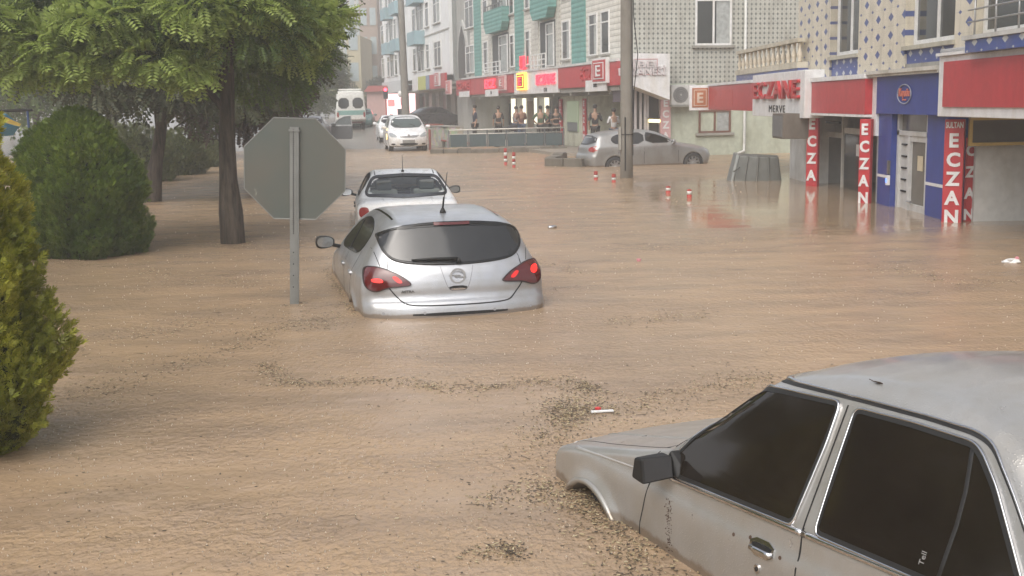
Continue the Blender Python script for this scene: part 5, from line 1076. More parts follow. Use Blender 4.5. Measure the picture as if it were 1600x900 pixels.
o = thing('doorbell_panel', PE.w(sd1 - .72, .03, .40), 'steel doorbell panel with white box on the blue door pier', 'doorbell', PE.rot); MB().box(-.05, .05, .075, .11, .2, .45).build('plate', M('steel', (.2, .2, .2), .3, .8), o); MB().box(-.05, .05, .075, .13, .0, .18).build('white_box', WHT, o); MB().box(-.04, .04, .13, .135, .05, .12).build('blue_light', M('blue_led', (.1, .2, .9), .4, emit=(.1, .25, 1), es=1.2), o)
# oval emblem with red script
xc, zc = ep(1414, 147, .16); o = thing('oval_emblem', PE.w(xc, .16, zc), 'round emblem with orange lettering and pale ring above the blue doorway', 'sign', PE.rot)
rg_ = MB(); rg_.tube([(.36 * math.cos(a), .015, .165 * math.sin(a)) for a in [k * math.pi / 20 for k in range(41)]], .011, 5, False); rg_.build('ring', M('ring_silver', (.30, .32, .40), .5), o, True)
text('lettering', 'Kayaöz', .19, M('letter_orange', (.60, .16, .11), .5), o, (0, .012, .01), XR, UP, .008, .005, .60, shear=.12); text('lettering', '~ ~', .12, M('letter_orange', (0, 0, 0)), o, (0, .012, -.10), XR, UP, .006, .004, .2)
# garage recess to the right
gq = AT(1560, 260, 20.9); MB().box(19.0, 19.25, -4.2, -.35, -.9, 2.3).build('garage_side_wall', M('garage_grey', (.52, .52, .50), .8, dirt=.15), BE); MB().box(S0, 19.0, -4.6, -4.25, -.9, 2.3).build('garage_back_wall', M('garage_grey', (0, 0, 0)), BE)
# awning housing over the garage: gold frame with dark panel
MB().box(18.85, 18.92, -4.0, -.2, 1.27, 1.62).build('dark_panel', M('brown_dark', (.09, .08, .065), .6), BE); gm = MB(); gm.box(18.78, 18.84, -4.0, -.15, 1.22, 1.27); gm.box(18.78, 18.84, -4.0, -.15, 1.62, 1.66); gm.box(18.78, 18.84, -.20, -.15, 1.27, 1.62); gm.build('gold_frame', M('gold_frame', (.45, .30, .08), .4, .4), BE)
# signs of building E
def esign(name, label, s0, s1, z0, z1, mat, t=.0, d=.3, frame=None): return sign(name, label, 'sign', PE, s0, s1, z0, z1, t, d, mat, None, frame)
sr0, sr1 = ep(1352, 140, .3)[0], ep(1268, 140, .3)[0]
r_, w_, h_ = esign('shop_fascia', 'plain red fascia panel between the white pharmacy board and the blue doorway', sr0, sr1, 1.68, 2.36, RED, .0, .3); MB().box(-w_, w_, -.02, .33, h_ + .003, h_ + .09).build('white_cap', WHT, r_); MB().box(-w_, w_, -.02, .31, -.05, -.003).build('white_base', WHT, r_)
r_, w_, h_ = esign('pharmacy_sign', 'white board with big raised red eczane letters and merve below', sr1 + .02, ep(1176, 140, .45)[0], 1.56, 2.64, WHT, .0, .45)
text('raised_letters', 'ECZANE', .60, DRED, r_, (0, .49, .66), XR, UP, .04, .010, w_ * 1.72, space=1.06); text('lettering', 'MERVE', .25, BLACK, r_, (-w_ * .05, .46, .20), XR, UP, .004, .0, w_ * .62, space=1.15)
rs, re_ = ep(1176, 140, .3)[0], ep(1107, 140, .3)[0]
r_, w_, h_ = esign('shop_fascia', 'plain red fascia between the E box and the white pharmacy board', rs + .02, re_, 1.68, 2.46, RED, .0, .3); MB().box(-w_, w_, -.02, .33, h_ + .003, h_ + .08).build('white_cap', WHT, r_)
MB().box(-w_ * .2, w_ * .62, .301, .305, .1, .62).build('faint_square', M('sign_red_faint', (.46, .06, .06), .5), r_)
o = thing('pharmacy_emblem', (AT(1093, 152, re_ + .1)), 'square box with rusty orange E at the end of the red fascia', 'sign', R(180)); 
MB().box(-.36, .36, 0, .12, -.44, .40).build('board', WHT, o, bevel=.01); OR = M('emblem_orange', (.38, .13, .05), .5); MB().box(-.27, .27, .12, .135, -.34, .31).build('inner_panel', OR, o); MB().box(-.22, .22, .13, .145, -.29, .26).build('inner_frame', M('emblem_cream', (.55, .45, .36), .6), o); MB().box(-.19, .19, .14, .155, -.26, .23).build('inner_panel', OR, o); text('lettering', 'E', .46, M('emblem_cream', (0, 0, 0)), o, (0, .16, -.015), XR, UP, .006, .014)
sf0 = ep(1466, 140, .3)[0]
r_, w_, h_ = esign('shop_fascia', 'long red fascia panel in a white frame over the garage recess', 12.2, sf0, 1.69, 2.62, WHT, .0, .3)
MB().box(-w_, w_ - .28, .302, .33, .15, .84).build('red_panel', RED, r_); MB().box(-w_, w_, -.02, .36, h_ + .003, h_ + .05).build('white_cap', WHT, r_)
MB().tube([(-w_, .30, h_ + .08), (w_ - .1, .30, h_ + .08)], .03, 8).build('pipe', M('pipe_white', (.6, .6, .6), .4), r_, True)
# vertical letter boards
def eb(px, py, t): s_, z_ = ep(px, py, t); return s_
vsign('pharmacy_sign', 'red vertical eczan board on the white pilaster left of the blue doorway', PE.w(22.78, .25, -.06), R(132), .24, 1.66, 'ECZAN', RED, WHT, .29, .10)
vsign('pharmacy_sign', 'shaded red vertical board spelling ecza beside the shop door', PE.w(ep(1272, 240, .1)[0], .1, -.30), R(135), .29, 1.98, 'ECZA ', RED, WHT, .33, .10, zs=-.03)
sx_ = ep(1494, 250, .1)[0]
vsign('pharmacy_sign', 'widest red vertical board reading sultan eczan by the garage', AT(1491, 262, 19.0) * 1.0 + Vector((0, 0, -.06 - AT(1491, 262, 19.0).z)), R(150), .30, 1.70, 'ECZAN', RED, WHT, .30, .10, top='SULTAN')
vsign('pharmacy_sign', 'narrow red vertical board turned away, right of the sultan board', AT(1513, 262, 19.12) * 1.0 + Vector((0, 0, -.06 - AT(1513, 262, 19.12).z)), R(192), .13, 1.40, 'CZAN', RED, WHT, .24, .05)
# balcony with turned balusters
bs0, bs1 = ep(1247, 80, .25)[0], ep(1151, 80, .25)[0]
MB().box(bs0, bs1, -2.6, .28, 2.72, 2.86).build('balcony_slab', M('slab_cream', (.50, .46, .37), .7, dirt=.3), BE); MB().box(bs0, bs1, -2.5, .25, 2.47, 2.715).build('balcony_front', BLUETILE, BE)
MB().box(bs0, bs1, .08, .27, 3.33, 3.42).build('balcony_rail', M('slab_cream', (0, 0, 0)), BE)
MB().box(bs0, bs1 + .1, -6, -2.6, 2.47, 8).build('recess_wall', DOTW, BE) if False else None
nb = 14
for k in range(nb):
    xx = bs0 + .15 + (bs1 - bs0 - .25) * k / (nb - 1); MB().lathe([(.045, 0), (.055, .03), (.035, .06), (.065, .14), (.068, .18), (.035, .30), (.028, .36), (.045, .40), (.05, .47)], 8, (xx, .17, 2.86)).build('baluster', M('baluster_cream', (.60, .53, .42), .6), BE, True)
# underside brackets
MB().prism([(.28, 2.46), (-1.6, 2.46), (-1.6, .95)], ep(1212, 200, -.2)[0], ep(1212, 200, -.2)[0] + .15, 'x').build('bracket', CONC, BE)
# curtain in the balcony opening, dark and pale triangles
CUR = nt_new('triangle_curtain'); _mc['triangle_curtain'] = CUR[0]; nt = CUR[1]; tc = nt.nodes.new('ShaderNodeTexCoord'); vo = nt.nodes.new('ShaderNodeTexVoronoi'); vo.inputs['Scale'].default_value = 6.5; nt.links.new(tc.outputs['Object'], vo.inputs['Vector'])
nt.links.new(ramp(nt, vo.outputs['Color'], .42, .58, (.06, .065, .07), (.42, .42, .40)), CUR[2].inputs['Base Color']); CUR[2].inputs['Roughness'].default_value = .9
def drape(name, label, p0, p1, z0, z1, amp=.06, n=26, skew=0):
    v = []; f = []
    for i in range(n + 1):
        for j, zz in enumerate((z0, (z0 + z1) / 2, z1)):
            u = i / n; p = Vector(p0).lerp(Vector(p1), u * (1 - .35 * skew * (1 - j / 2))); nn = Vector((-(p1[1] - p0[1]), p1[0] - p0[0], 0)).normalized(); q_ = p + nn * amp * math.sin(u * 22 + j * .4); v.append((q_.x, q_.y, zz))
    for i in range(n):
        for j in range(2): a = i * 3 + j; f.append((a, a + 3, a + 4, a + 1))
    me = bpy.data.meshes.new(name); me.from_pydata(v, [], f); o = link(name, me, CUR[0], None, True); md = o.modifiers.new('thick', 'SOLIDIFY'); md.thickness = .01; return tag(o, label, 'curtain')
drape('balcony_curtain', 'patterned curtain of dark and pale triangles hanging behind the balusters', (7.15, bs0 + .3, 0), (8.3, bs0 + 2.8, 0), 3.0, 4.6, skew=1)
MB().box(bs0 - .1, bs1, -2.6, .25, 4.98, 5.2).build('upper_balcony_slab', M('slab_brown', (.28, .22, .17), .8), BE)
# brown boxes under the fascia (old air conditioner and its cage)
q = AT(1236, 216, 27.9); o = thing('air_conditioner', q, 'brown weathered air conditioner box under the white pharmacy board', 'air conditioner', R(90)); MB().box(-.55, .55, -.32, .32, 0, .58).build('casing', M('brown_casing', (.13, .11, .09), .7, dirt=.3), o, bevel=.015); MB().box(-.5, .5, .32, .335, .05, .53).build('fan_grille', M('fan_dark', (0, 0, 0)), o)
# cable and pipe on the white end pier
MB().tube([(max(a_, b_) + .03, -.22, -.3), (max(a_, b_) + .03, -.22, 2.3)], .05, 6).build('downpipe', WHT, BE)
# ------------------------------------------------------------------ sign post (octagonal sign from the back)
q = G(460, 475); o = thing('road_sign', (q.x, q.y, 0), 'back of an octagonal road sign on a perforated steel post in the flood', 'road sign', R(2)); o.rotation_euler = (0, R(2.6), R(2))
oc = [(.555 * math.cos(R(22.5 + 45 * k)), 1.395 + .555 * math.sin(R(22.5 + 45 * k))) for k in range(8)]
m, nt, p = nt_new('sign_back'); n1 = noise(nt, 1.6, 3); n2 = noise(nt, 9, 8, .7, stretch=(1, 1, .3)); c = mixrgb(nt, ramp(nt, n1, .3, .7), (.085, .10, .09), (.11, .105, .088)); c = mixrgb(nt, ramp(nt, n2, .66, .74), c, (.27, .265, .23)); nt.links.new(c, p.inputs['Base Color']); p.inputs['Metallic'].default_value = .25; p.inputs['Roughness'].default_value = .48
MB().prism(oc, .03, .033, 'y').build('sign_plate', m, o); MB().prism([(a * .995, 1.395 + (b - 1.395) * .995) for a, b in oc], .0345, .0375, 'y').build('sign_face', M('stop_red', (.4, .02, .02), .4), o)
rm_ = MB()
for k in range(8):
    a, b = oc[k], oc[(k + 1) % 8]; rm_.tube([(a[0], .032, a[1]), (b[0], .032, b[1])], .006, 5)
rm_.build('rim', M('rim_alu', (.22, .22, .21), .6, .3), o)
po = MB(); po.box(-.045, .045, -.008, -.003, -.9, 1.82); po.box(-.045, -.040, -.003, .03, -.9, 1.82); po.box(.040, .045, -.003, .03, -.9, 1.82); GAL = M('galvanised_post', (.22, .225, .215), .5, .45, dirt=.35); pp = po.build('post', GAL, o)
hl = MB(); 
for k in range(50): hl.lathe([(.0065, -.0125), (.0065, -.0075)], 8, (-.008, 0, .74 + k * .0215), 'y')
for k in range(4): hl.lathe([(.007, -.0125), (.007, -.0075)], 8, (-.008, 0, .18 + k * .12), 'y')
hl.build('punched_holes', BLACK, pp); MB().tube([(.022, -.010, .02), (.022, -.010, 1.80)], .005, 4).build('rib', GAL, pp)
MB().box(-.055, .055, -.02, .03, 1.775, 1.795).build('clamp', GAL, o)

# ------------------------------------------------------------------ concrete utility poles
def upole(label, px, py, top, r0, r1, lean=0.0, z=0.0, d=None):
    q = G(px, py, z) if d is None else AT(px, py, d); o = thing('utility_pole', (q.x, q.y, z), label, 'utility pole'); t = MB(); n = 10
    t.tube([(lean * k / n * top, 0, -1 if k == 0 else top * k / n) for k in range(n + 1)], [r0 + (r1 - r0) * k / n for k in range(n + 1)], 10); t.build('shaft', M('pole_concrete', (.20, .185, .16), .9, bmp=.6, bscale=12, dirt=.35, vs_=2), o, True); return o
o = upole('thick weathered concrete utility pole in the water beside the silver side-on car', 979, 278, 9, .175, .14, .002)
cb = MB(); cb.tube([(.17, -.05, 9), (.19, -.03, 4.2), (.30, -.02, 3.2), (.20, -.03, 2.3), (.17, -.05, 1.2)], .013, 5); cb.tube([(.14, -.1, 9), (.15, -.1, 4), (.16, -.12, .6)], .012, 5); cb.tube([(-.05, -.17, 1.6), (-.05, -.18, .2)], .02, 5); cb.build('cable', BLACK, o)
MB().box(-.21, -.15, -.12, .08, .75, 1.35).build('junction_plate', CONC, o); MB().tube([(.185 * math.cos(a), .185 * math.sin(a), 1.15) for a in [k * math.pi / 8 for k in range(17)]], .012, 5, False).build('band', BLACK, o)
o = upole('tall grey concrete utility pole standing in front of the white block', 635, 200, 11, .26, .15, -.012, .3, 74.0); MB().lathe([(.05, 0), (.13, .1), (.13, .3), (.05, .38)], 10, (-.32, 0, 2.2)).build('globe_lamp', M('globe', (.7, .7, .68), .4), o, True)
bx = MB(); bx.tube([(-.1, 0, 7.9), (-.35, -.1, 8.1), (.5, -.1, 8.1)], .05, 5); bx.build('bracket', BLACK, o)

# ------------------------------------------------------------------ low walls, railing, planter, steps by the pharmacies
KERB = M('kerb_stone', (.15, .135, .11), .9, bmp=.5, dirt=.4)
sw = MB(); a = PA.w(1.5, -3, 0); b = PA.w(LA + 3, -3, 0); sw.v += [tuple(PA.w(s_, t_, z_)) for s_, t_, z_ in ((-.3, -3, .12), (LA + 2, -3, .12), (LA + 2, 1.6, .12), (3.5, 1.6, .12), (-.3, .2, .12), (-.3, -3, -.5), (LA + 2, -3, -.5), (LA + 2, 1.6, -.5), (3.5, 1.6, -.5), (-.3, .2, -.5))]; sw.f += [(0, 1, 2, 3, 4)] + [(i, (i + 1) % 5, 5 + (i + 1) % 5, 5 + i) for i in range(5)]
tag(sw.build('pavement', M('paving', (.25, .22, .18), .7, bmp=.4)), kind='structure')
def stone_wall(name, label, p0, p1, h_, w_, mat, cat='wall', cap=None, zb=-.5):
    p0, p1 = Vector(p0), Vector(p1); d = p1 - p0; o = thing(name, (p0.x, p0.y, 0), label, cat, math.atan2(d.y, d.x)); L = d.length
    m_ = MB(); n = max(1, int(L / .55)); 
    for k in range(n):
        hh = h_ + RS.uniform(-.03, .03); m_.box(L * k / n + .01, L * (k + 1) / n - .01, -w_ / 2 + RS.uniform(-.02, .02), w_ / 2, zb, hh)
    m_.build('wall_body', mat, o, bevel=.02)
    if cap: MB().box(0, L, -w_ / 2 - .03, w_ / 2 + .03, h_ + .031, h_ + .08).build('coping', cap, o)
    return o
stone_wall('stone_wall', 'low rough stone retaining wall below the glass railing', (-3.3, 49.6, 0), (2.4, 49.6, 0), .18, .5, KERB)
stone_wall('low_wall', 'low grey block wall rising from the water left of the silver side-on car', (1.2, 38.2, 0), (2.35, 37.4, 0), .26, .35, KERB)
stone_wall('low_wall', 'second course of grey blocks running back behind the low wall', (1.3, 38.6, 0), (1.9, 42.5, 0), .26, .35, KERB)
o = thing('railing', (-2.55, 50.4, .2), 'pale metal railing with dark glass panels in front of the pharmacies', 'railing', R(0)); L = 4.85
rl = MB().tube([(0, 0, .72), (L, 0, .76)], .032, 8); rl.tube([(0, 0, .55), (L, 0, .58)], .02, 6); rl.build('handrail', M('rail_pale', (.55, .53, .48), .5, .3), o, True)
for k in range(7):
    MB().tube([(L * k / 6, 0, 0), (L * k / 6, 0, .74)], .03, 6).build('post', M('rail_post', (.12, .13, .13), .5), o)
    if k < 6: MB().box(L * k / 6 + .05, L * (k + 1) / 6 - .05, -.015, .015, .02, .54).build('panel', M('rail_panel', (.06, .085, .09), .2), o)
# mosaic planter: low wall faced with coloured pieces
m, nt, p = nt_new('mosaic'); tc = nt.nodes.new('ShaderNodeTexCoord'); v = nt.nodes.new('ShaderNodeTexVoronoi'); v.inputs['Scale'].default_value = 4.5; nt.links.new(tc.outputs['Object'], v.inputs['Vector'])
h_ = nt.nodes.new('ShaderNodeHueSaturation'); h_.inputs['Saturation'].default_value = .55; h_.inputs['Value'].default_value = .55; nt.links.new(v.outputs['Color'], h_.inputs['Color']); nt.links.new(mixrgb(nt, .55, h_.outputs[0], (.30, .28, .19)), p.inputs['Base Color']); p.inputs['Roughness'].default_value = .6
q = AT(672, 225, 60); q2 = AT(716, 225, 57); o = stone_wall('mosaic_planter', 'low planter wall faced with coloured mosaic beside the glass railing', (q.x, 60, 0), (q2.x, 56, 0), .92, .6, m, 'planter', CONC)
MB().box(.1, 1.4, -.28, .28, 1.0, 1.06).build('flower_bed', M('red_flowers', (.25, .08, .06), .9, bmp=1), o)
for k, (px_, py_) in enumerate(((664, 232), (672, 236))):
    q = G(px_, py_ - 1, .0); o = thing('bollard', (q.x, q.y, 0), ['rust red bollard beside the people carrier, left one of two', 'rust red bollard beside the people carrier, right one of two'][k], 'bollard', 0, 'rust red bollards at the planter'); MB().tube([(0, 0, -.3), (0, 0, .85)], .055, 8).build('post', M('bollard_red', (.22, .06, .045), .6), o); MB().lathe([(.06, .85), (.05, .92), (.01, .94)], 8).build('cap', M('bollard_red', (0, 0, 0)), o)
o = thing('fallen_barrier', G(690, 226, .12), 'reddish barrier pole lying on the ground by the bollards', 'barrier', R(-25)); MB().tube([(0, 0, .2), (1.6, 0, .04)], .05, 6).build('pole', M('bollard_red', (0, 0, 0)), o); MB().box(-.1, .1, -.12, .12, -.12, .16).build('foot', CONC, o)
# striped delineator posts
def delin(label, px_, py_, h_, n=5, dens=1):
    q = G(px_, py_); o = thing('marker_post', (q.x, q.y, 0), label, 'marker post', 0, 'red and white marker posts'); b = n
    for k in range(b): MB().lathe([(.052, -.3 if k == 0 else h_ * k / b), (.052, h_ * (k + 1) / b)], 10).build('stripe', M('marker_red', (.33, .03, .02), .6) if k % 2 == 0 else M('marker_white', (.6, .6, .57), .5), o, True)
    MB().lathe([(.052, h_), (.05, h_ + .03), (.01, h_ + .04)], 10).build('cap', M('marker_red', (0, 0, 0)), o)
delin('striped marker post farther from us, left of the pair before the low wall', 790, 258, .52); delin('striped marker post, right of the pair before the low wall', 803, 262, .45)
delin('short red and white marker post under the rear of the silver side-on car', 931, 281, .19, 3); delin('short red and white marker post just left of the thick concrete pole', 959, 285, .18, 3)
delin('tip of a red and white marker post, left of the two in open water', 1044, 302, .12, 2); delin('tip of a red and white marker post, right of the two in open water', 1077, 309, .14, 2)

# ------------------------------------------------------------------ tipped waste container
q = G(1186, 283); o = thing('waste_container', (q.x, q.y + .45, 0), 'dented grey metal waste container tipped over against the white pier', 'waste container', R(-6))
MT = M('container_metal', (.13, .135, .125), .55, .35, dirt=.3, bmp=.4, bscale=8)
v = [(-.62, -.42, -.35), (.62, -.42, -.35), (.64, .42, -.35), (-.64, .42, -.35), (-.40, -.30, .62), (.50, -.34, .58), (.56, .36, .60), (-.42, .36, .66)]
bo = MB().add([(a * 1.05, b, c * 1.0) for a, b, c in v], [(0, 3, 2, 1), (4, 5, 6, 7), (0, 1, 5, 4), (1, 2, 6, 5), (2, 3, 7, 6), (3, 0, 4, 7)]).build('tub', MT, o, bevel=.03)
rb = MB(); 
for k in range(3):
    t_ = .22 + .26 * k; a = Vector(v[0]).lerp(Vector(v[1]), t_); b = Vector(v[4]).lerp(Vector(v[5]), t_); a.x *= 1.05; b.x *= 1.05; rb.tube([a + Vector((0, -.02, 0)), b + Vector((0, -.02, 0))], .022, 6)
rb.tube([Vector((-.64, -.44, -.1)), Vector((.66, -.44, -.1))], .02, 6); rb.build('rib', MT, o)
MB().add([(-.72, -.44, -.35), (-.66, -.44, -.35), (-.42, -.30, .64), (-.50, -.26, .66), (-.78, .3, -.35), (-.70, .3, -.35), (-.44, .34, .68), (-.52, .34, .68)], [(0, 1, 2, 3), (4, 7, 6, 5), (0, 4, 5, 1), (1, 5, 6, 2), (2, 6, 7, 3), (3, 7, 4, 0)]).build('lid', M('lid_grey', (.20, .21, .20), .5, .4, dirt=.3), o, bevel=.01)
for yy in (-.2, .2): MB().tube([(-.58, -.47, .05 + yy), (-.5, -.56, .1 + yy), (-.42, -.42, .15 + yy)], .018, 6).build('lug', MT, o)

# ------------------------------------------------------------------ vegetation
def crown_mesh(name, mat, blobs, n, leaf, parent, droop=.3, pinn=6, rnd=.35, up=.25, inner=.45, seed=1):
    """compound leaves: each a midrib row of small two sided leaflets; scattered through the outer volume of uneven clumps"""
    rs = np.random.RandomState(seed); B = np.array(blobs, float); wts = B[:, 3] ** 2 * (B[:, 4] * B[:, 5] if B.shape[1] > 5 else 1); wts = wts / wts.sum()
    k = rs.choice(len(B), n, p=wts); d = rs.randn(n, 3); d /= np.linalg.norm(d, axis=1, keepdims=True); rad = inner + (1 - inner) * rs.rand(n) ** .6
    rad *= 1 + .18 * np.sin(d[:, 0] * 5 + k) * np.cos(d[:, 2] * 4 + k * 2); sc3 = np.stack([B[k, 3], B[k, 3], B[k, 3] * (B[k, 4] if B.shape[1] > 4 else 1)], 1)
    C = B[k, :3] + d * rad[:, None] * sc3
    ax = d + rs.randn(n, 3) * rnd; ax[:, 2] -= droop * rs.rand(n); ax /= np.linalg.norm(ax, axis=1, keepdims=True)
    nr = rs.randn(n, 3) * .5; nr[:, 2] += 1; sd_ = np.cross(ax, nr); sd_ /= np.linalg.norm(sd_, axis=1, keepdims=True); nn = np.cross(sd_, ax)
    L = leaf * (.6 + .8 * rs.rand(n)); V = []
    for j in range(pinn):
        t = (j + .5) / pinn
        for sgn in (1, -1):
            base = C + ax * (L * t)[:, None] - nn * (L * .18 * t * t)[:, None]; lw = (L * .34 * (1 - .5 * abs(t - .45)))[:, None]; hw = (L * .5 / pinn)[:, None]
            tip = base + sd_ * sgn * lw + ax * lw * .35 - nn * lw * .25; mid = base + sd_ * sgn * lw * .5 + ax * lw * .2
            V.append(np.stack([base, mid + ax * hw, tip, mid - ax * hw], 1))
    V = np.concatenate(V, 0); nv = V.shape[0]; me = bpy.data.meshes.new(name); me.vertices.add(nv * 4); me.vertices.foreach_set('co', V.reshape(-1).astype(np.float32)); me.loops.add(nv * 4); me.loops.foreach_set('vertex_index', np.arange(nv * 4, dtype=np.int32)); me.polygons.add(nv); me.polygons.foreach_set('loop_start', np.arange(0, nv * 4, 4, dtype=np.int32)); me.update(); me.validate()
    return link(name, me, mat, parent)
def barkmat():
    m, nt, p = nt_new('bark'); f = noise(nt, 16, 6, .65, stretch=(1, 1, .13)); c = mixrgb(nt, ramp(nt, f, .35, .65), (.022, .017, .013), (.095, .075, .058)); nt.links.new(c, p.inputs['Base Color']); p.inputs['Roughness'].default_value = .9; bump(nt, p, f, 1.0, .03); return m
BARK = barkmat()
def tree(label, base, h_, r_, lean, blobs, mat, n, leaf, seed, nl=9, fork=.45, droop=.3, pinn=6, mat2=None, blobs2=None, n2=0, group=None, inner=.45):
    o = thing('tree', base, label, 'tree', 0, group); rs = random.Random(seed); t = MB(); pts = []; N = 7
    for k in range(N + 1): u = k / N; pts.append(Vector((lean[0] * u + .04 * math.sin(u * 5 + seed), lean[1] * u, -1.0 if k == 0 else h_ * u)))
    t.tube(pts, [r_ * (1.25 if k < 2 else 1) * (1 - .5 * k / N) for k in range(N + 1)], 10); top = pts[-1]
    for k in range(nl):
        b = blobs[k % len(blobs)]; st = pts[int(N * fork)].lerp(top, rs.random()); e = Vector(b[:3]); md = st.lerp(e, .5) + Vector((rs.uniform(-.3, .3), rs.uniform(-.3, .3), rs.uniform(0, .5)))
        t.tube([st, st.lerp(md, .5) + Vector((0, 0, .1)), md, e], [r_ * .42, r_ * .32, r_ * .22, .02], 6)
        for j in range(2): e2 = e + Vector((rs.uniform(-1, 1), rs.uniform(-1, 1), rs.uniform(-.5, .6))) * b[3]; t.tube([md, md.lerp(e2, .6), e2], [r_ * .16, r_ * .09, .01], 5)
    t.build('trunk', BARK, o, True)
    crown_mesh('crown', mat, blobs, n, leaf, o, droop=droop, pinn=pinn, seed=seed, inner=inner)
    if mat2: crown_mesh('bright_shoots' if mat2.name.startswith('leaf_bright') else 'dark_foliage', mat2, blobs2, n2, leaf * 1.1, o, droop=droop + .1, pinn=pinn, seed=seed + 9, inner=.55)
    return o
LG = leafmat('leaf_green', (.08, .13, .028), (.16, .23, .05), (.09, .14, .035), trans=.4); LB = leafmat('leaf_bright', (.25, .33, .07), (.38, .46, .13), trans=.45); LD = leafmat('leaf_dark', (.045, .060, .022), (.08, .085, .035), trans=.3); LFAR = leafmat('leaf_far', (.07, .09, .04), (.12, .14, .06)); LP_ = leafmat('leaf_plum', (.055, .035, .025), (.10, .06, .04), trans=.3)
# nearest street tree: blobs given in metres from its foot
q = G(365, 380)
b1 = [(-.3, 0, 4.2, 1.4, .8), (.7, .3, 4.0, 1.05, .8), (-2.0, -.2, 3.9, 1.3, .7), (-3.6, 0, 3.8, 1.3, .7), (-.9, -.8, 3.5, .9, .8), (.6, -.9, 3.3, .85, .8), (1.0, .6, 3.0, .65, .9), (-5.2, .2, 3.9, 1.3, .7), (-2.6, .6, 3.2, 1.0, .7), (.2, 1.2, 3.2, 1.4, .8), (1.35, .2, 3.5, .45, .7)]
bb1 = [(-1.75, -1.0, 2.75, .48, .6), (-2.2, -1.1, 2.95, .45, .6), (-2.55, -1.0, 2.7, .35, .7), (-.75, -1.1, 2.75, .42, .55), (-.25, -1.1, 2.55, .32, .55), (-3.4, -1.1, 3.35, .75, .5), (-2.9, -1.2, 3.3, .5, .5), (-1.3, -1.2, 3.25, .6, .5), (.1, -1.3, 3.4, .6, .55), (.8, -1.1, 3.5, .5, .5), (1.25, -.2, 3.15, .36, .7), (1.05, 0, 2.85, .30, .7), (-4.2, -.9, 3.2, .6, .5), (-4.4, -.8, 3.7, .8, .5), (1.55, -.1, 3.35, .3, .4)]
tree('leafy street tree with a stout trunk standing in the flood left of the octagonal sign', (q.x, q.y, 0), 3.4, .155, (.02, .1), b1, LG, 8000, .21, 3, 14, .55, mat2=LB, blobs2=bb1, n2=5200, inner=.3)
# darker tree behind, drooping foliage
q = G(237, 315); b2 = [(0, 0, 3.6, 1.9, .75), (2.4, .5, 3.3, 1.8, .75), (-2.4, 0, 3.9, 1.8, .7), (1.0, -.8, 2.7, 1.1, .8), (2.6, .2, 3.0, 1.1, .8), (-.6, -.9, 2.6, .9, .8), (3.0, .6, 3.5, 1.0, .8), (2.2, -.5, 2.4, .8, .8), (3.2, 1.5, 4.6, 1.2, .9), (0, 1, 5.6, 2.2, .6), (-4.8, 1, 4.6, 1.8, .6)]
tree('leaning dark trunked tree behind the round conifer, crown hanging low', (q.x, q.y, 0), 3.0, .17, (.45, .2), b2, LD, 5200, .36, 5, 12, .5, droop=.9, inner=.2)
# plum leaved tree further back behind the sign
q = AT(385, 262, 31); b3 = [(0, 0, 3.1, 1.4, .8), (.7, 0, 3.5, 1.0, .8), (-1.5, 0, 3.2, 1.4, .8), (.3, -.4, 2.3, .8, .7), (.9, -.2, 2.7, .7, .7), (1.1, -.2, 2.1, .65, .8), (.2, -.4, 1.95, .65, .8), (1.25, .2, 3.0, .7, .8), (-.7, -.3, 2.0, .7, .8), (-.8, 0, 2.2, .8, .7), (1.0, .5, 4.8, 1.4, .8), (-2, .5, 4.8, 1.8, .8)]
tree('plum leaved tree behind the nearest trunk', (q.x, 31, 0), 2.6, .10, (.2, 0), b3, LP_, 4600, .36, 8, 10, .5, droop=.7, inner=.2)
# hazy trees down the park
far = [(430, 52, 3.2, LFAR), (300, 48, 3.4, LG), (180, 46, 3.2, LFAR), (60, 50, 3.0, LG), (-40, 55, 3.4, LFAR), (500, 84, 2.8, LFAR), (455, 70, 3.3, LFAR), (350, 66, 3.2, LFAR), (250, 72, 3.4, LFAR), (120, 78, 3.4, LFAR), (20, 85, 3.4, LFAR), (526, 118, 3.2, LFAR), (586, 122, 2.2, LD)]
fl_ = ['hazy tree above the parked cars behind the sign', 'tree between the two trunks beyond the shrubs', 'hazy tree behind the round conifer', 'tree beyond the playground canopy', 'tree at the far left edge beyond the shrubs', 'hazy tree left of the white minibus', 'pale tree directly behind the octagonal sign', 'pale tree far behind the nearest trunk', 'pale tree far behind the leaning trunk', 'pale tree far beyond the round conifer', 'pale tree far beyond the playground canopy', 'faint tree at the street end left of the beige block', 'dark tree at the foot of the brown block']
for (px_, d_, s_, mt), lb in zip(far, fl_):
    q = AT(px_, 200, d_); rs = random.Random(px_); bl = [(0, 0, 3.4, 1.6, .9)] + [(rs.uniform(-1.6, 1.6), rs.uniform(-.8, .8), rs.uniform(2.4, 5.2), rs.uniform(.9, 1.4), .8) for _ in range(6)]; bl = [(a * s_ / 3, b * s_ / 3, c * s_ / 3, d * s_ / 3, e) for a, b, c, d, e in bl]
    tree(lb, (q.x, d_, 0 if d_ < 60 else .2), 2.6 * s_ / 3, .14, (rs.uniform(-.2, .2), 0), bl, mt, 900, .55, px_ + 60, 7, .5, pinn=4, group='trees down the park', inner=.2)

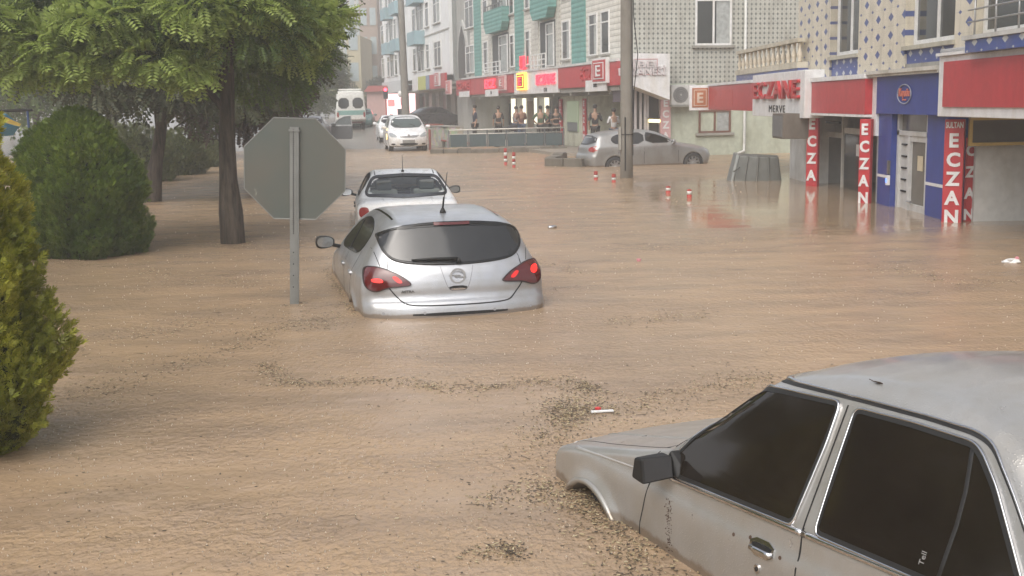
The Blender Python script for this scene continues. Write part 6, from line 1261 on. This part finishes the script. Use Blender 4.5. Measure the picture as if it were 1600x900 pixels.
def conifer(label, base, h_, prof, mat, n, sz, seed, lumps=14, name='conifer_shrub', mat_in=None):
    """columnar cypress: upright flat sprays of scale foliage on lumpy shoulders round stems and a darker core"""
    o = thing(name, base, label, 'shrub'); rs = np.random.RandomState(seed); t = MB()
    t.tube([(0, 0, -.6), (0, 0, h_ * .8)], [.07, .02], 6)
    for k in range(24): a = rs.rand() * 6.28; z_ = h_ * rs.rand() * .8; r0 = np.interp(z_, [q_[0] for q_ in prof], [q_[1] for q_ in prof]); t.tube([(0, 0, z_ * .8), (r0 * .8 * math.cos(a), r0 * .8 * math.sin(a), z_ + .1)], [.018, .006], 4)
    t.build('stems', BARK, o)
    LA_, LZ, LR = rs.rand(lumps * 4) * 6.283, rs.rand(lumps * 4) * h_, .5 + .5 * rs.rand(lumps * 4)
    ang = rs.rand(n) * 6.283; pz = np.array([q_[0] for q_ in prof]); pr = np.array([q_[1] for q_ in prof]); zc = rs.rand(n * 3) * (h_ + .1) - .1; rr = np.interp(zc, pz, pr); keep = rs.rand(n * 3) < (rr + .05) / (pr.max() + .05); zc = zc[keep][:n]; n = len(zc); ang = ang[:n]; rr = np.interp(zc, pz, pr)
    lump = np.zeros(n)
    for a, z_, l in zip(LA_, LZ, LR):
        da = np.abs((ang - a + math.pi) % (2 * math.pi) - math.pi) * rr; lump = np.maximum(lump, l * np.exp(-(da ** 2 + (zc - z_) ** 2 * .7) / (2 * (pr.max() * .23) ** 2)))
    depth = rs.rand(n) ** 2.2 * .35; rad = rr * (.66 + .50 * lump - depth) + rs.randn(n) * .01
    C = np.stack([rad * np.cos(ang), rad * np.sin(ang), zc], 1); out = np.stack([np.cos(ang), np.sin(ang), np.zeros(n)], 1)
    ax = out * (.55 + .3 * rs.rand(n))[:, None] + rs.randn(n, 3) * .28; ax[:, 2] += .75; ax /= np.linalg.norm(ax, axis=1, keepdims=True)
    sd_ = np.cross(ax, out + rs.randn(n, 3) * .6); sd_ /= np.linalg.norm(sd_, axis=1, keepdims=True); nn = np.cross(sd_, ax); L = sz * (.6 + .7 * rs.rand(n)); V = []
    tw = [(0, 0, 1.0, 0), (.15, .28, .62, .55), (.15, -.28, .62, -.55), (.45, .2, .45, .5), (.45, -.2, .45, -.5), (.0, .35, .4, .9), (.0, -.35, .4, -.9)]
    for (t0, _, ln, sp_) in tw:
        d = ax * math.cos(sp_) + sd_ * math.sin(sp_); d = d + nn * (rs.randn(n) * .12)[:, None]; b = C + ax * (L * t0)[:, None]; w_ = (L * .075)[:, None]; pv = np.cross(d, nn); tip = b + d * (L * ln)[:, None]; mid = b + d * (L * ln * .55)[:, None]
        V.append(np.stack([b, mid + pv * w_, tip, mid - pv * w_], 1))
    V = np.concatenate(V, 0); nv = len(V); me = bpy.data.meshes.new('foliage'); me.vertices.add(nv * 4); me.vertices.foreach_set('co', V.reshape(-1).astype(np.float32)); me.loops.add(nv * 4); me.loops.foreach_set('vertex_index', np.arange(nv * 4, dtype=np.int32)); me.polygons.add(nv); me.polygons.foreach_set('loop_start', np.arange(0, nv * 4, 4, dtype=np.int32)); me.update(); me.validate()
    link('foliage', me, mat, o)
    # closed core in a darker green so the sky does not show through
    cr = MB(); nz_, na_ = 14, 18; zz = [h_ * k / nz_ for k in range(nz_ + 1)]
    for k, z_ in enumerate(zz):
        r0 = np.interp(z_, pz, pr) * .58
        for j in range(na_): a = 2 * math.pi * j / na_; r1 = r0 * (1 + .12 * math.sin(3 * a + z_ * 7)); cr.v.append((r1 * math.cos(a), r1 * math.sin(a), z_ - .15))
    for k in range(nz_):
        for j in range(na_): a, b = k * na_ + j, k * na_ + (j + 1) % na_; cr.f.append((a, b, b + na_, a + na_))
    cr.f.append(tuple(nz_ * na_ + j for j in range(na_))); cr.build('inner_core', mat_in or M('inner_core', (.045, .055, .015), 1.0, bmp=1.0, bscale=30), o)
    return o
CY = leafmat('cypress_yellow', (.22, .23, .025), (.50, .48, .07), (.17, .19, .025), trans=.35); CG = leafmat('cypress_green', (.10, .165, .02), (.23, .30, .04), (.085, .14, .02), trans=.35)
q = G(-45, 700); conifer('yellow green cypress reaching in at the left edge, closest of the shrubs', (q.x, q.y, 0), 2.3, [(-.1, .22), (.05, .36), (.25, .58), (.42, .64), (.62, .60), (.8, .56), (1.1, .52), (1.4, .44), (1.66, .40), (1.95, .30), (2.3, .05)], CY, 17000, .066, 21, 16)
q = G(100, 408); conifer('big rounded dark green conifer shrub standing in water at the left', (q.x, q.y + .8, 0), 2.05, [(-.1, .74), (.2, .88), (.6, .93), (1.0, .90), (1.35, .78), (1.7, .54), (1.9, .3), (2.05, .05)], CG, 22000, .09, 22, 26)
for k, (px_, py_, s_, lb) in enumerate(((205, 285, 1.1, 'small yellow green shrub just right of the big rounded conifer'), (275, 274, .95, 'low shrub between the leaning trunk and the nearest trunk'), (160, 262, 1.15, 'pale shrub behind the big rounded conifer'), (310, 262, .7, 'lowest far shrub beside the nearest trunk'))):
    q = G(px_, py_); conifer(lb, (q.x, q.y + .6, 0), 1.5 * s_, [(-.1, .9 * s_), (.4, 1.05 * s_), (.9, .95 * s_), (1.3 * s_, .5 * s_), (1.5 * s_, .05)], leafmat('shrub_olive', (.08, .10, .03), (.15, .17, .05)) if 'shrub_olive' not in _mc else _mc['shrub_olive'], 3500, .13, 30 + k, 10, 'shrub')
# park trees out to the left and behind: what the wet cars mirror
for k, (x_, y_, lb) in enumerate(((-8.5, 3.0, 'park tree left of the camera'), (-10, -3, 'park tree behind and left of the camera'), (-9.5, 9, 'park tree left of the closest cypress'))):
    rs = random.Random(90 + k); bl = [(0, 0, 3.6, 1.9, .9)] + [(rs.uniform(-1.8, 1.8), rs.uniform(-2.2, 2.2), rs.uniform(2.2, 5.0), rs.uniform(1.0, 1.5), .8) for _ in range(7)]
    tree(lb, (x_, y_, 0), 2.6, .16, (.1, 0), bl, LG, 1500, .5, 91 + k, 7, .5, pinn=4, inner=.15)

# ------------------------------------------------------------------ playground canopy at the far left
q = AT(12, 176, 30); o = thing('play_canopy', (q.x, 30, 0), 'blue and yellow fabric canopy under a dark bar at the far left', 'canopy')
MB().tube([(-1.6, 0, 2.03), (.62, 0, 2.06)], .035, 6).build('bar', BLACK, o); MB().add([(-1.6, 0, 2.0), (.0, -.1, 1.98), (.25, .1, 1.70), (-.1, .5, 1.45), (-1.6, .5, 1.3)], [(0, 1, 2, 3, 4)]).build('blue_fabric', M('fabric_blue', (.05, .28, .50), .6), o); MB().add([(-.7, -.15, 2.02), (.0, -.15, 1.9), (.35, -.1, 1.72), (.30, -.12, 1.66), (-.15, -.16, 1.80), (-.75, -.16, 1.92)], [(0, 1, 2, 3, 4, 5)]).build('yellow_fabric', M('fabric_yellow', (.60, .42, .07), .6), o)
for x_ in (-1.5, .5): MB().tube([(x_, 0, -.5), (x_, 0, 2.05)], .03, 6).build('post', M('post_blue', (.06, .12, .3), .6), o)
for c_ in o.children:
    if c_.name.endswith('fabric'): md = c_.modifiers.new('t', 'SOLIDIFY'); md.thickness = .02

# ------------------------------------------------------------------ people under the canopy
def person(label, loc, face, shirt, trousers, skin=(.30, .18, .12), hair=(.02, .015, .012), h_=1.74, arms='down', sleeves='short', bald=False):
    o = thing('person', loc, label, 'person', face); k = h_ / 1.74
    J = {}
    J['pel'] = (0, 0, .95); J['sp'] = (0, .0, 1.12); J['ch'] = (0, .01, 1.33); J['nk'] = (0, .0, 1.50); J['hb'] = (0, -.01, 1.57); J['hd'] = (0, -.015, 1.67)
    for s_, n_ in ((1, 'l'), (-1, 'r')):
        J['sh' + n_] = (.17 * s_, 0, 1.42)
        if arms == 'fold': J['el' + n_] = (.25 * s_, -.04, 1.16); J['wr' + n_] = (.08 * s_, -.22, 1.22); J['ha' + n_] = (-.02 * s_, -.23, 1.23)
        elif arms == 'hips': J['el' + n_] = (.36 * s_, .08, 1.18); J['wr' + n_] = (.20 * s_, -.04, 1.02); J['ha' + n_] = (.16 * s_, -.08, 1.0)
        elif arms == 'phone' and n_ == 'r': J['el' + n_] = (.24 * s_, -.06, 1.15); J['wr' + n_] = (.12 * s_, -.28, 1.30); J['ha' + n_] = (.09 * s_, -.33, 1.36)
        else: J['el' + n_] = (.24 * s_, .03, 1.14); J['wr' + n_] = (.25 * s_, -.05, .90); J['ha' + n_] = (.25 * s_, -.07, .82)
        J['hp' + n_] = (.09 * s_, 0, .90); J['kn' + n_] = (.11 * s_, -.02, .49); J['an' + n_] = (.12 * s_, .02, .09); J['to' + n_] = (.14 * s_, -.14, .04)
    RD = dict(pel=.13, sp=.115, ch=.135, nk=.055, hb=.07, hd=.095, sh=.052, el=.042, wr=.030, ha=.036, hp=.088, kn=.058, an=.042, to=.038)
    E = [('pel', 'sp'), ('sp', 'ch'), ('ch', 'nk'), ('nk', 'hb'), ('hb', 'hd')]
    for n_ in 'lr': E += [('ch', 'sh' + n_), ('sh' + n_, 'el' + n_), ('el' + n_, 'wr' + n_), ('wr' + n_, 'ha' + n_), ('pel', 'hp' + n_), ('hp' + n_, 'kn' + n_), ('kn' + n_, 'an' + n_), ('an' + n_, 'to' + n_)]
    def skinned(name, keys, edges, grow, mat, root_):
        idx = {q_: i for i, q_ in enumerate(keys)}; me = bpy.data.meshes.new(name); me.from_pydata([Vector(J[q_]) * k for q_ in keys], [(idx[a], idx[b]) for a, b in edges], []); ob = bpy.data.objects.new('tmp', me); COL.objects.link(ob)
        md = ob.modifiers.new('s', 'SKIN'); md.use_smooth_shade = True; sk = me.skin_vertices[0].data
        for q_, i in idx.items(): r0 = RD.get(q_, RD.get(q_[:2], .05)) * k + grow; sk[i].radius = (r0, r0 * (.72 if q_ in ('pel', 'sp', 'ch') else 1)); sk[i].use_root = (q_ == root_)
        s2 = ob.modifiers.new('u', 'SUBSURF'); s2.levels = 1; s2.render_levels = 1; bpy.context.view_layer.update()
        m2 = bpy.data.meshes.new_from_object(ob.evaluated_get(bpy.context.evaluated_depsgraph_get())); bpy.data.objects.remove(ob); m2.materials.clear(); m2.name = name; return link(name, m2, mat, o, True)
    keys = list(J); body = skinned('body', keys, E, 0, M('skin_%.2f' % skin[0], skin, .6), 'pel')
    sk = ['pel', 'sp', 'ch'] + [a + n_ for n_ in 'lr' for a in (['sh', 'el'] if sleeves == 'short' else ['sh', 'el', 'wr'])]
    se = [('pel', 'sp'), ('sp', 'ch')] + [('ch', 'sh' + n_) for n_ in 'lr'] + [('sh' + n_, 'el' + n_) for n_ in 'lr'] + ([('el' + n_, 'wr' + n_) for n_ in 'lr'] if sleeves == 'long' else [])
    skinned('shirt', sk, se, .016, shirt, 'pel'); skinned('trousers', ['pel'] + [a + n_ for n_ in 'lr' for a in ('hp', 'kn', 'an')], [('pel', 'hp' + n_) for n_ in 'lr'] + [('hp' + n_, 'kn' + n_) for n_ in 'lr'] + [('kn' + n_, 'an' + n_) for n_ in 'lr'], .018, trousers, 'pel')
    hm = MB(); hm.lathe([(.02, .108), (.06, .095), (.088, .05), (.092, 0), (.07, -.04)], 12, (0, .012, 1.68), cap=True); hm.v = [(a * k, b * k, c * k) for a, b, c in hm.v]; hm.build('hair', M('hair_%.2f' % hair[0], hair, .8), o, True)
    return o
CB, CN, CGn, CW, CBr = M('cloth_black', (.02, .02, .022), .9), M('cloth_navy', (.025, .03, .05), .9), M('cloth_green', (.06, .10, .05), .9), M('cloth_white', (.5, .5, .5), .9), M('cloth_brown', (.13, .06, .045), .9)
JE = M('cloth_jeans', (.06, .08, .12), .9); TR = M('cloth_dark', (.03, .028, .026), .9)
def pp(px_, d_, z=.13): q = AT(px_, 200, d_); return (q.x, q.y, z)
person('man in black shirt standing by the right end of the cream porch', pp(930, 45.5), R(160), CB, TR, arms='phone')
person('person in white top partly behind the concrete pole', pp(959, 44.0), R(200), CW, JE, h_=1.6, arms='fold')
person('man in a green shirt behind the glass railing', pp(845, 51.6), R(170), CGn, TR, arms='hips', h_=1.72)
person('person in dark clothes at the right of the man in green', pp(856, 52.0), R(140), CN, TR, arms='down', h_=1.72)
person('person in a brown top behind the middle of the railing', pp(815, 53.0), R(210), CBr, JE, arms='fold', h_=1.74)
person('lone man in dark clothes behind the left end of the railing', pp(742, 54.0), R(-75), CN, TR, arms='down', h_=1.80)
person('dark figure in front of the maroon shop panel', pp(779, 56.5), R(190), TR, TR, arms='down', h_=1.72)
person('shadowy figure in the shop entrance left of the porch', pp(869, 50.8), R(0), TR, TR, arms='fold', h_=1.70)
person('pale clothed person just left of the figure in brown', pp(807, 55.5), R(120), M('cloth_grey', (.25, .25, .27), .9), JE, arms='down', h_=1.70)
# parked motorbike behind the rail
q = AT(797, 196, 53.2); o = thing('motorcycle', (q.x, 53.2, .13), 'dark motorcycle with its headlamp glinting behind the railing', 'motorcycle', R(20)); mbk = MB()
for x_ in (-.62, .62): w_ = MB(); w_.tube([(x_ + .29 * math.cos(a), 0, .30 + .29 * math.sin(a)) for a in [k * math.pi / 10 for k in range(21)]], .05, 6, False); w_.tube([(x_, -.06, .3), (x_, .06, .3)], .06, 8); w_.build('wheel', BLACK, o, True)
mbk.tube([(-.62, 0, .3), (-.25, 0, .45), (.25, 0, .45), (.45, 0, .95)], .06, 6); mbk.box(-.2, .25, -.12, .12, .28, .60); mbk.tube([(.62, .07, .3), (.42, .07, .95)], .025, 6); mbk.tube([(.62, -.07, .3), (.42, -.07, .95)], .025, 6); mbk.build('frame', M('engine_grey', (.08, .08, .08), .5, .5), o)
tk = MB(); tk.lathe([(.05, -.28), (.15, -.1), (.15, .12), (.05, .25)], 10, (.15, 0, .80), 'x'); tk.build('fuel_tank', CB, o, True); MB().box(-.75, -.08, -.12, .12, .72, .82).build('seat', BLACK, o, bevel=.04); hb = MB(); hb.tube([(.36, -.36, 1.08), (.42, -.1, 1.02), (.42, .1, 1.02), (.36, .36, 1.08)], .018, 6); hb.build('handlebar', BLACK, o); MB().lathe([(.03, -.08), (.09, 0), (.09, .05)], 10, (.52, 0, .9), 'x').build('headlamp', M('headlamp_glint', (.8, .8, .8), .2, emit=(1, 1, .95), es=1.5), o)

# ------------------------------------------------------------------ floating litter, chips of straw and dark scum
def streak(pts, spread, n, rs):
    P = [G(*p_) for p_ in pts]; seg = [(P[i + 1] - P[i]).length for i in range(len(P) - 1)]; tot = sum(seg); out = []
    for _ in range(n):
        t = rs.rand() * tot; i = 0
        while t > seg[i] and i < len(seg) - 1: t -= seg[i]; i += 1
        c = P[i].lerp(P[i + 1], t / seg[i]); wob = .12 * math.sin(c.x * 5) + .09 * math.sin(c.y * 7 + 1)
        g_ = .35 + 1.6 * abs(math.sin(t * 1.7 + tot) * math.sin(t * 4.3)) ; kx, ky = rs.randn() * .035, rs.randn() * .035
        out.append((c.x + rs.randn() * spread * g_ + wob * .6 + kx, c.y + rs.randn() * spread * 1.5 * g_ + wob + ky))
    return out
rs = np.random.RandomState(5); chips = []
ST = [([(90, 622), (200, 600), (270, 575), (350, 548), (430, 512), (520, 500), (560, 480)], .12, 1100), ([(370, 578), (470, 588), (560, 596), (650, 600), (760, 600), (880, 606), (905, 618)], .07, 1300), ([(905, 615), (880, 640), (858, 665), (850, 700)], .07, 1300),
      ([(870, 640), (940, 640), (1010, 625), (1090, 612), (1190, 596)], .09, 900), ([(780, 770), (850, 765), (905, 790), (935, 830), (985, 860), (1040, 893)], .09, 1500), ([(750, 855), (800, 850), (815, 865)], .03, 260), ([(900, 740), (925, 790), (950, 815)], .07, 500), ([(640, 890), (700, 893)], .03, 120),
      ([(940, 500), (1010, 503), (1085, 500)], .05, 200), ([(800, 405), (860, 416), (900, 425), (980, 420)], .09, 220), ([(1350, 415), (1420, 420), (1500, 440), (1600, 446)], .16, 420), ([(960, 395), (1080, 385), (1200, 372), (1320, 352)], .18, 380), ([(830, 300), (1000, 310), (1120, 322)], .2, 200), ([(200, 425), (330, 440), (430, 450)], .22, 500), ([(120, 540), (250, 520), (400, 480)], .25, 400)]
for pts, spr, n in ST: chips += streak(pts, spr, n, rs)
for _ in range(900): q = G(rs.uniform(60, 1590), 260 + 640 * rs.rand() ** .8); chips.append((q.x, q.y))
def chipmesh(name, label, cat, pts, mat, s0, s1, rs):
    v = []; f = []
    for (x_, y_) in pts:
        L = rs.uniform(s0, s1); w_ = L * rs.uniform(.15, .5); a = rs.rand() * 6.28; c, s_ = math.cos(a), math.sin(a); z0 = .003 + rs.rand() * .004; b = len(v); tl = rs.randn() * L * .12
        for (u, t) in ((-L, 0), (-L * .3, w_), (L, w_ * .2), (L * .4, -w_)): v.append((x_ + u * c - t * s_, y_ + u * s_ + t * c, z0 + tl * u / L))
        for (u, t) in ((-L, 0), (-L * .3, w_), (L, w_ * .2), (L * .4, -w_)): v.append((x_ + u * c - t * s_, y_ + u * s_ + t * c, z0 + tl * u / L + .003))
        f += [(b + 4, b + 7, b + 6, b + 5)] + [(b + i, b + (i + 1) % 4, b + 4 + (i + 1) % 4, b + 4 + i) for i in range(4)]
    me = bpy.data.meshes.new(name); me.from_pydata(v, [], f); o = link(name, me, mat); return tag(o, label, cat, kind='stuff')
for (px_, py_, rx, ry, n_, hd_) in ((365, 382, .24, .24, 90, 0), (237, 316, .26, .26, 60, 0), (460, 476, .10, .10, 40, 0), (979, 279, .28, .28, 40, 0)):
    q = G(px_, py_)
    for _ in range(n_): a_ = rs.rand() * 6.28; k_ = 1 + abs(rs.randn()) * .18; chips.append((q.x + rx * k_ * math.cos(a_), q.y + ry * k_ * math.sin(a_)))
for (root_, hw_, x0_, x1_, n_) in ((A.root, .96, -1.9, 1.6, 260), (D.root, .87, -.6, 1.9, 200), (B.root, .9, -1.6, 1.6, 120)):
    ya_ = root_.rotation_euler.z; ux, uy = math.cos(ya_), math.sin(ya_)
    for _ in range(n_): l_ = rs.uniform(x0_, x1_); w_ = (hw_ + abs(rs.randn()) * .05); chips.append((root_.location.x + l_ * ux - w_ * uy, root_.location.y + l_ * uy + w_ * ux))
sel = rs.rand(len(chips))
chipmesh('floating_bark', 'dark bits of bark and scum drifting in curving streaks on the water', 'debris', [c for c, s_ in zip(chips, sel) if s_ < .65], leafmat('scum', (.035, .027, .02), (.14, .105, .07), trans=0.0, rough=.6), .002, .011, rs)
chipmesh('floating_straw', 'pale straw and wood chips drifting on the water', 'debris', [c for c, s_ in zip(chips, sel) if s_ >= .65], leafmat('straw', (.22, .16, .08), (.45, .38, .24), trans=0.0, rough=.6), .004, .014, rs)
# twigs and leaf scraps mixed into the drifts
tw = MB()
for (x_, y_) in [chips[i] for i in rs.choice(len(chips) - 900, 170)]:
    a = rs.rand() * 6.28; L = rs.uniform(.02, .075); r_ = rs.uniform(.0008, .002); p0 = Vector((x_, y_, .004)); p1 = p0 + Vector((math.cos(a) * L, math.sin(a) * L, .003)); p2 = p1 + Vector((math.cos(a + .5) * L * .6, math.sin(a + .5) * L * .6, .001)); tw.tube([p0, p1, p2], [r_, r_, r_ * .5], 4)
tag(tw.build('floating_twigs', M('twig', (.07, .05, .035), .9)), 'thin twigs caught in the drifting scum', 'twigs', kind='stuff')
# rain splashes: little crowns and beads thrown up from the water
sp = MB(); v = []; f = []
for _ in range(5500):
    px_, py_ = rs.uniform(0, 1600), 215 + 685 * rs.rand() ** 1.15
    if px_ > 900 and rs.rand() < .5: continue
    q = G(px_, py_); 
    if q.x > 5.5 and q.y > 15: continue
    w_ = rs.uniform(.0018, .0045) * (1 + q.y * .08); h_ = w_ * rs.uniform(.8, 2.2); b = len(v)
    for k in range(3): a = 2.1 * k + rs.rand(); v.append((q.x + w_ * math.cos(a), q.y + w_ * math.sin(a), -.001))
    v.append((q.x + rs.randn() * .002, q.y + rs.randn() * .002, h_)); f += [(b, b + 1, b + 3), (b + 1, b + 2, b + 3), (b + 2, b, b + 3)]
me = bpy.data.meshes.new('rain_splashes'); me.from_pydata(v, [], f); o = link('rain_splashes', me, M('splash_water', (.47, .39, .30), .3)); tag(o, 'small splashes thrown up by rain all over the brown water', 'rain splashes', kind='stuff')
# churned water by the tipped container
# litter
q = G(941, 645); o = thing('floating_litter', (q.x, q.y, .005), 'white wrapper strip with red cap floating near the old grey car', 'litter', R(8)); MB().box(-.075, .075, -.014, .014, 0, .012).build('wrapper', WHT, o, bevel=.003); MB().lathe([(.02, 0), (.022, .015), (.01, .02)], 8, (-.015, .06, 0)).build('cap', M('cap_red', (.5, .04, .04), .5), o)
q = G(863, 357); o = thing('floating_can', (q.x, q.y, .02), 'silver can floating beyond the silver hatchback', 'can', R(20)); MB().lathe([(.02, -.07), (.03, -.06), (.03, .06), (.02, .07)], 12, axis='x').build('can_body', CHROME, o, True); MB().lathe([(.021, .071), (.018, .074)], 12, axis='x').build('can_end', M('alloy', (0, 0, 0)), o)
q = G(1581, 410); o = thing('floating_bag', (q.x, q.y, .0), 'crumpled pale plastic bag floating at the right edge', 'bag'); mbg = MB(); mbg.lathe([(.02, .05), (.07, .04), (.11, .01), (.10, -.02)], 9); mbg.v = [(a * (1 + .3 * math.sin(i * 2.3)), b * (.7 + .3 * math.cos(i * 1.7)), c) for i, (a, b, c) in enumerate(mbg.v)]; mbg.build('bag_film', WHT, o); MB().lathe([(.02, 0), (.03, .05), (.015, .07)], 6, (.06, 0, 0)).build('pink_print', M('bag_pink', (.5, .2, .22), .6), o)
q = G(998, 408); o = thing('floating_cup', (q.x, q.y, .0), 'small pink cup floating in open water right of the silver hatchback', 'litter'); MB().lathe([(.02, -.02), (.03, .03), (.028, .03), (.018, -.015)], 10).build('cup', M('bag_pink', (0, 0, 0)), o, True)

# ------------------------------------------------------------------ rain haze
hz = MB().box(-178, 158, -16, 228, -2.0, 34).build('haze', None); hm_ = bpy.data.materials.new('rain_haze'); hm_.use_nodes = True; nt = hm_.node_tree; nt.nodes.remove(nt.nodes['Principled BSDF']); pv = nt.nodes.new('ShaderNodeVolumePrincipled'); pv.inputs['Density'].default_value = .0033; pv.inputs['Color'].default_value = (.985, .99, .985, 1); pv.inputs['Anisotropy'].default_value = .2
nt.links.new(pv.outputs[0], nt.nodes['Material Output'].inputs['Volume']); hz.data.materials.append(hm_); tag(hz, 'thin grey veil of falling rain filling the street', 'haze', kind='stuff')
